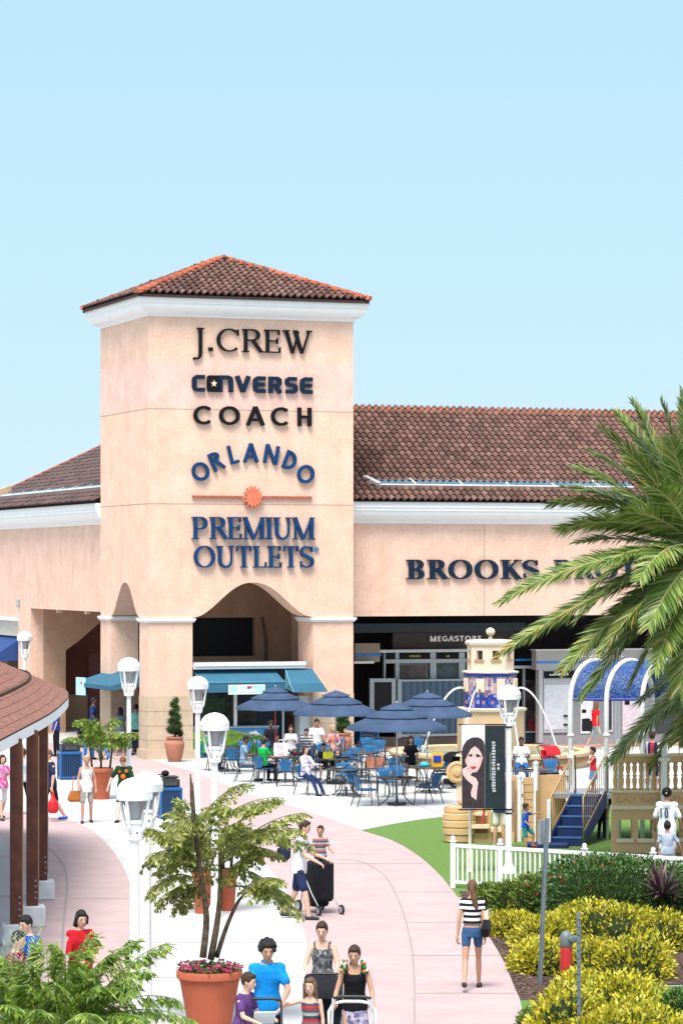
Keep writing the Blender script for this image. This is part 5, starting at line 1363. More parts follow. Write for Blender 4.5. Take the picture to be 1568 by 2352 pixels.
# ============================================================ terracotta pots (bodies; plants come later)
M_ter = mat('terracotta', (.40, .10, .05), .75, .25, var=.10, scale=4, bump=.1, bscale=20); M_soil = mat('potting_soil', (.05, .035, .025), .95, .1, var=.4, scale=20)
M_ter2 = mat('pale_terracotta', (.40, .165, .105), .8, .2, var=.08, scale=4)
def pot(t, w, h, m, style=0, z0=0):
    r = w / 2
    if style == 0: prof = [(r*.66, 0), (r*.90, h*.80), (r*.92, h*.81), (r*.92, h*.845), (r*.97, h*.855), (r, h*.87), (r, h*.985), (r*.98, h), (r*.90, h), (r*.88, h*.9)]
    else: prof = [(r*.60, 0), (r*.66, .03), (r*.85, h*.35), (r*.99, h*.68), (r, h*.74), (r*.95, h*.80), (r*.80, h*.86), (r*.78, h*.90), (r*.90, h*.94), (r*.92, h*.98), (r*.88, h), (r*.76, h), (r*.74, h*.9)]
    mb = MB(); mb.lathe(prof, 36, cap=False); p = mb.build('pot', m, t, angle=40)
    mb = MB(); mb.lathe([(prof[-1][0] + .01, h * .93), (.01, h * .95)], 24, cap=False); mb.build('soil', M_soil, t)
    return p
# ============================================================ pavilion at the left
M_shin = mat('shingles', (.225, .112, .083), .9, .1, var=.38, scale=11, bump=.8, bscale=26, detail=10)
M_wood = mat('brown_timber', (.105, .036, .022), .6, .3, var=.30, scale=5); M_wood2 = mat('tan_timber', (.35, .20, .11), .6, .3)
pv = thing('pavilion', (-5.4, 52, 0), 'shingle roofed pavilion on brown timber posts at the left edge', 'pavilion')
PO = Vector((-5.4, 52, 0))
ev_ = smooth_line([(-5.30, 36, 0), (-5.28, 44, 0), (-5.30, 50, 0), (-5.34, 55.5, 0), (-5.50, 60, 0), (-5.72, 63.6, 0), (-6.18, 67.2, 0), (-6.9, 69.0, 0), (-8.2, 70.2, 0), (-10, 70.8, 0), (-13, 71, 0)], 5)
ZEV = 3.54
def rdg(p): return Vector((-13.5, min(p.y, 60.5), 0))
def ring_(t, lift=0.0):
    out = []
    for p in ev_:
        q = p.lerp(rdg(p), t); d = (q - p).length; out.append(Vector((q.x, q.y, ZEV + .43 * min(d, 8.5 * t + 0) + lift)) - PO)
    return out
mb = MB()
ts = [i * .022 for i in range(24)] + [.56, .65, .75, .87, .999]
for i in range(len(ts) - 1):                          # shingle courses overlap, each lower edge stands proud
    a, b = ring_(ts[i], .014), ring_(ts[i + 1] + .004, .004)
    lo = ring_(ts[i], .0)
    n_ = len(a)
    for j in range(n_ - 1):
        mb.add([a[j], a[j+1], b[j+1], b[j]], [(0, 1, 2, 3)]); mb.add([lo[j], lo[j+1], a[j+1], a[j]], [(0, 1, 2, 3)])
mb.build('roof', M_shin, pv, fix=True)
mb = MB(); e0, e1 = ring_(0, -.02), ring_(0, -.20); e2 = ring_(.03, -.20)
for j in range(len(e0) - 1): mb.add([e0[j], e0[j+1], e1[j+1], e1[j]], [(0, 1, 2, 3)]); mb.add([e1[j], e1[j+1], e2[j+1], e2[j]], [(0, 1, 2, 3)])
mb.build('fascia', M_white, pv, fix=True)
mb = MB(); e1, e2 = ring_(.031, -.21), ring_(.9, -.3)
for j in range(len(e1) - 1): mb.add([e1[j], e1[j+1], e2[j+1], e2[j]], [(0, 1, 2, 3)])
mb.build('soffit', M_wood2, pv, fix=True)
mb = MB()
for q in (.10, .19, .28):
    P_ = ring_(q, .03); L_ = len(P_)
    jag = random.Random(int(q * 100)); i0, i1 = (12, 44)
    pts = [P_[i] + Vector((0, 0, jag.uniform(-.004, .012))) for i in range(i0, i1)]
    mb.tube(pts, .026, 5)
mb.build('shingle_shadow_line', mat('shingle_gap_shade', (.045, .022, .02), .9), pv)  # dark tubes laid on the roof, painted shadow gaps between shingle courses
for px, py, zz in ((37, 2172, 3.4), (74, 2128, 3.4), (97, 2066, 3.4)):
    p = gp(px, py) - PO; w_ = .20 if px != 97 else .19
    mb = MB(); mb.cbox((p.x, p.y, .18), .44, .44, .36, R(8), b=.02); mb.build('post_base', mat('base_white', (.62, .62, .62), .7), pv)
    mb = MB(); mb.cbox((p.x, p.y, (zz + .361) / 2), w_, w_, zz - .36, R(8), b=.012); po_ = mb.build('post', M_wood, pv)
    mb = MB(); mb.cbox((p.x + w_ / 2 + .012, p.y - .04, (zz + .4) / 2), .02, .06, zz - .6, R(8)); mb.build('trim', M_wood2, po_)
    for k in range(4): mb = MB(); mb.M = Matrix.Translation((p.x, p.y - w_ / 2 - .01, .5 + .1 * k)); mb.cbox((.07, 0, 0), .03, .02, .03); mb.build('bolt', M_galv, po_)
# ============================================================ playground
def Sx(x): return (1180 + x / 3.97) / 1.00446
def Sy(y): return (1640 + y / 3.97) / 1.00446
M_pt = mat('play_tan', (.58, .37, .185), .7, .3, var=.07, scale=3, bump=.1, bscale=20); M_pt2 = mat('play_cream', (.70, .56, .38), .7, .3, var=.05)
M_pw = mat('play_white', (.78, .78, .77), .45, .4, var=.02); M_ps = mat('play_navy', (.012, .03, .11), .6, .3, var=.1); M_ps2 = mat('play_step_edge', (.06, .16, .32), .55, .3)
M_rail = mat('rail_tan', (.42, .27, .115), .4, .4, .3); M_gy = mat('play_grey', (.30, .33, .35), .6)
PB = Vector((ax(1320, 68), 68, 0))
pl = thing('play_structure', PB, 'tan and white castle playground with blue stairs, arched blue canopy and balustrade', 'playground')
def L(p): return Vector(p) - PB
bl = L(gp(Sx(372), Sy(1244))); Wv = Vector((.66, -.10, 0)); Av = Vector((.60, 1.45, 0)); NS = 5; ZD = 1.06
for i in range(NS):
    a = bl + Av * (i / NS); z = ZD * (i + .55) / (NS - .45)
    z = ZD * (i + 1) / NS
    b = a + Av * (1.25 / NS)
    mb = MB(); mb.loft([[a + Vector((0, 0, z - .21)), a + Wv + Vector((0, 0, z - .21)), b + Wv + Vector((0, 0, z - .21)), b + Vector((0, 0, z - .21))], [a + Vector((0, 0, z)), a + Wv + Vector((0, 0, z)), b + Wv + Vector((0, 0, z)), b + Vector((0, 0, z))]])
    st = mb.build('step', M_ps, pl, fix=True)
    e = Av.normalized() * -.012
    mb = MB(); mb.loft([[a + e + Vector((0, 0, z - .03)), a + Wv + e + Vector((0, 0, z - .03)), a + Wv - e * 4 + Vector((0, 0, z - .03)), a - e * 4 + Vector((0, 0, z - .03))], [a + e + Vector((0, 0, z + .004)), a + Wv + e + Vector((0, 0, z + .004)), a + Wv - e * 4 + Vector((0, 0, z + .004)), a - e * 4 + Vector((0, 0, z + .004))]]); mb.build('nosing', M_ps2, st, fix=True)
up = Vector((0, 0, 1)); Wn = Wv.normalized()
for s_, off in ((0, -.03), (1, .03)):
    a = bl + Wv * s_ + Wn * off; b = a + Av
    mb = MB(); mb.loft([[a + up * .02, a + up * .30, a + up * .30 + Wn * .04, a + up * .02 + Wn * .04], [b + up * (ZD - .25), b + up * (ZD + .08), b + up * (ZD + .08) + Wn * .04, b + up * (ZD - .25) + Wn * .04]]); mb.build('stringer', M_ps, pl, fix=True)
    mb = MB(); mb.tube([a + up * .05, a + up * 1.10 - Av * .02, b + up * (ZD + .88), b + Av * .10 + up * (ZD + .86), b + Av * .12 + up * (ZD + .02)], .022, 8); rl = mb.build('handrail', M_rail, pl, smooth=True)
    mb = MB(); mb.tube([a + up * .33, b + up * (ZD + .10)], .016, 6); mb.build('lower_rail', M_rail, pl)
    for k in range(1, 11):
        q = a + Av * (k / 11); z = ZD * k / 11
        mb = MB(); mb.tube([q + up * (z + .33 - .02 * k / 11), q + up * (z + 1.09 - .2 * k / 11)], .009, 5); mb.build('baluster', M_rail, pl)
    if s_ == 0:
        for q, z0, z1 in ((a - Vector((.05, .05, 0)), 0, 1.05), (b - Av * .05, 0, ZD + 1.0)):
            mb = MB(); mb.cbox(q + up * (z0 + z1) / 2, .085, .085, z1 - z0, b=.015); mb.build('newel_post', M_pw, pl)
# deck
d0 = bl + Av
mb = MB(); dk = [d0 - Wn * .5, d0 + Wv + Vector((.4, 0, 0)), L((ax(1720, 66.6), 66.6, 0)), L((ax(1720, 71), 71, 0)), d0 + Vector((-.3, 1.8, 0))]
mb.loft([[p + up * (ZD - .10) for p in dk], [p + up * ZD for p in dk]]); mb.build('deck', M_gy, pl, fix=True)
# canopy: three hoops and blue perforated panels
HA = L((ax(1310, 69.2), 69.2, 0)); axv = Vector((.82, .02, 0)); D = Vector((.56, .83, 0)); SPN = 2.2; ZS = 3.22
M_perf = cells('perforated_blue', [(.012, .04, .17), (.03, .085, .25), (.012, .035, .14), (.08, .14, .28)], 40, .5)
def hoop(o, t): 
    a = math.pi * t; return o + D * (SPN / 2 * (1 - math.cos(a))) + up * (ZS + .86 * math.sin(a))
for k in range(3):
    o = HA + axv * k
    mb = MB(); mb.tube([o + up * .0, o + up * (ZS - .05)] + [hoop(o, i / 16) for i in range(17)] + [o + D * SPN + up * (ZS - .05), o + D * SPN], .054, 12); mb.build('canopy_post', M_pw, pl, smooth=True)
    for z in (1.9, 2.4):
        mb = MB(); mb.cbox(o + up * z, .15, .15, .07, b=.02); mb.build('clamp', M_pw, pl)
for k in range(2):
    o = HA + axv * (k + .08); o2 = HA + axv * (k + .92)
    mb = MB()
    P_ = [hoop(o, i / 20) - up * .03 for i in range(0, 21)]; Q_ = [hoop(o2, i / 20) - up * .03 for i in range(0, 21)]
    P2 = [p + up * .012 for p in P_]; Q2 = [p + up * .012 for p in Q_]
    mb.loft([[P_[i], Q_[i], Q2[i], P2[i]] for i in range(21)]); mb.build('canopy_panel', M_perf, pl, fix=True, angle=40)
    for i in (0, 20):
        mb = MB(); mb.tube([P_[i] + up * (.02), Q_[i] + up * .02], .035, 6); mb.build('panel_edge', mat('panel_edge_blue', (.012, .03, .30), .5), pl)
# balustrade and base blocks
def wallx(x): return L((ax(Sx(x), 66), 66, 0))
runs = [(wallx(920), wallx(1395)), (wallx(1410), L((ax(1690, 66.9), 66.9, 0)))]
zz = lambda y: az(Sy(y), 66)
for ri, (a, b) in enumerate(runs):
    d = (b - a); n_ = Vector((-d.y, d.x, 0)).normalized(); ln = d.length
    def seg(name, t0, t1, y0, y1, th, m, of=0.0):
        p, q = a + d * t0 - n_ * of, a + d * t1 - n_ * of; mb = MB()
        mb.loft([[p + up * y0, q + up * y0, q + n_ * th + up * y0, p + n_ * th + up * y0], [p + up * y1, q + up * y1, q + n_ * th + up * y1, p + n_ * th + up * y1]]); return mb.build(name, m, pl, fix=True)
    seg('top_rail', -.01, 1, zz(478), zz(420), .16, M_pt); seg('rail_cap', -.02, 1.0, zz(419), zz(398), .22, M_pt2, .03)
    seg('beam', 0, 1, zz(868), zz(752), .18, M_pt); seg('ledge', -.02, 1, zz(751), zz(728), .24, M_pt2, .03); seg('ledge', -.02, 1, zz(905), zz(869), .26, M_pt2, .03); seg('sub_beam', 0, 1, zz(945), zz(906), .2, M_pt)
    nb = 8 if ri == 0 else 9
    for k in range(nb):
        q = a + d * ((k + .5) / nb) + n_ * .08; z0, z1 = zz(727), zz(480); h_ = z1 - z0
        mb = MB(); mb.lathe([(.055, z0), (.055, z0 + .03), (.035, z0 + .05), (.05, z0 + h_ * .25), (.055, z0 + h_ * .38), (.03, z0 + h_ * .47), (.05, z0 + h_ * .5), (.05, z0 + h_ * .54), (.03, z0 + h_ * .57), (.05, z0 + h_ * .72), (.055, z0 + h_ * .85), (.035, z0 + h_ * .94), (.055, z0 + h_ * .96), (.055, z1)], 12, c=q); mb.build('baluster', M_pt, pl, smooth=True)
    for k in range(3 if ri else 2):                   # carved swags on the beam
        c_ = a + d * ((k + .5) / (3 if ri else 2)) - n_ * .012; w_ = ln * .19
        for s_ in (-1, 1):
            mb = MB(); mb.tube([c_ + d.normalized() * s_ * w_ * x + up * (zz(820) + y) for x, y in ((0, .06), (.25, .02), (.5, -.035), (.8, -.02), (1.0, .04), (.9, .07), (.78, .04))], .018, 6); mb.build('swag', M_pt, pl, smooth=True)
    nW = 2 if ri == 0 else 3
    wt = [(0.0, .13)]
    # lower wall with square openings: piers, sill band, head band
    z_t, z_b, z_s = zz(1000), zz(1195), zz(1310)
    seg('base_wall', 0, .93 if ri == 0 else 1, 0.0, z_b, .34, M_pt, .03)
    seg('base_wall', 0, .93 if ri == 0 else 1, z_t, zz(946), .3, M_pt)
    edges = [(0, .11), (.385, .50), (.79, .93)] if ri == 0 else [(0, .1), (.3, .42), (.62, .74), (.94, 1)]
    for e0_, e1_ in edges: seg('base_pier', e0_, e1_, z_b + .001, z_t - .001, .3, M_pt)
    for i in range(len(edges) - 1): seg('window_sill', edges[i][1] - .03, edges[i + 1][0] + .03, z_b - .03, z_b + .045, .2, M_pt2, .06)
for px, r_ in ((1421, .075),):
    p = L((ax(px, 67), 67, 0)); mb = MB(); mb.lathe([(.05, 0), (.05, 2.2), (.06, 2.22), (r_, 2.28), (r_, 2.36), (.02, 2.43)], 14, c=p); mb.build('ball_post', M_pw, pl, smooth=True)
p = L((ax(Sx(1392), 65.9), 65.9, 0)); mb = MB(); mb.cbox(p + up * 1.25, .13, .13, 2.5, b=.02); mb.build('corner_post', M_pw, pl)
mb = MB(); mb.cbox(p + up * 2.06, .26, .26, .09, b=.03); mb.build('post_collar', M_pw, pl)
# left part: log barrel, scroll, climbing panels
pY = 68.6
def Q(x, y=None): return L((ax(x, pY), pY, 0))
b0 = Q(1054)
mb = MB()
for k in range(5):
    z0 = .02 + k * .165; mb.lathe([(.30 + .06 * math.sin(math.pi * (k + .1) / 5), z0), (.325 + .06 * math.sin(math.pi * (k + .4) / 5), z0 + .02), (.325 + .06 * math.sin(math.pi * (k + .6) / 5), z0 + .14), (.30 + .06 * math.sin(math.pi * (k + .9) / 5), z0 + .162)], 20, c=b0 + Vector((.0, 0, 0)))
mb.build('log_barrel', M_pt, pl, angle=30)
mb = MB(); mb.loft([[b0 + Vector(q) for q in ((-.02, -.12, .84), (.30, -.12, .84), (.30, .12, .84), (-.02, .12, .84))], [b0 + Vector(q) for q in ((-.06, -.12, 1.2), (.30, -.12, 1.3), (.30, .12, 1.3), (-.06, .12, 1.2))], [b0 + Vector(q) for q in ((.04, -.12, 1.95), (.32, -.12, 1.98), (.32, .12, 1.98), (.04, .12, 1.95))]]); mb.build('figurehead', M_pt2, pl, fix=True)
mb = MB(); mb.M = Matrix.Translation(b0 + Vector((-.05, -.13, 1.60))) @ Matrix.Rotation(R(90), 4, 'X'); mb.lathe([(.235, -.05), (.25, -.02), (.25, .04), (.19, .06), (.17, .045), (.10, .05), (.08, .075), (.03, .08)], 24); vo = mb.build('scroll', M_pt, pl, angle=35)
vo.scale = (1, 1, 1)
mb = MB(); mb.tube([b0 + Vector(q) for q in ((-.03, -.14, 1.0), (.02, -.15, .92), (.12, -.15, .90), (.22, -.15, .96), (.28, -.15, 1.08))], .035, 8); mb.build('carved_curl', M_pt, pl, smooth=True)
def panel(name, x0, x1, z0, z1, dy, th, m):
    a, b = Q(x0), Q(x1); mb = MB(); mb.box(a.x, b.x, a.y + dy, a.y + dy + th, z0, z1); return mb.build(name, m, pl)
panel('climbing_wall', 1080, 1128, .0, 1.5, .1, .15, M_pt); panel('climbing_step', 1080, 1122, .34, .42, -.28, .379, M_pt2); panel('climbing_step', 1084, 1118, .62, .68, -.12, .219, M_pt2); panel('climbing_base', 1078, 1180, 0, .22, -.1, .19, M_pt)
panel('climbing_wall', 1150, 1190, 0, 1.5, .2, .15, M_pt); panel('climbing_step', 1126, 1150, .26, .34, -.25, .5, M_pt2)
panel('plank_wall', 1203, 1226, 0, 1.45, .25, .1, M_pt); panel('plank_wall', 1238, 1262, .1, 1.5, .3, .1, M_pt); panel('plank_wall', 1264, 1308, .15, 1.45, 1.2, .1, M_pt)
for z in range(8): panel('plank_joint', 1203, 1226, .17 * z + .1, .17 * z + .11, .244, .005, M_rim2)
panel('tan_post', 1228, 1233, 0, 1.2, -.35, .06, M_rail); panel('tan_post', 1176, 1182, 0, 1.4, .0, .1, M_rim2)
for px, h_ in ((1193, 1.45), (1231, 1.75)):
    q = Q(px); mb = MB(); mb.lathe([(.055, 0), (.055, h_), (.065, h_ + .01), (.065, h_ + .05), (.02, h_ + .09)], 12, c=q + Vector((0, .12, 0))); mb.build('white_post', M_pw, pl, angle=40)
mb = MB(); mb.tube([Q(1114) + Vector((0, -.1, .95)), Q(1108) + Vector((0, -.12, .55)), Q(1106) + Vector((0, -.12, .4))], .03, 6); mb.build('climbing_rope', mat('rope_red', (.42, .05, .05), .6), pl)
mb = MB(); c_ = L(gp(Sx(330), Sy(1262))); mb.cbox(c_ + up * .05 + Vector((.0, .2, 0)), .95, .5, .1, R(-8), b=.02); mb.build('stair_pad', M_ps, pl)
# ---- white picket fence
fA = Vector((ax(1040, 58.8), 58.8, 0)); fB = Vector((ax(1342, 57.2), 57.2, 0)); fC = fB + (fB - fA) * 1.0
fn = thing('picket_fence', fA, 'low white picket fence around the playground lawn', 'fence')
FH = .90
for i, t in enumerate((0, .365, 1.0, 1.5, 2.0)):
    q = (fB - fA) * t; mb = MB(); mb.cbox(q + up * FH / 2, .10, .10, FH, b=.012); po_ = mb.build('fence_post', M_pw, fn)
    mb = MB(); mb.lathe([(.072, FH), (.072, FH + .02), (.03, FH + .035), (.045, FH + .07), (.04, FH + .10), (.005, FH + .12)], 12, c=q); mb.build('post_cap', M_pw, po_, smooth=True)
d = fC - fA; n_ = Vector((-d.y, d.x, 0)).normalized()
for z0, z1 in ((FH - .10, FH - .035), (.10, .15)):
    mb = MB(); mb.loft([[q + n_ * o + up * z for o, z in ((-.025, z0), (.025, z0), (.025, z1), (-.025, z1))] for q in (Vector((0, 0, 0)), d)]); mb.build('rail', M_pw, fn, fix=True)
npk = 54
for k in range(1, npk):
    q = d * (k / npk); mb = MB(); mb.cbox(q + up * .46, .032, .02, .70); mb.build('picket', M_pw, fn)

# ============================================================ leaves
def leaf(mb, p, d, n, ln, w, k=None, fold=.25, shape=0):
    """A leaf blade from p along d, facing n."""
    d = d.normalized(); s_ = d.cross(n)
    if s_.length < 1e-4: s_ = d.cross(Vector((1, .3, 0)))
    s_.normalize(); n = s_.cross(d)
    if shape == 0: mb.add([p, p + d * ln * .45 + s_ * w / 2 + n * w * fold, p + d * ln, p + d * ln * .45 - s_ * w / 2 + n * w * fold], [(0, 1, 2), (0, 2, 3)], k)
    else:                                             # fishtail: a wedge with a ragged end
        mb.add([p, p + d * ln * .55 + s_ * w * .36 + n * w * .1, p + d * ln * 1.0 + s_ * w * .55, p + d * ln * .84 + s_ * w * .12, p + d * ln * .92 - s_ * w * .25 , p + d * ln * .70 - s_ * w * .5 + n * w * .1], [(0, 1, 2, 3), (0, 3, 4, 5)], k)
def rv(r): 
    while True:
        v = Vector((r.uniform(-1, 1), r.uniform(-1, 1), r.uniform(-1, 1)))
        if .05 < v.length < 1: return v.normalized()
M_hedge = island_mat('hedge_leaf', [(.02, .055, .012), (.045, .11, .02), (.09, .18, .03), (.03, .075, .016), (.06, .14, .022), (.13, .22, .05)], .45, .45, .15)
M_yel = island_mat('golden_leaf', [(.52, .43, .014), (.64, .55, .04), (.08, .13, .012), (.62, .52, .03), (.57, .48, .02), (.24, .27, .016), (.70, .63, .14), (.40, .36, .02), (.04, .07, .010)], .5, .25, .2)
M_lime = island_mat('lime_leaf', [(.10, .17, .02), (.17, .24, .035), (.06, .11, .018), (.22, .26, .04)], .5, .4, .2)
M_core = mat('shade_core_and_stem', (.018, .028, .010), .9, .1, var=.5, scale=9)  # near-black fill painted as shade inside foliage, also used on a stem
M_flow = mat('red_flower', (.55, .04, .015), .5); M_pinkf = island_mat('pink_flower', [(.60, .03, .16), (.70, .10, .28), (.48, .02, .12), (.75, .30, .42)], .6, .2, .2)
def bush(name, label, c, rx, ry, h, n, size, m, seed, cat='shrub', group=None, lumps=6, flowers=0, boxy=2.0, core=True, wild=0):
    r = random.Random(seed); t = thing(name, c, label, cat, group)
    lob = [(rv(r), r.uniform(.10, .24) + wild * r.uniform(0, .3)) for _ in range(lumps)]
    def rad(u): return 1 + sum(a * max(0, u.dot(v)) ** 4 for v, a in lob) - .08
    mb = MB()
    for i in range(n):
        u = rv(r); u.z = abs(u.z) if r.random() < .85 else -abs(u.z) * .3
        q = (abs(u.x) ** boxy + abs(u.y) ** boxy + abs(u.z) ** boxy) ** (-1 / boxy)
        f = rad(u) * r.uniform(.80 - .12 * wild, 1.03 + .10 * wild) ** .8 if r.random() < .85 else r.uniform(.5, .9)
        p = Vector((u.x * q * rx * f, u.y * q * ry * f, max(.03, h * .10 + u.z * q * h * .86 * f)))
        d = (u + rv(r) * .9 + Vector((0, 0, .35))).normalized(); nn = (u * .7 + rv(r) * .7 + Vector((0, 0, .6))).normalized()
        leaf(mb, p, d, nn, size * r.uniform(.7, 1.3), size * r.uniform(.42, .62))
    mb.build('foliage', m, t)
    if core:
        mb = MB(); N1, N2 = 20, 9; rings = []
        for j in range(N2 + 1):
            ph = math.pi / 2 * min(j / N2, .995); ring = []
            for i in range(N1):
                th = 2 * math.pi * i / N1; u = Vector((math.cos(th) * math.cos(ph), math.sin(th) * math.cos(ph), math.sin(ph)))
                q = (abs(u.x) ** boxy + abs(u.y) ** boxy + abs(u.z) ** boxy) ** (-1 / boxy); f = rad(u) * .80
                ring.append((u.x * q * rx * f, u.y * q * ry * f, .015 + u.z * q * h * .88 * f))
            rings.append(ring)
        mb.loft(rings); mb.build('shade_core', M_core, t)  # solid dark core, stands for the shade between the leaves
    for i in range(flowers):
        u = rv(r); u.z = abs(u.z); u.y = -abs(u.y); q = (abs(u.x) ** boxy + abs(u.y) ** boxy + abs(u.z) ** boxy) ** (-1 / boxy)
        f = rad(u) * 1.0; mb = MB(); p = Vector((u.x * q * rx * f, u.y * q * ry * f, h * .1 + u.z * q * h * .86 * f))
        for k in range(6): leaf(mb, p, rv(r), rv(r), .035, .03)
        mb.build('flower', M_flow, t)
    return t
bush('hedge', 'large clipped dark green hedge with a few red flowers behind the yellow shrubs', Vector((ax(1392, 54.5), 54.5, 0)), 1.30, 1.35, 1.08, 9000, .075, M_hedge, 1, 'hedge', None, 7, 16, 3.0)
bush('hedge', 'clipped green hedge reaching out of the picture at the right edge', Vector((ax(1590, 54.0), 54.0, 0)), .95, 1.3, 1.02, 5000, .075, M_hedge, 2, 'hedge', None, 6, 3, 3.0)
for i, (px, py, rx, h, l) in enumerate(((1120, 2085, .32, .46, 'small lime green shrub at the foot of the fence by the path'), (1168, 2092, .42, .55, 'lime green shrub left of the tall steel post, before the fence'), (1222, 2100, .40, .66, 'lime green shrub with red buds against the big hedge'))):
    bush('shrub', l, gp(px, py), rx, .45, h, 1300, .085, M_lime, 20 + i, flowers=2 if i == 2 else 0)
GY = 'golden shrubs in the planting bed'
for i, (px, py, rx, ry, h, l) in enumerate((
    (1185, 2150, .34, .40, .42, 'golden shrub at the left tip of the bed by the mulch edge'), (1250, 2175, .48, .55, .60, 'golden shrub behind the tall steel post'),
    (1330, 2165, .50, .5, .66, 'golden shrub below the big hedge, left of the standpipe top'), (1420, 2170, .55, .55, .62, 'golden shrub in the back row under the middle of the hedge'),
    (1520, 2180, .55, .55, .60, 'golden shrub in the back row beneath the purple spiky plant'), (1245, 2235, .42, .45, .50, 'golden shrub left of the red standpipe'),
    (1365, 2235, .50, .5, .56, 'golden shrub right of the red standpipe'), (1465, 2245, .52, .5, .56, 'golden shrub in the middle row at the right'),
    (1345, 2310, .46, .45, .56, 'golden shrub in front of the standpipe'), (1430, 2330, .52, .5, .58, 'golden shrub in the front row right of the short post'),
    (1300, 2395, .42, .45, .62, 'golden shrub at the bottom left of the front row'), (1395, 2420, .50, .5, .62, 'golden shrub at the bottom edge behind the short post'), (1490, 2420, .45, .5, .60, 'golden shrub at the bottom right of the front row'))):
    bush('golden_shrub', l, gp(px, py), rx * 1.02, ry * 1.02, h * .84, 1750, .080, M_yel, 40 + i, 'shrub', GY, 12, wild=.7)
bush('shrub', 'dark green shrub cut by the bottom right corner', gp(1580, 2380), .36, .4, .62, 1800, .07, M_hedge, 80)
bush('shrub', 'small loose green shrub at the bottom where the path meets the verge', gp(1232, 2372), .26, .3, .34, 900, .06, M_lime, 81, core=False)
# purple spiky plants
M_purp = island_mat('purple_blade', [(.05, .02, .03), (.12, .05, .065), (.03, .03, .018), (.20, .12, .12)], .45, .5, .1)
def spiky(p, s, n, label, seed):
    r = random.Random(seed); t = thing('spiky_plant', p, label, 'plant'); mb = MB()
    for i in range(n):
        a = r.random() * 6.28; el_ = R(r.uniform(5, 80)); ln = s * r.uniform(.6, 1.0); d = Vector((math.cos(a) * math.cos(el_), math.sin(a) * math.cos(el_), math.sin(el_))); sd_ = d.cross(up).normalized() if abs(d.z) < .99 else Vector((1, 0, 0))
        w = .05 * s * 1.6; b = up * .12; dr = -up * ln * .18 * math.cos(el_)
        P_ = [b + sd_ * w * .3, b - sd_ * w * .3, b + d * ln * .5 - sd_ * w * .55, b + d * ln * .5 + sd_ * w * .55, b + d * ln + dr]
        mb.add(P_, [(0, 1, 2, 3), (3, 2, 4)])
    mb.build('blades', M_purp, t); mb = MB(); mb.lathe([(.05, -.34), (.04, .2)], 8); mb.build('stem', M_core, t)
spiky(gp(1519, 2122) + Vector((0, .0, .25)), .85, 60, 'purple spiky plant in front of the hedge', 3)
bpy.data.objects['spiky_plant'].location.z = .34
spiky(gp(1590, 2300), .70, 34, 'purple spiky plant leaning in at the right edge lower down', 4)

# ---- fishtail palms: feathered twice, wedge leaflets with ragged ends
M_fish = island_mat('fishtail_leaf', [(.09, .13, .012), (.20, .25, .026), (.33, .36, .06), (.05, .08, .014), (.46, .46, .15), (.16, .21, .02), (.14, .13, .03)], .42, .4, .25)
M_fish2 = island_mat('young_fishtail_leaf', [(.06, .14, .010), (.13, .24, .02), (.24, .34, .035), (.03, .075, .012), (.33, .40, .07), (.10, .19, .016)], .40, .4, .25)
M_stem = mat('palm_stem', (.075, .055, .035), .85, .2, var=.6, scale=14); M_rach = mat('palm_rachis', (.16, .17, .04), .6, .3)
def frond(mbl, mbr, p0, p1, sag, r, ls, npin, plen, start=.25, nleaf=7, dens=1.0, lance=0.0):
    """One bipinnate frond from p0 to tip p1: stalk, side stalks, leaflets."""
    p0, p1 = Vector(p0), Vector(p1); mid = p0.lerp(p1, .5) + up * sag
    def c(t): return p0 * (1 - t) ** 2 + mid * 2 * t * (1 - t) + p1 * t * t
    pts = [c(i / 8) for i in range(9)]; mbr.tube(pts, [.014 * (1 - .75 * i / 8) for i in range(9)], 5)
    for i in range(npin):
        t = start + (1 - start) * (i + .5) / npin
        d = (c(min(1, t + .05)) - c(t - .05)).normalized(); side = d.cross(up)
        if side.length < .1: side = Vector((1, 0, 0))
        side.normalize(); nn = side.cross(d)
        for s_ in (-1, 1):
            pl_ = plen * (1 - .55 * (t - start) / (1 - start)) * r.uniform(.75, 1.15)
            if r.random() > dens: continue
            b = c(t); dd = (side * s_ * r.uniform(.7, 1) + d * r.uniform(.5, .9) + up * r.uniform(-.75, .0)).normalized()
            mbr.tube([b, b + dd * pl_ * .6, b + dd * pl_ - up * pl_ * .15], [.005, .004, .002], 4)
            for j in range(nleaf):
                q = (j + .6) / nleaf; pp = b + dd * pl_ * q - up * pl_ * .15 * q * q
                for s2_ in (-1, 1):
                    sd_ = dd.cross(nn).normalized() * s2_
                    ld = (sd_ * r.uniform(.3, 1) + dd * r.uniform(.3, .9) - up * r.uniform(.1, 1.3)).normalized()
                    if r.random() < lance: leaf(mbl, pp, (ld + dd * .5).normalized(), nn + rv(r) * .5, ls * r.uniform(.9, 1.6), ls * r.uniform(.2, .3))
                    else: leaf(mbl, pp, ld, nn + rv(r) * .7, ls * r.uniform(.7, 1.25), ls * r.uniform(.38, .6), shape=1)
def px3(x, y, Y): return Vector((ax(x, Y), Y, az(y, Y)))
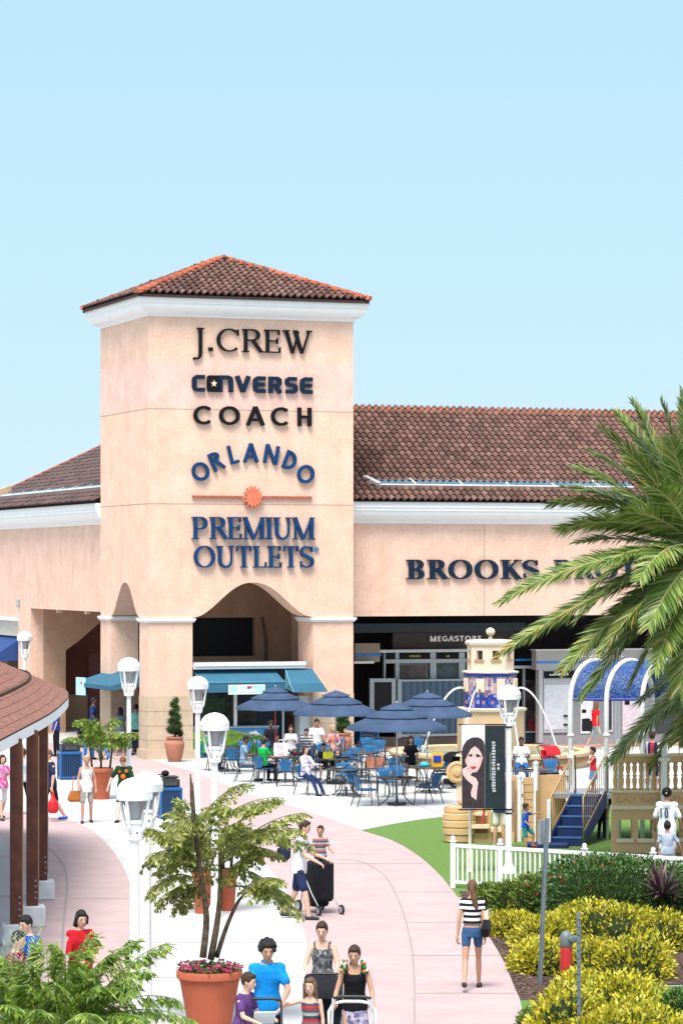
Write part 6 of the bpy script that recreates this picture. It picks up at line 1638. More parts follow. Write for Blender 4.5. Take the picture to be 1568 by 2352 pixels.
# near potted palm
Yp = 41.3; pp_ = Vector((ax(481, Yp), Yp, 0))
np_ = thing('potted_palm', pp_, 'tall fishtail palm with three stems and pink flowers in a big terracotta pot', 'potted plant')
pot(np_, .90, .73, M_ter)
r = random.Random(4); stems = [((466, 2200), (474, 2110), (464, 2030), (447, 1900), (440, 1800)), ((484, 2205), (500, 2110), (506, 2030), (505, 1960)), ((497, 2200), (520, 2130), (545, 2075), (566, 2050))]
o3 = lambda x, y, dy=0: px3(x, y, Yp + dy) - pp_
for i, s_ in enumerate(stems):
    mb = MB(); k = len(s_); mb.tube(smooth_line([o3(x, y, .12 * (i - 1)) for x, y in s_], 4), [.048 * (1 - .55 * j / (4 * k - 4)) if i < 2 else .036 * (1 - .6 * j / (4*k - 4)) for j in range(4 * (k - 1) + 1)], 8); mb.build('stem', M_stem, np_, smooth=True)
ml, mr = MB(), MB()
for (x0, y0), (x1, y1), dy, sag in (((463, 2010), (338, 1905), .3, .30), ((463, 2030), (345, 2050), -.4, .32), ((470, 2000), (352, 1962), -.5, .25), ((447, 1900), (560, 1800), .5, .2), ((452, 1930), (640, 1832), .2, .28), ((500, 1990), (695, 1868), -.2, .30), ((505, 1980), (728, 1945), .3, .36), ((520, 2040), (695, 2100), -.3, .26), ((455, 1960), (400, 1860), .6, .2), ((505, 1980), (610, 1905), .7, .25), ((480, 2030), (410, 2085), .5, .15), ((545, 2060), (640, 2020), -.4, .2), ((480, 2000), (540, 1890), -.6, .2), ((470, 2030), (385, 1890), -.2, .2), ((500, 2030), (590, 1960), .0, .15), ((470, 2060), (455, 1930), .2, .1), ((500, 2050), (560, 1975), -.2, .1), ((505, 1970), (665, 1905), .5, .3), ((470, 2000), (365, 2005), .5, .28), ((505, 2000), (655, 2065), .4, .3), ((450, 1900), (520, 1850), -.5, .15), ((447, 1890), (395, 1925), -.6, .2), ((463, 2010), (340, 1980), .6, .34), ((463, 2020), (372, 1915), -.4, .3), ((470, 2000), (420, 1840), .2, .2), ((505, 1980), (600, 1850), -.3, .3), ((505, 1985), (690, 1905), -.6, .3), ((505, 1990), (640, 1960), .6, .26), ((545, 2055), (668, 2060), .2, .24), ((470, 2040), (370, 2070), .4, .22), ((480, 1990), (470, 1870), .5, .2)):
    frond(ml, mr, o3(x0, y0), o3(x1, y1, dy), sag * 1.1, r, .095, 13, .30, .20, 4, .74)
ml.build('fronds', M_fish, np_); mr.build('frond_stalks', M_rach, np_)
mb = MB(); mb.tube([o3(447, 1900), o3(441, 1830), o3(437, 1778)], [.03, .03, .008], 6); mb.build('spear', M_stem, np_)
mb = MB(); mg = MB()
for i in range(520):
    a = r.random() * 6.28; q = .44 * math.sqrt(r.random()); p = Vector((q * math.cos(a), q * math.sin(a), .70 + .13 * r.random() * (1.1 - q)))
    leaf(mg, p, rv(r) + up * .5, rv(r) + up, .05, .03)
tag(mg.build('flower_foliage', M_hedge, np_), kind='stuff')
for i in range(85):
    a = r.random() * 6.28; q = .46 * math.sqrt(r.uniform(.1, 1)); p = Vector((q * math.cos(a), q * math.sin(a), .76 + .09 * r.random()))
    for k in range(5): leaf(mb, p - up * .03, (Vector((math.cos(k * 1.257), math.sin(k * 1.257), .5)) + rv(r) * .6), up + rv(r) * .8, .042, .042)
tag(mb.build('flower_carpet', M_pinkf, np_), kind='stuff')
# two smaller pots behind it
def small_palm(px, pyb, w, h, spread, top, label, seed, m, style=0, ls=.09, nf=9, stems=2, mleaf=None):
    p = gp(px, pyb); t = thing('potted_palm', p, label, 'potted plant'); pot(t, w, h, m, style); r = random.Random(seed)
    for i in range(stems):
        mb = MB(); x = (i - (stems - 1) / 2) * w * .35; mb.tube([(x, 0, h * .9), (x * 1.3, .02, h + (top - h) * .35), (x * .8, 0, h + (top - h) * .55)], [.03, .026, .015], 6); mb.build('stem', M_stem, t, smooth=True)
    ml, mr = MB(), MB()
    for i in range(nf):
        a = 6.28 * i / nf + r.uniform(-.3, .3); e = r.uniform(.45, 1.0)
        frond(ml, mr, (r.uniform(-.05, .05), 0, h + (top - h) * r.uniform(.1, .4)), (spread * e * math.cos(a), spread * e * math.sin(a) * .8, h + (top - h) * r.uniform(.5, 1.0) * (1.15 - .4 * e)), (top - h) * .22, r, ls, 6, spread * .34, .3, 4)
    ml.build('fronds', mleaf or M_fish, t); mr.build('frond_stalks', M_rach, t); return t
small_palm(465, 2098, .40, .78, .75, 1.75, 'smaller potted palm half hidden behind the near palm, left one', 11, M_ter)
small_palm(522, 2092, .38, .76, .7, 1.7, 'smaller potted palm half hidden behind the near palm, right one', 12, M_ter, nf=7)
small_palm(232, 1836, .66, .84, .95, 2.45, 'bushy palm in a red tapered pot behind the woman in white', 13, M_ter, ls=.13, nf=16, stems=3, mleaf=M_fish2)
# foreground palm at the lower left
Yf = 34.0; fp = Vector((ax(120, Yf), Yf, 0))
ff = thing('potted_palm', fp, 'bright green feathery palm filling the lower left corner, nearest the camera', 'potted plant')
pot(ff, .8, .35, M_ter)
r = random.Random(8); ml, mr = MB(), MB(); of = lambda x, y, dy=0: px3(x, y, Yf + dy) - fp
tips = [(10, 2205, .3), (60, 2215, -.3), (105, 2168, .4), (150, 2190, -.4), (205, 2152, .2), (250, 2195, -.2), (300, 2158, .5), (382, 2168, .1), (345, 2225, -.4), (300, 2270, -.5), (444, 2345, -.3), (405, 2296, .3), (230, 2262, -.6), (60, 2262, -.6), (-20, 2240, -.3), (-60, 2215, .2), (120, 2255, -.8), (180, 2225, .6), (10, 2310, -.9), (335, 2345, -.8), (-10, 2345, -.7), (90, 2320, -1), (205, 2330, -1), (150, 2310, .8), (270, 2330, .2)]
for x, y, dy in tips:
    frond(ml, mr, of(120 + (x - 120) * .12 + r.uniform(-30, 30), 2400, r.uniform(-.1, .1)), of(x, y, dy), .16 + .0010 * abs(x - 120), r, .118, 14, .25, .22, 4, .85, .75)
ml.build('fronds', M_fish2, ff); mr.build('frond_stalks', mat('green_stalk', (.12, .20, .03), .5, .4), ff)
M_silver = island_mat('silver_leaf', [(.30, .36, .22), (.45, .50, .36), (.20, .27, .12)], .5, .4, .2)
sp_ = thing('shrub', Vector((ax(40, 35.2), 35.2, 0)), 'pale silvery feathery shrub behind the lower left palm', 'shrub'); mb = MB(); r = random.Random(15)
for i in range(26):
    tip = px3(r.uniform(-25, 95), r.uniform(2125, 2260), 35.2 + r.uniform(-.4, .4)) - sp_.location; b = Vector((r.uniform(-.2, .2), 0, .3))
    for k in range(22):
        t = .35 + .65 * k / 22; p = b.lerp(tip, t) + up * .1 * math.sin(t * 3.1); 
        for s_ in (-1, 1): leaf(mb, p, (tip - b).normalized() + Vector((s_ * .8, r.uniform(-.4, .4), .1)), rv(r), .09, .016)
mb.build('foliage', M_silver, sp_)

# ---- date palm at the right
M_date = island_mat('date_palm_leaflet', [(.055, .11, .018), (.13, .21, .034), (.23, .32, .065), (.075, .15, .024), (.38, .43, .17), (.17, .25, .045)], .40, .4, .2)
M_dry = island_mat('dry_leaflet', [(.42, .27, .05), (.30, .22, .06), (.48, .34, .10)], .6, .3, .2)
M_dr = mat('date_rachis', (.36, .34, .14), .5, .3); M_bark = mat('palm_bark', (.16, .11, .075), .95, .1, var=.5, scale=6, bump=1, bscale=9)
Yd = 63.0
def date_palm(cx_, cy_, Y, label, seed, fr):
    base = Vector((ax(cx_ + 6, Y), Y, 0)); crown = px3(cx_, cy_, Y) - base
    dt = thing('date_palm', base, label, 'palm tree', 'date palms at the right edge')
    r = random.Random(seed); mb = MB(); nb_ = int(crown.z / .17)
    for i in range(nb_):
        z = i * (crown.z - .4) / nb_; rr = .30 - .04 * i / nb_
        mb.lathe([(rr, z), (rr + .05, z + .10), (rr - .01, z + .165)], 14, cap=False, ph=.22 * (i % 2))
    mb.build('trunk', M_bark, dt)
    mb = MB(); mb.ell(crown - up * .25, .36, .36, .5, 12, 8); mb.build('crownshaft', M_bark, dt, smooth=True)
    for x, y, dy, sag, dry in fr:
        p0 = crown + Vector((r.uniform(-.15, .15), r.uniform(-.15, .15), r.uniform(-.15, .15))); p1 = px3(x, y, Y + dy) - base; L_ = (p1 - p0).length
        mid = p0.lerp(p1, .58) + up * sag * L_
        def c(t): return p0 * (1 - t) ** 2 + mid * 2 * t * (1 - t) + p1 * t * t
        mbr = MB(); mbr.tube([c(i / 12) for i in range(13)], [.036 * (1 - .85 * i / 12) for i in range(13)], 5)
        ml = MB(); nl = int(40 * L_); ll = r.uniform(.60, .72); roll = r.uniform(-.5, .5)
        for i in range(nl):
            t = .08 + .92 * i / (nl - 1); b = c(t); d = (c(min(1, t + .03)) - c(t - .03)).normalized(); side = d.cross(up)
            if side.length < .15: side = Vector((.2, 1, 0)).cross(d)
            side.normalize(); side = Matrix.Rotation(roll, 3, d) @ side; nn = side.cross(d)
            env = min(1, .30 + 2.4 * (t - .06)) * (1 - .58 * max(0, (t - .5) / .5) ** 1.8)
            for s_ in (-1, 1):
                ln = ll * env * r.uniform(.85, 1.12); sp2 = r.uniform(.55, .80) * (1.2 - .72 * t)
                dd = (d + side * s_ * sp2 * 1.75 + nn * r.uniform(-.05, .40)).normalized()
                w = .040 * r.uniform(.8, 1.2); drp = -up * ln * r.uniform(.06, .26)
                k = 1 if (dry and r.random() < dry * (.15 + .85 * t)) else 0
                sv = (dd.cross(nn).normalized() + nn * r.uniform(-.5, .5)).normalized()
                ml.add([b + sv * w * .3, b - sv * w * .3, b + dd * ln * .45 - sv * w * .55 + drp * .2, b + dd * ln * .45 + sv * w * .55 + drp * .2, b + dd * ln + drp], [(0, 1, 2, 3), (3, 2, 4)], k)
        fr_ = mbr.build('frond', M_dr, dt); ml.build('leaflets', [M_date, M_dry], fr_)
date_palm(1622, 1275, Yd, 'large date palm whose arching fronds cross the wall of the right wing', 21, (
    (1455, 925, .3, .06, .02), (1385, 985, -.3, .10, .02), (1325, 1076, .2, .13, .04), (1266, 1158, .6, .19, .06), (1335, 1205, 1.2, .16, .10), (1330, 1245, 1.6, .10, .30), (1150, 1382, .1, .15, .10), (1352, 1362, -.9, .30, .03), (1148, 1505, -.3, .09, .30), (1295, 1536, -.7, .08, .22), (1340, 1598, -1.0, .06, .10),
    (1520, 925, -.2, .05, .02), (1570, 905, .6, .05, .02), (1640, 890, -.5, .05, .02), (1500, 1120, -1.9, .16, .02), (1490, 1440, -2.2, .20, .04), (1430, 1400, 1.6, .14, .12), (1420, 1480, 1.0, .12, .14), (1505, 1540, -2.2, .12, .05), (1410, 1130, 1.5, .14, .05), (1440, 1045, .8, .10, .02), (1480, 1010, 1.4, .10, .02), (1395, 1290, -1.6, .20, .04), (1250, 1330, 1.2, .16, .08), (1380, 1440, .6, .10, .10),
    (1720, 1000, .3, .1, .02), (1800, 1150, -.5, .2, .02), (1850, 1300, .2, .3, .05), (1780, 1480, -.6, .2, .1), (1650, 1000, 1.8, .1, .02), (1600, 1560, 1.2, .15, .1), (1560, 1590, -1.5, .1, .1), (1300, 1120, 1.2, .18, .04), (1360, 1040, 1.0, .12, .03), (1290, 1215, .2, .2, .06), (1430, 1180, -1.2, .2, .03), (1230, 1455, .9, .1, .15), (1330, 1420, -1.6, .2, .06), (1470, 1330, -2.2, .3, .04), (1540, 1010, -1.5, .1, .02), (1420, 950, .9, .08, .02), (1380, 1500, -1.9, .12, .1), (1450, 1570, .5, .1, .1), (1900, 1050, 1.0, .1, .02), (1960, 1200, -.8, .15, .02), (2020, 1340, .6, .2, .04), (1980, 1480, -.6, .2, .06), (1900, 1560, .8, .2, .1), (1840, 1000, -.6, .1, .02), (1780, 920, .8, .08, .02), (1720, 890, -.8, .06, .02), (1820, 1400, 2.4, .2, .05), (1760, 1250, -2.6, .25, .03), (1700, 1480, -2.6, .25, .05), (1650, 1200, 3.0, .2, .03), (1800, 1600, -.4, .2, .1), (1720, 1300, 3.2, .2, .05)))
date_palm(1790, 1450, Yd + 2.5, 'second date palm mostly outside the right edge, its low fronds over the balustrade', 22, (
    (1408, 1745, -1.0, .16, .24), (1470, 1612, -1.5, .13, .30), (1450, 1690, .8, .14, .15), (1530, 1540, -.4, .12, .08), (1500, 1755, .4, .16, .2), (1560, 1700, -1.5, .16, .15), (1640, 1760, .3, .2, .1), (1520, 1640, 1.4, .14, .1), (1650, 1250, .3, .1, .02), (1900, 1250, .2, .1, .02), (2000, 1450, .2, .2, .05), (1950, 1650, -.3, .2, .1), (1780, 1180, .5, .05, .02), (1850, 1160, -.5, .06, .02), (1720, 1170, .8, .06, .02), (1990, 1340, .8, .12, .02), (2060, 1560, .5, .2, .05), (2000, 1740, .2, .25, .1), (1880, 1760, -.8, .2, .1), (1780, 1760, 1.5, .2, .1), (1820, 1480, -2.8, .25, .04), (1800, 1400, 2.8, .2, .03), (1640, 1340, 1.0, .16, .03)))

# ---- spiral topiaries in pots beside the porch
def topiary(px, Y, w, h, label, ph):
    p = Vector((ax(px, Y), Y, 0)); t = thing('topiary', p, label, 'potted plant', 'spiral topiaries beside the porch'); pot(t, w, h, M_ter2, 1); r = random.Random(int(px)); mb = MB(); mc = MB()
    pts = []; rad = []
    for i in range(60):
        q = i / 59; a = ph + q * 4.2 * 2 * math.pi; R_ = .17 * (1 - .75 * q) + .01
        c_ = Vector((R_ * math.cos(a), R_ * math.sin(a), h + .10 + 1.12 * q)); pts.append(c_); rad.append(.11 * (1 - .45 * q))
        for k in range(46):
            u = rv(r); leaf(mb, c_ + u * (.135 * (1 - .40 * q)), u + rv(r) * .6, u, .035, .022)
    mc.tube(pts, rad, 7); mb.build('foliage', M_hedge, t); mc.build('shade_core', M_core, t); mb = MB(); mb.lathe([(.03, h * .9), (.02, h + 1.1)], 8); mb.build('stem', M_stem, t)  # the tube under the leaves carries the same painted shade
topiary(401, 97.3, .64, .80, 'spiral topiary in a pale clay pot before the left pier', 0)
topiary(787, 99.6, .62, .80, 'spiral topiary in a clay pot before the right pier', 1.5)
# ============================================================ people
def fuse(mb, vox, it=4):
    """Grow one closed skin over overlapping pieces."""
    o = bpy.data.objects.new('tmp', mb.mesh('tmp', M_blk)); COL.objects.link(o)
    m = o.modifiers.new('r', 'REMESH'); m.mode = 'VOXEL'; m.voxel_size = vox
    m2 = o.modifiers.new('s', 'SMOOTH'); m2.factor = .5; m2.iterations = it
    ev = o.evaluated_get(bpy.context.evaluated_depsgraph_get()); me = ev.to_mesh()
    vs = [v.co.copy() for v in me.vertices]; fs = [tuple(p.vertices) for p in me.polygons]
    ev.to_mesh_clear(); me0 = o.data; bpy.data.objects.remove(o); bpy.data.meshes.remove(me0)
    return vs, fs
def cap_(mb, a, b, r0, r1, n=10, flat=False):           # tapered limb piece with round ends
    a, b = Vector(a), Vector(b); d = (b - a).normalized()
    P = [a - d * r0 * .9, a - d * r0 * .6, a, b, b + d * r1 * .6, b + d * r1 * .9] if not flat else [a, b]
    W = [r0 * .35, r0 * .8, r0, r1, r1 * .8, r1 * .35] if not flat else [r0, r1]
    mb.tube(P, W, n)
SKINS = {'l': (.60, .36, .26), 'm': (.46, .25, .16), 't': (.36, .18, .11), 'd': (.14, .065, .04), 'p': (.66, .44, .35)}
HAIRS = {'blk': (.012, .010, .010), 'brn': (.045, .022, .012), 'lbr': (.13, .07, .035), 'blo': (.50, .36, .19), 'red': (.20, .06, .022)}
def skin(k): return mat('skin_' + {'l': 'light', 'm': 'tan', 't': 'brown', 'd': 'dark', 'p': 'pale'}[k], SKINS[k], .55, .35, var=.05)
def hairm(k): return mat('hair_' + k, HAIRS[k], .55, .3, var=.45, scale=38, bump=.9, bscale=55)
def cloth(c, name=None): 
    n = name or 'cloth_%02d%02d%02d' % tuple(int(x * 99) for x in c)
    return mat(n, c, .85, .12, var=.16, scale=9, bump=.6, bscale=13)
STANDP = dict(arms=((8, 8, 14, 0), (8, 8, 14, 0)), legs=((2, 4, 4), (-2, 4, 4)), lean=0, turn=0, nod=0)
WALKP = dict(arms=((-18, 7, 18, 0), (20, 7, 22, 0)), legs=((22, 6, 3), (-12, 22, 3)), lean=3, turn=0, nod=0)
PUSHP = dict(arms=((32, 12, 52, 8), (32, 12, 52, 8)), legs=((18, 8, 3), (-10, 20, 3)), lean=6, turn=0, nod=6)
SITP = dict(arms=((34, 12, 60, 16), (34, 12, 60, 16)), legs=((84, 86, 7), (84, 86, 7)), lean=4, turn=0, nod=4)
RP = random.Random(99)
def person(label, loc, face, h=1.75, sex='m', pose=STANDP, sk='m', hair=('short', 'brn'), shirt=None, sleeve=.55, bottom=('long', None), shoes=(.03, .03, .035), seat=None, far=False, kid=False, **kw):
    P = dict(pose); P.update(kw); s = h / 1.75; f = sex == 'f'
    t = thing('person', loc, label, 'person', rz=R(face)); base = Vector((0, 0, 0))
    ws = (.88 if f else 1.0) * s; hs = s * (1.0 if not kid else 1.0 + .30 * max(0, min(1, (1.75 - h) / .8)))
    lim = (.86 if f else 1.0) * s
    legs = []
    for sx, (a, b, sp) in zip((-1, 1), P['legs']):
        hp = Vector((sx * .088 * s, 0, -.02 * s)); a_, c_ = R(a), R(a - b)
        kn = hp + Vector((sx * math.sin(R(sp)), -math.sin(a_), -math.cos(a_))).normalized() * .435 * s
        an = kn + Vector((sx * math.sin(R(sp)) * .3, -math.sin(c_), -math.cos(c_))).normalized() * .415 * s
        legs.append((sx, hp, kn, an, c_))
    low = min(l[3].z for l in legs)
    pz = (-low + .075 * s) if seat is None else seat + .115 * s
    O = Vector((0, 0 if seat is None else .06, pz))
    legs = [(sx, hp + O, kn + O, an + O, c_) for sx, hp, kn, an, c_ in legs]
    LM = Matrix.Rotation(R(P['lean']), 4, 'X')
    def U(x, y, z): return O + LM @ Vector((x, y, z))
    hx = 1.06 if f else 1.0
    rings = [(-.09, .140 * hx, .100), (.0, .158 * hx, .108), (.08, .150 * hx, .102), (.17, .128, .092), (.27, .140, .100), (.36, .158, .108 + (.012 if f else 0)), (.44, .160, .098), (.50, .125, .075), (.535, .075, .062)]
    def torso(mb, z0, z1, inf, n=16, flare=0):
        zs_ = sorted(set([z0, z1] + [r[0] for r in rings if z0 < r[0] < z1])); rr = []
        for z in zs_:
            i = max([0] + [k for k in range(len(rings)) if rings[k][0] <= z + 1e-6]); j = min(i + 1, len(rings) - 1)
            q = 0 if i == j or z < rings[0][0] else (z - rings[i][0]) / (rings[j][0] - rings[i][0])
            rx = (rings[i][1] * (1 - q) + rings[j][1] * q) * ws + inf; ry = (rings[i][2] * (1 - q) + rings[j][2] * q) * s + inf
            fl = flare * max(0, (.25 - z) / .25); rx += fl; ry += fl
            rr.append([U(rx * math.cos(2 * math.pi * k / n), ry * math.sin(2 * math.pi * k / n), z * s) for k in range(n)])
        mb.loft(rr)
    arms = []
    for sx, (p_, ab, e_, iw) in zip((-1, 1), P['arms']):
        sh = U(sx * .172 * ws, 0, .465 * s)
        d1 = LM @ Vector((sx * math.sin(R(ab)), -math.sin(R(p_)) * math.cos(R(ab)), -math.cos(R(p_)) * math.cos(R(ab))))
        el = sh + d1 * .285 * s
        d2 = (LM @ Vector((sx * (math.sin(R(ab)) * .5 - math.sin(R(iw))), -math.sin(R(p_ + e_)), -math.cos(R(p_ + e_))))).normalized()
        arms.append((sx, sh, el, el + d2 * .25 * s, d2))
    vox = (.026 if far else .0135) * max(.75, s)
    HM = LM @ Matrix.Rotation(R(P['turn']), 4, 'Z') @ Matrix.Rotation(R(P['nod']), 4, 'X')
    hc = U(0, -.012 * s, .56 * s) + HM @ Vector((0, -.012 * hs, .125 * hs))
    def HD(x, y, z): return hc + HM @ (Vector((x, y, z)) * hs)
    mb = MB()
    torso(mb, -.09, .535, 0); cap_(mb, U(0, .01, .50 * s), hc - Vector((0, 0, .05 * hs)), .056 * s * (.85 if f else 1), .052 * hs * (.85 if f else 1))
    mb.ell(hc, .074 * hs, .094 * hs, .115 * hs, 14, 10, M=HM.to_3x3().to_4x4())
    mb.ell(HD(0, -.026, -.058), .056 * hs, .062 * hs, .060 * hs, 12, 8, M=HM); mb.ell(HD(0, -.10, -.022), .014 * hs, .020 * hs, .024 * hs, 8, 6, M=HM)
    for sx in (-1, 1): mb.ell(HD(sx * .076, .006, -.01), .012 * hs, .020 * hs, .030 * hs, 8, 6, M=HM)
    for sx, hp, kn, an, c_ in legs:
        cap_(mb, hp, kn, .083 * lim * (1.06 if f else 1), .054 * lim); cap_(mb, kn, kn.lerp(an, .35), .052 * lim, .056 * lim); cap_(mb, kn.lerp(an, .35), an, .055 * lim, .036 * lim)
        fd = Vector((sx * .12, -1, 0)).normalized(); cap_(mb, an + Vector((0, .03 * s, -.04 * s)), an + fd * .145 * s - Vector((0, 0, .048 * s)), .036 * s, .028 * s)
    for sx, sh, el, wr, d2 in arms:
        cap_(mb, sh, el, .049 * lim, .038 * lim); cap_(mb, el, el.lerp(wr, .3), .038 * lim, .039 * lim); cap_(mb, el.lerp(wr, .3), wr, .038 * lim, .026 * lim)
        mb.ell(wr + d2 * .045 * s, .036 * s, .024 * s, .052 * s, 10, 8, M=d2.to_track_quat('Z', 'Y').to_matrix().to_4x4())
    vs, fs = fuse(mb, vox)
    B = MB(); B.add(vs, fs, 0)
    for sx, sh, el, wr, d2 in arms:                     # fingers and thumb
        q = d2.to_track_quat('Z', 'Y').to_matrix(); X_ = q @ Vector((1, 0, 0)); Y_ = q @ Vector((0, 1, 0)); b = wr + d2 * .075 * s
        for k, ln in enumerate((.062, .074, .070, .055)):
            r0 = b + X_ * (k - 1.5) * .018 * s; c1 = r0 + d2 * ln * .5 * s - Y_ * .006 * s; c2 = c1 + (d2 * .6 - Y_ * .75) * ln * .45 * s; c3 = c2 + (d2 * .1 - Y_ * .9) * ln * .3 * s
            B.tube([r0 - d2 * .01, c1, c2, c3], [.0088 * s, .0085 * s, .0078 * s, .005 * s], 5 if far else 7)
        th = wr + d2 * .03 * s - X_ * sx * .030 * s; B.tube([th, th + (d2 * .7 - X_ * sx * .6) * .032 * s, th + (d2 * .9 - X_ * sx * .3 - Y_ * .5) * .058 * s], [.011 * s, .010 * s, .007 * s], 5 if far else 7)
    for sx in (-1, 1):
        B.ell(HD(sx * .031, -.0865, .006), .0125 * hs, .006 * hs, .0050 * hs, 8, 6, 1, M=HM); B.ell(HD(sx * .032, -.089, .027), .019 * hs, .005 * hs, .0042 * hs, 8, 4, 3, M=HM)
        B.ell(HD(sx * .031, -.0905, .006), .0075 * hs, .004 * hs, .0052 * hs, 8, 6, 3, M=HM)
    B.ell(HD(0, -.086, -.066), .024 * hs, .009 * hs, .0065 * hs, 10, 6, 2, M=HM)
    bo = B.build('body', [skin(sk), mat('eye_white', (.30, .22, .19), .4), mat('lips_' + ('f' if f else 'm'), (.40, .10, .09) if f else (.30, .12, .09), .45), M_blk], t, smooth=True)
    sh_m = shirt if not isinstance(shirt, tuple) else cloth(shirt)
    if shirt is not None:
        mb = MB(); tank = sleeve <= 0
        torso(mb, -.06 if P.get('hem') is None else P['hem'], .44 if tank else .52, .018 * s, flare=.02 * s if not tank else .005)
        if tank:
            for sx in (-1, 1): mb.tube([U(sx * .10 * ws, -.098 * s, .40 * s), U(sx * .115 * ws, -.05 * s, .515 * s), U(sx * .115 * ws, .05 * s, .515 * s), U(sx * .10 * ws, .102 * s, .40 * s)], .018 * s, 6)
        else:
            for sx, shd, el, wr, d2 in arms:
                if sleeve <= 1: cap_(mb, shd - Vector((sx * .03, 0, -.005)) * s, shd.lerp(el, sleeve), .064 * lim, .061 * lim); mb.ell(shd - Vector((sx * .010, 0, .002)) * s, .067 * s, .067 * s, .064 * s, 10, 8)
                else: mb.ell(shd - Vector((sx * .018, 0, .006)) * s, .060 * s, .060 * s, .058 * s, 10, 8); cap_(mb, shd, el, .062 * lim, .052 * lim); cap_(mb, el, el.lerp(wr, .92), .050 * lim, .038 * lim)
        v2, f2 = fuse(mb, vox * 1.05, 3); c = MB(); c.add(v2, f2); so_ = c.build('top', sh_m, t, smooth=True)
        if P.get('print'):
            for (x, z, r_, col) in P['print']:
                mb = MB(); mb.ell(U(x * s, -.128 * s, z * s), r_ * s, .02 * s, r_ * s, 12, 6); mb.build('print', cloth(col), so_, smooth=True)
        if P.get('collar') is not None:
            mb = MB(); mb.tube([U(.062 * s * math.cos(a_) , .055 * s * math.sin(a_) - .008, (.545 - .02 * (a_ < 0)) * s) for a_ in [R(-80 + 34 * k) for k in range(11)]], .014 * s, 6); mb.build('collar', sh_m, so_, smooth=True)
    kind, col = bottom; fr = {'long': 1.0, 'capri': .8, 'shorts': .42, 'brief': .22}.get(kind)
    if col is not None:
        bm_ = cloth(col) if isinstance(col, tuple) else col
        mb = MB(); torso(mb, -.09, .07, .012 * s)
        if kind in ('skirt', 'dress', 'longskirt'):
            ln = {'skirt': .42, 'dress': .48, 'longskirt': .80}[kind] * s; mb = MB()
            fw = sum((l[2].y - O.y) for l in legs) / 2; n = 18
            if seat is None: mb.loft([[(rx * math.cos(2 * math.pi * k / n) * (1 + .05 * math.sin(5 * k)), yy + ry * math.sin(2 * math.pi * k / n) * (1 + .06 * math.cos(7 * k)), O.z + zz) for k in range(n)] for zz, rx, ry, yy in ((.10 * s, .15 * s, .11 * s, 0), (0, .178 * ws, .125 * s, 0), (-ln * .5, .20 * s, .16 * s, fw * .2), (-ln, .23 * s, .20 * s, fw * .3))])
            else: mb.loft([[(rx * math.cos(2 * math.pi * k / n), yy, zz + ry * math.sin(2 * math.pi * k / n)) for k in range(n)] for yy, zz, rx, ry in ((O.y + .1, O.z, .16 * s, .12 * s), (O.y - .2, O.z, .18 * s, .10 * s), (O.y - .42 * s, O.z, .18 * s, .09 * s))])
        elif fr:
            for sx, hp, kn, an, c_ in legs:
                if fr <= .5: cap_(mb, hp, hp.lerp(kn, fr * 2), .096 * lim, .082 * lim)
                else:
                    cap_(mb, hp, kn, .096 * lim, .068 * lim); cap_(mb, kn, kn.lerp(an, (fr - .5) * 2 * .96), .068 * lim, .054 * lim)
        v2, f2 = fuse(mb, vox * 1.05, 3); c = MB(); c.add(v2, f2); c.build('bottoms', bm_, t, smooth=True)
    if shoes is not None:
        for sx, hp, kn, an, c_ in legs:
            mb = MB(); fd = Vector((sx * .12, -1, 0)).normalized(); tl = R(0); a0 = an + Vector((0, .035 * s, -.038 * s)); b0_ = an + fd * .155 * s - Vector((0, 0, .046 * s))
            cap_(mb, a0, b0_, .043 * s, .034 * s); mb.build('shoe', cloth(shoes), t, smooth=True)
    st, hcx = hair
    if st != 'bald':
        mb = MB(); mb.ell(HD(0, .020, .024), .086 * hs, .098 * hs, .108 * hs, 14, 10, M=HM)
        mb.ell(HD(0, -.045, .085), .062 * hs, .045 * hs, .032 * hs, 10, 6, M=HM)
        if st == 'curly':
            
            for k in range(44):
                a_ = RP.uniform(-.5, 3.64); q_ = RP.uniform(.8, 1.15); mb.ell(HD(.088 * math.cos(a_) * q_, RP.uniform(-.055, .09), .035 + .085 * math.sin(a_) * q_), .026 * hs, .026 * hs, .026 * hs, 7, 5)
        if st in ('long', 'bob'):
            e = -.34 if st == 'long' else -.13
            mb.loft([[HD(x * w, y0 + y * w2, z) for x, y in [(math.cos(2 * math.pi * k / 12), math.sin(2 * math.pi * k / 12)) for k in range(12)]] for z, w, w2, y0 in ((.06, .08, .07, .03), (-.05, .092, .062, .045), (-.13, .10, .052, .06), (e, .085, .035, .085), (e - .03, .05, .02, .085))])
            for sx in (-1, 1): cap_(mb, HD(sx * .078, -.012, .03), HD(sx * .088, .0, e * .55), .026 * hs, .022 * hs)
        if st == 'pony': mb.ell(HD(0, .12, .05), .03 * hs, .035 * hs, .03 * hs, 8, 6); mb.tube([HD(0, .12, .05), HD(.0, .155, -.02), HD(-.035, .145, -.16), HD(-.06, .125, -.30), HD(-.07, .11, -.38)], [.026 * hs, .040 * hs, .052 * hs, .042 * hs, .012 * hs], 10)
        if st == 'bun': mb.ell(HD(0, .10, .07), .045 * hs, .045 * hs, .042 * hs, 10, 8)
        v2, f2 = fuse(mb, vox * .9, 2); c = MB(); c.add(v2, f2); c.build('hair', hairm(hcx), t, smooth=True)
    t['_hands'] = [list(Matrix.Rotation(R(face), 4, 'Z') @ (a[3] + a[4] * .09 * s) + Vector(loc)) for a in arms]
    return t
def hand(t, k): return Vector(t['_hands'][k])
def at_(x, Y, z=0): return Vector((ax(x, Y), Y, z))
def foot(x, y): return gp(x, y)
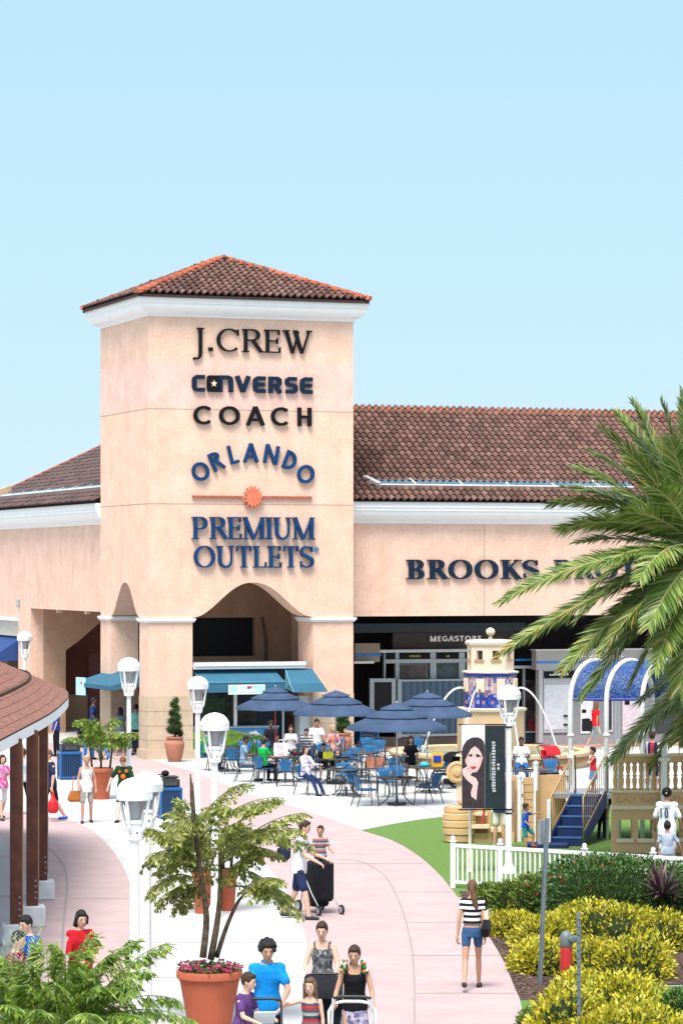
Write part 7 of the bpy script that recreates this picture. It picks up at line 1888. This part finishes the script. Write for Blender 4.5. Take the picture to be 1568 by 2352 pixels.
N_ = (.02, .03, .075); W_c = (.72, .72, .72); K_ = (.014, .014, .017); DEN = (.035, .09, .20); JEAN = (.03, .12, .34)
# --- the family with pushchairs at the front
pol = person('man in a bright blue polo shirt pushing a stroller', at_(612, 36.6), 8, 1.76, 'm', PUSHP, 'm', ('curly', 'blk'), (.008, .23, .62), .62, ('shorts', (.02, .022, .03)), (.1, .1, .1), arms=((26, 14, 46, 2), (26, 14, 52, 26)), nod=8, collar=1, hem=-.10)
mb = MB(); mb.M = Matrix.Identity(4)
mb.ell((0, 0, 0), .05, .03, .035, 10, 6)
gry = person('woman in a patterned grey tank top pushing a stroller', at_(741, 39.2), -6, 1.68, 'f', PUSHP, 'l', ('bun', 'brn'), cells('grey_leaf_print', [(.10, .11, .12), (.05, .055, .06), (.24, .25, .26), (.13, .14, .15)], 30), 0, ('long', (.012, .013, .02)), (.3, .3, .3), arms=((28, 14, 50, 22), (28, 14, 50, 10)))
flo = person('woman in a black top with flowered straps and a patterned skirt pushing a stroller', at_(815, 36.9), -4, 1.66, 'f', PUSHP, 'm', ('pony', 'brn'), (.010, .010, .012), 0, ('longskirt', cells('violet_print', [(.25, .22, .34), (.12, .10, .20), (.45, .42, .50), (.20, .22, .30), (.34, .25, .36)], 26)), (.05, .04, .04), arms=((20, 16, 52, 4), (20, 16, 52, 4)), turn=-4)
s_ = 1.66 / 1.75
for sx in (-1, 1):
    mb = MB(); r = random.Random(sx + 5)
    for k in range(16): mb.ell((sx * (.135 - .02 * (k > 7)) + r.uniform(-.03, .03), -.13 + .0 * k + r.uniform(-.02, .03), 1.30 + .010 * k + r.uniform(-.01, .01)), .022, .016, .020, 7, 5, k=r.choice((0, 1, 2, 0)))
    mb.build('flowered_strap', [cloth((.70, .70, .66)), cloth((.60, .16, .06)), cloth((.04, .16, .05))], flo, smooth=True)
boy = person('boy in a purple tee walking at the left of the family', at_(556, 36.1), 62, 1.40, 'm', PUSHP, 'l', ('short', 'brn'), (.105, .045, .16), .6, ('shorts', (.05, .05, .06)), (.2, .2, .2), kid=True, arms=((24, 8, 56, 4), (24, 8, 62, 10)), turn=6)
grl = person('girl in a striped sleeveless dress reaching out to the stroller handle', at_(714, 36.4), -10, 1.30, 'f', WALKP, 'l', ('long', 'lbr'), stripes('striped_dress', [(.05, .06, .08), (.40, .40, .40), (.10, .11, .13), (.42, .03, .04)], .16), 0, ('dress', stripes('striped_dress', [], 1)), (.5, .2, .2), kid=True, arms=((30, 72, 8, -22), (6, 10, 14, 0)), turn=-6)
def stroller(loc, rz, label, frame, cloth_m, hh=1.0, w=.46, bag_m=None, hoop=False, box=False, seat_m=None, canopy=True):
    t = thing('stroller', loc, label, 'stroller', rz=R(rz))      # handle at +y, travels to -y
    for sx in (-1, 1):
        mb = MB(); mb.tube([(sx * w / 2, .42, hh), (sx * w / 2, .25, .72), (sx * w / 2, -.10, .36), (sx * w / 2, -.42, .10)], .014, 8); mb.build('frame', frame, t, smooth=True)
        mb = MB(); mb.tube([(sx * w / 2, .20, .60), (sx * w / 2, .36, .12)], .014, 8); mb.build('rear_leg', frame, t)
        for y, r_ in ((-.42, .09), (.36, .11)):
            mb = MB(); mb.M = Matrix.Translation((sx * (w / 2 + .03), y, r_)) @ Matrix.Rotation(R(90), 4, 'Y'); mb.lathe([(r_ * .7, -.02), (r_, -.016), (r_, .016), (r_ * .7, .02)], 20); wh = mb.build('wheel', M_cm, t, angle=40)
            mb = MB(); mb.M = Matrix.Translation((sx * (w / 2 + .03), y, r_)) @ Matrix.Rotation(R(90), 4, 'Y'); mb.lathe([(.02, -.026), (r_ * .6, -.022), (r_ * .6, .022), (.02, .026)], 14); mb.build('rim', M_pole, wh)
    mb = MB(); mb.tube([(-w / 2, .42, hh), (-w * .3, .46, hh + .02), (w * .3, .46, hh + .02), (w / 2, .42, hh)], .018, 8); mb.build('handle', M_cm, t, smooth=True)
    mb = MB(); mb.loft([[(-w/2 + .02, -.20, .38), (w/2 - .02, -.20, .38), (w/2 - .02, .12, .34), (-w/2 + .02, .12, .34)], [(-w/2 + .02, -.20, .44), (w/2 - .02, -.20, .44), (w/2 - .02, .10, .44), (-w/2 + .02, .10, .44)]]); mb.build('seat', seat_m or cloth_m, t, fix=True)
    mb = MB(); mb.loft([[(-w/2 + .02, .08, .40), (w/2 - .02, .08, .40), (w/2 - .02, .14, .40), (-w/2 + .02, .14, .40)], [(-w/2 + .02, .26, .90 if canopy else .66), (w/2 - .02, .26, .90 if canopy else .66), (w/2 - .02, .30, .90 if canopy else .66), (-w/2 + .02, .30, .90 if canopy else .66)]]); mb.build('backrest', cloth_m, t, fix=True)
    if box:
        mb = MB(); mb.cbox((0, -.02, .58), w, .42, .72, b=.05); mb.build('enclosure', cloth_m, t)
    elif canopy:
        mb = MB(); mb.loft([[(x, .28 - .36 * math.sin(q) * 1.0, .78 + .26 * math.cos(q) - .03 * abs(x)) for x in (-w/2, -w/4, 0, w/4, w/2)] + [(x, .28 - .34 * math.sin(q), .76 + .25 * math.cos(q)) for x in (w/2, w/4, 0, -w/4, -w/2)] for q in [R(10 + 16 * k) for k in range(6)]]); mb.build('canopy', cloth_m, t, fix=True, angle=50)
    mb = MB(); mb.cbox((0, .12, .20), w * .85, .42, .16, b=.04); mb.build('basket', M_blk, t)
    if bag_m: mb = MB(); mb.cbox((0, .52, hh - .22), w * .66, .12, .26, b=.04); mb.build('hanging_bag', bag_m, t)
    if hoop: mb = MB(); mb.tube([(-.27 , .40, .55), (-.28, .44, .88), (-.22, .46, .98), (-.10, .47, 1.0), (.10, .47, 1.0), (.22, .46, .98), (.28, .44, .88), (.27, .40, .55)], .02, 8); mb.build('white_hoop', M_pw, t, smooth=True)
    return t
M_sblk = mat('stroller_black', (.010, .011, .014), .75, .15, var=.3, scale=12); M_sgry = mat('stroller_grey', (.06, .065, .075), .75, .2)
stroller(at_(607, 36.6 - .98, 0), 6, 'grey stroller with a white paper, pushed by the man in blue polo', M_cm, M_sgry, 1.06, canopy=False)
stroller(at_(742, 39.2 - .92, 0), -4, 'black stroller with a black bag, pushed by the woman in grey tank', M_cm, M_sblk, 1.0, .5, M_sblk)
stroller(at_(803, 36.9 - .95, 0), -4, 'stroller with a white hoop pushed by the woman in flowered straps', M_pole, M_sblk, 1.04, .46, None, True, canopy=False)
pt = thing('paper', at_(607, 35.9, .88), 'white folded paper lying on the stroller before the blue polo man', 'paper', rz=R(8)); mb = MB(); mb.M = Matrix.Rotation(R(-48), 4, 'X'); mb.cbox((0, 0, 0), .26, .22, .012, b=.004); mb.cbox((.01, .01, .010), .24, .20, .006); mb.build('sheet', mat('paper_white', (.76, .78, .82), .7), pt)
# --- man with the stroller on the path
mp = gp(686, 2112)
cm = person('man in a white tee and navy shorts walking behind a tall black stroller', mp, 78, 1.79, 'm', PUSHP, 'l', ('short', 'brn'), (.62, .63, .66), .55, ('shorts', N_), (.04, .04, .05), arms=((30, 8, 40, 0), (34, 8, 40, 0)), hem=-.12)
bk = thing('backpack', mp + Vector((-.24, -.04, 1.14)), 'dark blue backpack on the back of the man in the white tee', 'backpack', rz=R(78)); mb = MB(); mb.cbox((0, .0, .10), .30, .16, .42, b=.06); mb.build('body', cloth((.02, .03, .06)), bk); mb = MB(); mb.cbox((0, .10, .02), .22, .06, .22, b=.025); mb.build('pocket', cloth((.015, .022, .045)), bk)
sp2 = gp(733, 2098)
stroller(sp2, 28, 'tall black boxy stroller with a small boy riding in the top', M_pole, M_sblk, 1.04, .40, None, False, True)
person('small boy with striped top riding in the tall black stroller', sp2 + Vector((.02, .02, .44)), 10, 1.10, 'm', STANDP, 'm', ('short', 'brn'), stripes('kid_stripe', [(.30, .33, .36), (.06, .07, .09), (.35, .10, .08)], .10), .6, ('shorts', (.10, .10, .12)), (.2, .2, .2), kid=True, turn=-20, arms=((20, 14, 60, 0), (20, 14, 60, 0)))
# --- woman walking away on the right
wp = gp(1084, 2274)
wk = person('woman walking away in a striped crop top and denim shorts with a long ponytail', wp, 176, 1.65, 'f', WALKP, 'm', ('pony', 'lbr'), stripes('black_white_stripes', [(.72, .72, .72), (.010, .010, .014)], .085), .35, ('brief', DEN), (.05, .035, .03), arms=((-6, 6, 8, 0), (-10, 10, 10, 0)), legs=((20, 6, 1), (-14, 30, 2)), hem=.12)
hb = thing('handbag', wp + Vector((.21, .06, .78)), 'black and cream shoulder bag at the hip of the walking woman', 'bag', rz=R(80)); mb = MB(); mb.loft([[(-.15, -.04, 0), (.15, -.04, 0), (.15, .04, 0), (-.15, .04, 0)], [(-.17, -.06, .12), (.17, -.06, .12), (.17, .06, .12), (-.17, .06, .12)], [(-.12, -.03, .26), (.12, -.03, .26), (.12, .03, .26), (-.12, .03, .26)]]); mb.build('body', M_blk, hb, fix=True); mb = MB(); mb.loft([[(-.12, -.045, .255), (.12, -.045, .255), (.12, .045, .255), (-.12, .045, .255)], [(-.10, -.03, .38), (.10, -.03, .38), (.10, .03, .38), (-.10, .03, .38)]]); mb.build('flap', cloth((.68, .58, .36)), hb, fix=True); mb = MB(); mb.tube([(-.08, 0, .37), (-.05, .01, .56), (.05, .01, .56), (.08, 0, .37)], .010, 6); mb.build('strap', M_blk, hb)
# --- three people behind the corner palm
person('woman with chin length black hair and a red top beyond the corner palm', at_(184, 40.4), 24, 1.66, 'f', STANDP, 'l', ('bob', 'blk'), (.42, .012, .02), .9, ('long', (.04, .03, .05)), K_, nod=14, arms=((20, 10, 60, 20), (20, 10, 60, 20)))
person('dark haired person in a maroon top at the lower left', at_(36, 38.2), 70, 1.64, 'm', STANDP, 'l', ('short', 'blk'), (.20, .012, .03), .9, ('long', K_), K_, nod=10)
person('person in a blue tee behind the one in maroon at the lower left', at_(66, 39.8), -40, 1.66, 'm', STANDP, 'l', ('short', 'blk'), (.01, .08, .32), .7, ('shorts', K_), K_, nod=16)
# --- left side walkers
person('woman in a pink top and white shorts cut by the left edge', gp(4, 1884), 30, 1.66, 'f', WALKP, 'l', ('bob', 'brn'), cells('pink_print', [(.60, .16, .34), (.52, .08, .26), (.66, .36, .46)], 16), .6, ('shorts', W_c), (.06, .05, .05))
person('person in a pale grey shirt and black trousers behind the pavilion posts', gp(52, 1872), 170, 1.72, 'm', WALKP, 'm', ('short', 'brn'), (.40, .46, .52), .6, ('long', K_), (.3, .32, .36))
nv = person('stout man in a navy tee and black shorts with blue shoes', gp(116, 1886), -60, 1.80, 'm', WALKP, 'l', ('short', 'lbr'), N_, .75, ('shorts', K_), (.02, .10, .45), hem=-.12, arms=((-10, 12, 10, 0), (4, 12, 10, 0)))
rbp = hand(nv, 1)
rb_ = thing('carrier_bag', rbp + Vector((.04, -.06, -.56)), 'bright red plastic carrier bag held by the man in navy', 'bag', rz=R(20)); mb = MB(); mb.loft([[(.10 * a * math.cos(q), .07 * a * math.sin(q), z) for q in [2 * math.pi * k / 12 for k in range(12)]] for z, a in ((0, .6), (.03, 1.25), (.14, 1.5), (.26, 1.3), (.34, .8), (.40, .45), (.50, .28), (.56, .22))]); mb.build('body', mat('red_plastic', (.62, .012, .02), .35, .5, bump=.3, bscale=14), rb_, smooth=True)
ww_ = person('blonde woman in a white tank and grey shorts walking with an orange brown handbag', gp(199, 1891), 8, 1.66, 'f', WALKP, 'm', ('short', 'blo'), (.72, .71, .70), 0, ('shorts', (.36, .32, .29)), (.06, .03, .025), arms=((6, 14, 60, 10), (0, 12, 16, 0)), hem=-.14, legs=((10, 4, 3), (-6, 10, 3)))
h2 = thing('handbag', gp(199, 1891) + Vector((-.27, -.05, .52)), 'orange brown leather handbag of the blonde woman', 'bag', rz=R(25)); mb = MB(); mb.loft([[(-.13, -.05, 0), (.13, -.05, 0), (.13, .05, 0), (-.13, .05, 0)], [(-.19, -.07, .06), (.19, -.07, .06), (.19, .07, .06), (-.19, .07, .06)], [(-.12, -.04, .27), (.12, -.04, .27), (.12, .04, .27), (-.12, .04, .27)]]); mb.build('body', mat('tan_leather', (.42, .12, .02), .5, .4), h2, fix=True); mb = MB(); mb.tube([(-.08, 0, .26), (-.05, 0, .62), (.05, 0, .64), (.08, 0, .26)], .012, 6); mb.build('strap', MATS['tan_leather'], h2)
person('red haired man in a dark green shirt with orange emblems looking down', gp(286, 1888), -8, 1.70, 'm', WALKP, 'p', ('short', 'red'), (.012, .055, .022), .8, ('shorts', (.05, .05, .055)), (.03, .03, .03), nod=32, lean=10, arms=((10, 30, 14, -4), (16, 10, 24, 4)), print=((-.085, .40, .035, (.70, .12, .02)), (.085, .42, .045, (.72, .14, .02)), (.0, .28, .065, (.72, .14, .02))))
# --- towards the passage
person('person in a royal blue tee and dark trousers standing by the far blue bin', gp(129, 1738), -70, 1.69, 'm', STANDP, 'm', ('short', 'blk'), (.01, .06, .34), .6, ('long', K_), K_, far=True)
person('man in dark clothes standing in the passage by the stone dado', at_(155, 119), 60, 1.76, 'm', STANDP, 'd', ('short', 'blk'), (.03, .03, .05), .7, ('long', K_), K_, far=True)
person('man in a dark blue shirt seen in profile before the left pier', at_(214, 105), 80, 1.74, 'm', STANDP, 'd', ('short', 'blk'), (.015, .05, .14), .7, ('long', (.03, .04, .07)), K_, far=True)
person('person in a pale blue shirt bending forward by the left arch', at_(262, 103.4), 70, 1.70, 'm', STANDP, 'd', ('curly', 'blk'), (.18, .42, .62), .6, ('long', (.03, .05, .1)), K_, far=True, lean=22, arms=((40, 8, 50, 8), (40, 8, 50, 8)))
person('person in a mint green shirt and dark capris leaning on the left pier', gp(313, 1735), 170, 1.70, 'm', STANDP, 'm', ('short', 'blk'), (.24, .62, .54), .7, ('capri', (.03, .05, .06)), K_, far=True)
person('woman in white shorts standing at the service counter', gp(276, 1737), 165, 1.62, 'f', STANDP, 'm', ('long', 'blk'), (.10, .14, .16), .5, ('brief', (.70, .66, .72)), (.5, .3, .2), far=True)
bnc = thing('bench', gp(206, 1745), 'low dark bench behind the potted palm', 'bench', rz=R(10)); mb = MB(); mb.box(-.75, .75, -.2, .2, .40, .45); mb.build('seat', M_cm, bnc)
for sx in (-.6, .6): mb = MB(); mb.box(sx - .03, sx + .03, -.18, .18, 0, .399); mb.build('leg', M_cm, bnc)
person('person in blue jeans and a black top sitting on the bench behind the potted palm', gp(190, 1745), 40, 1.70, 'm', SITP, 'd', ('short', 'blk'), K_, .7, ('long', JEAN), K_, seat=.45, far=True)
person('person in light jeans and pale shoes stretching a leg on the bench', gp(222, 1745), 36, 1.70, 'f', SITP, 'm', ('long', 'blk'), (.08, .09, .10), .6, ('long', (.05, .17, .42)), (.55, .55, .40), seat=.45, far=True, legs=((84, 80, 4), (66, 26, 6)))
# --- cafe
def sitter(key, label, dz=0, **k):
    o, p, rz = SEAT[key]; fw = Vector((math.sin(rz), -math.cos(rz), 0))
    return person(label, p - fw * .02, math.degrees(rz), k.pop('h', 1.70), k.pop('sex', 'm'), k.pop('pose', SITP), k.pop('sk', 'm'), k.pop('hair', ('short', 'blk')), k.pop('shirt', W_c), k.pop('sleeve', .6), k.pop('bottom', ('long', (.03, .04, .08))), k.pop('shoes', K_), seat=.455, far=True, **k)
sitter('gray', 'man in a grey blue tee seated at the left of the family table', sk='d', shirt=(.20, .30, .40), bottom=('long', (.30, .30, .31)))
sitter('green', 'person in a bright green shirt seated with back to the camera', sk='m', shirt=(.01, .34, .06), bottom=('long', K_), h=1.6)
sitter('lilac', 'woman in a white and lilac top and navy trousers seated in front', sex='f', sk='l', hair=('bob', 'brn'), shirt=cells('lilac_print', [(.68, .66, .72), (.70, .69, .74), (.42, .34, .56), (.68, .66, .72)], 7), sleeve=1.6, bottom=('long', (.015, .03, .10)), legs=((70, 40, 4), (66, 34, 4)), lean=-4)
sitter('kid', 'child with a dark top seated behind the woman in lilac', sk='m', h=1.3, kid=True, shirt=(.03, .03, .05), bottom=('shorts', (.05, .05, .06)), dz=0)
sitter('wht', 'woman in a white tee with dark glasses at the family table', sex='f', sk='m', hair=('bun', 'brn'), shirt=(.66, .62, .66), bottom=('shorts', (.1, .08, .06)))
sitter('strp', 'boy in a black and white striped shirt at the family table', h=1.55, shirt=stripes('mono_stripe', [(.55, .57, .58), (.05, .055, .06)], .09), sk='m', arms=((40, 10, 100, 10), (34, 10, 60, 10)))
sitter('coral', 'long haired blonde woman in a coral top with a yellow bag', sex='f', sk='l', hair=('long', 'blo'), shirt=cells('coral_print', [(.60, .20, .16), (.66, .34, .30), (.5, .12, .12)], 12), bottom=('shorts', (.1, .1, .15)))
sitter('blk', 'woman with long black hair and a black dress seated at the toy covered table', sex='f', sk='m', hair=('long', 'blk'), shirt=K_, bottom=('shorts', K_), shoes=(.3, .12, .06))
sitter('jean', 'man in a white tee and blue jeans seated behind the lamp post', sk='d', shirt=W_c, bottom=('long', JEAN), arms=((30, 14, 70, 30), (30, 14, 70, 30)))
SEAT['yel'] = chair(727, 1752, T['back'], 'blue chair holding the man in a white shirt beyond the family table')
sitter('yel', 'man in a white shirt with folded arms beyond the family table', sk='t', hair=('short', 'blk'), shirt=W_c, h=1.8, bottom=('long', DEN))
SEAT['dk'] = chair(622, 1752, T['fam'], 'blue chair holding the person in black before the mural')
sitter('dk', 'person all in black seated before the meadow mural', sk='d', shirt=(.012, .02, .016), bottom=('long', K_), hair=('curly', 'blk'))
person('person in a green top and jeans seated half behind the lamp posts', SEAT['e2'][1], 80, 1.68, 'm', SITP, 'm', ('short', 'blk'), (.03, .30, .06), .6, ('long', (.02, .05, .2)), K_, seat=.455, far=True)
yb = bag('tote_bag', T['back'] + Vector((-.22, -.30, .745)), .28, .12, .20, mat('yellow_cloth', (.60, .56, .02), .7), 'lime yellow bag on the back table before the blonde woman')
stroller(gp(1030, 1812), -60, 'black stroller parked between the toy covered table and the playground', M_cm, M_sblk, 1.0)
stroller(gp(1268, 1795), 30, 'red stroller parked behind the playground stairs', M_cm, mat('stroller_red', (.50, .015, .025), .7, .2), 1.0, .5)
# --- playground and arcade
person('small child in a bright blue tee climbing at the playground edge', gp(1206, 1953), 70, .98, 'm', STANDP, 'm', ('curly', 'brn'), (.01, .09, .52), .6, ('shorts', (.03, .20, .24)), (.4, .08, .06), kid=True, arms=((12, 6, 40, 4), (95, 10, 5, 0)), legs=((8, 6, 4), (46, 52, 4)), turn=-10)
person('adult in a navy shirt and white shorts standing behind the banner', gp(1150, 1950), 150, 1.76, 'm', STANDP, 'm', ('short', 'blk'), N_, .6, ('shorts', (.62, .60, .52)), (.5, .5, .5), hem=-.14)
ten = person('man in a white football shirt numbered 10, seen from behind', at_(1531, 61.4), 168, 1.76, 'm', STANDP, 't', ('short', 'blk'), (.74, .75, .78), .85, ('shorts', (.5, .5, .52)), K_, hem=-.14, arms=((14, 14, 22, 0), (14, 14, 22, 0)))
nb_ = thing('x', (0, 0, 0), '', ''); bpy.data.objects.remove(nb_)
for i, (ch, x0) in enumerate((('I', .115), ('O', .035))):
    M = Matrix.Translation((x0, .155, 1.16)) @ Matrix(((-.085 if ch == 'O' else -.085, 0, 0, 0), (0, 0, 1, 0), (0, .20, 0, 0), (0, 0, 0, 1))); mb = MB(); letter_mesh(mb, ch, M, .30, .16, False, .012); mb.build('shirt_number', cloth((.02, .04, .09)), ten, fix=True)
mb = MB(); mb.box(-.10, .10, .135, .150, 1.39, 1.415); mb.build('shirt_name', cloth((.25, .28, .36)), ten)
hc_ = bpy.data.objects.new('tmp', None)
cpt = thing('cap', at_(1531, 61.4, 1.595), 'black baseball cap on the man in the white football shirt', 'cap', rz=R(168)); mb = MB(); mb.lathe([(.098, 0), (.104, .03), (.10, .08), (.075, .13), (.03, .155), (.005, .16)], 18, c=(0, .01, .02)); mb.build('crown', M_blk, cpt, smooth=True)
mb = MB(); mb.ell((0, -.12, .02), .08, .075, .012, 14, 6); mb.build('peak', M_blk, cpt, smooth=True); mb = MB(); mb.ell((0, .108, .06), .02, .008, .02, 8, 6); mb.build('emblem', mat('gold_thread', (.5, .36, .1), .5), cpt)
person('boy in a pale blue grey tee standing before the man in the football shirt', at_(1532, 59.0), 172, 1.26, 'm', STANDP, 't', ('short', 'blk'), cells('grey_blue_print', [(.34, .40, .48), (.28, .34, .42), (.40, .46, .53)], 8), .7, ('shorts', (.45, .5, .55)), K_, kid=True, arms=((10, 30, 10, 0), (10, 18, 16, 0)))
person('toddler in a red top and denim skirt standing on the playground deck', at_(1362, 69.6, 1.06), -80, 1.0, 'f', STANDP, 'm', ('short', 'blk'), (.60, .03, .03), 0, ('skirt', (.12, .20, .40)), (.4, .1, .1), kid=True, arms=((50, 8, 30, 0), (40, 8, 40, 0)))
person('child in a navy and white striped shirt on the deck behind the balustrade', at_(1497, 69.3, 1.06), 150, 1.40, 'm', STANDP, 'm', ('short', 'brn'), stripes('navy_white_red', [(.02, .02, .10), (.70, .70, .72), (.02, .02, .10), (.45, .03, .04)], .30, 'X'), .7, ('shorts', N_), K_, kid=True, arms=((60, 20, 40, 0), (10, 10, 10, 0)))
rw = person('woman in a red top and grey shorts walking past the pale grey shopfront', at_(1366, 104.0), 130, 1.68, 'f', WALKP, 'm', ('long', 'lbr'), (.68, .012, .02), .5, ('shorts', (.42, .46, .44)), (.6, .6, .6), far=True)
b3 = bag('shoulder_bag', rw.location + Vector((-.28, -.05, .62)), .34, .12, .36, M_sblk, 'black shopping bag carried by the woman in the red top')
person('person in dark clothes stooping under the blue stairs', gp(1382, 1930), 120, 1.2, 'm', STANDP, 't', ('short', 'blk'), (.03, .03, .045), .6, ('long', (.02, .025, .05)), (.2, .2, .22), kid=True, lean=35)
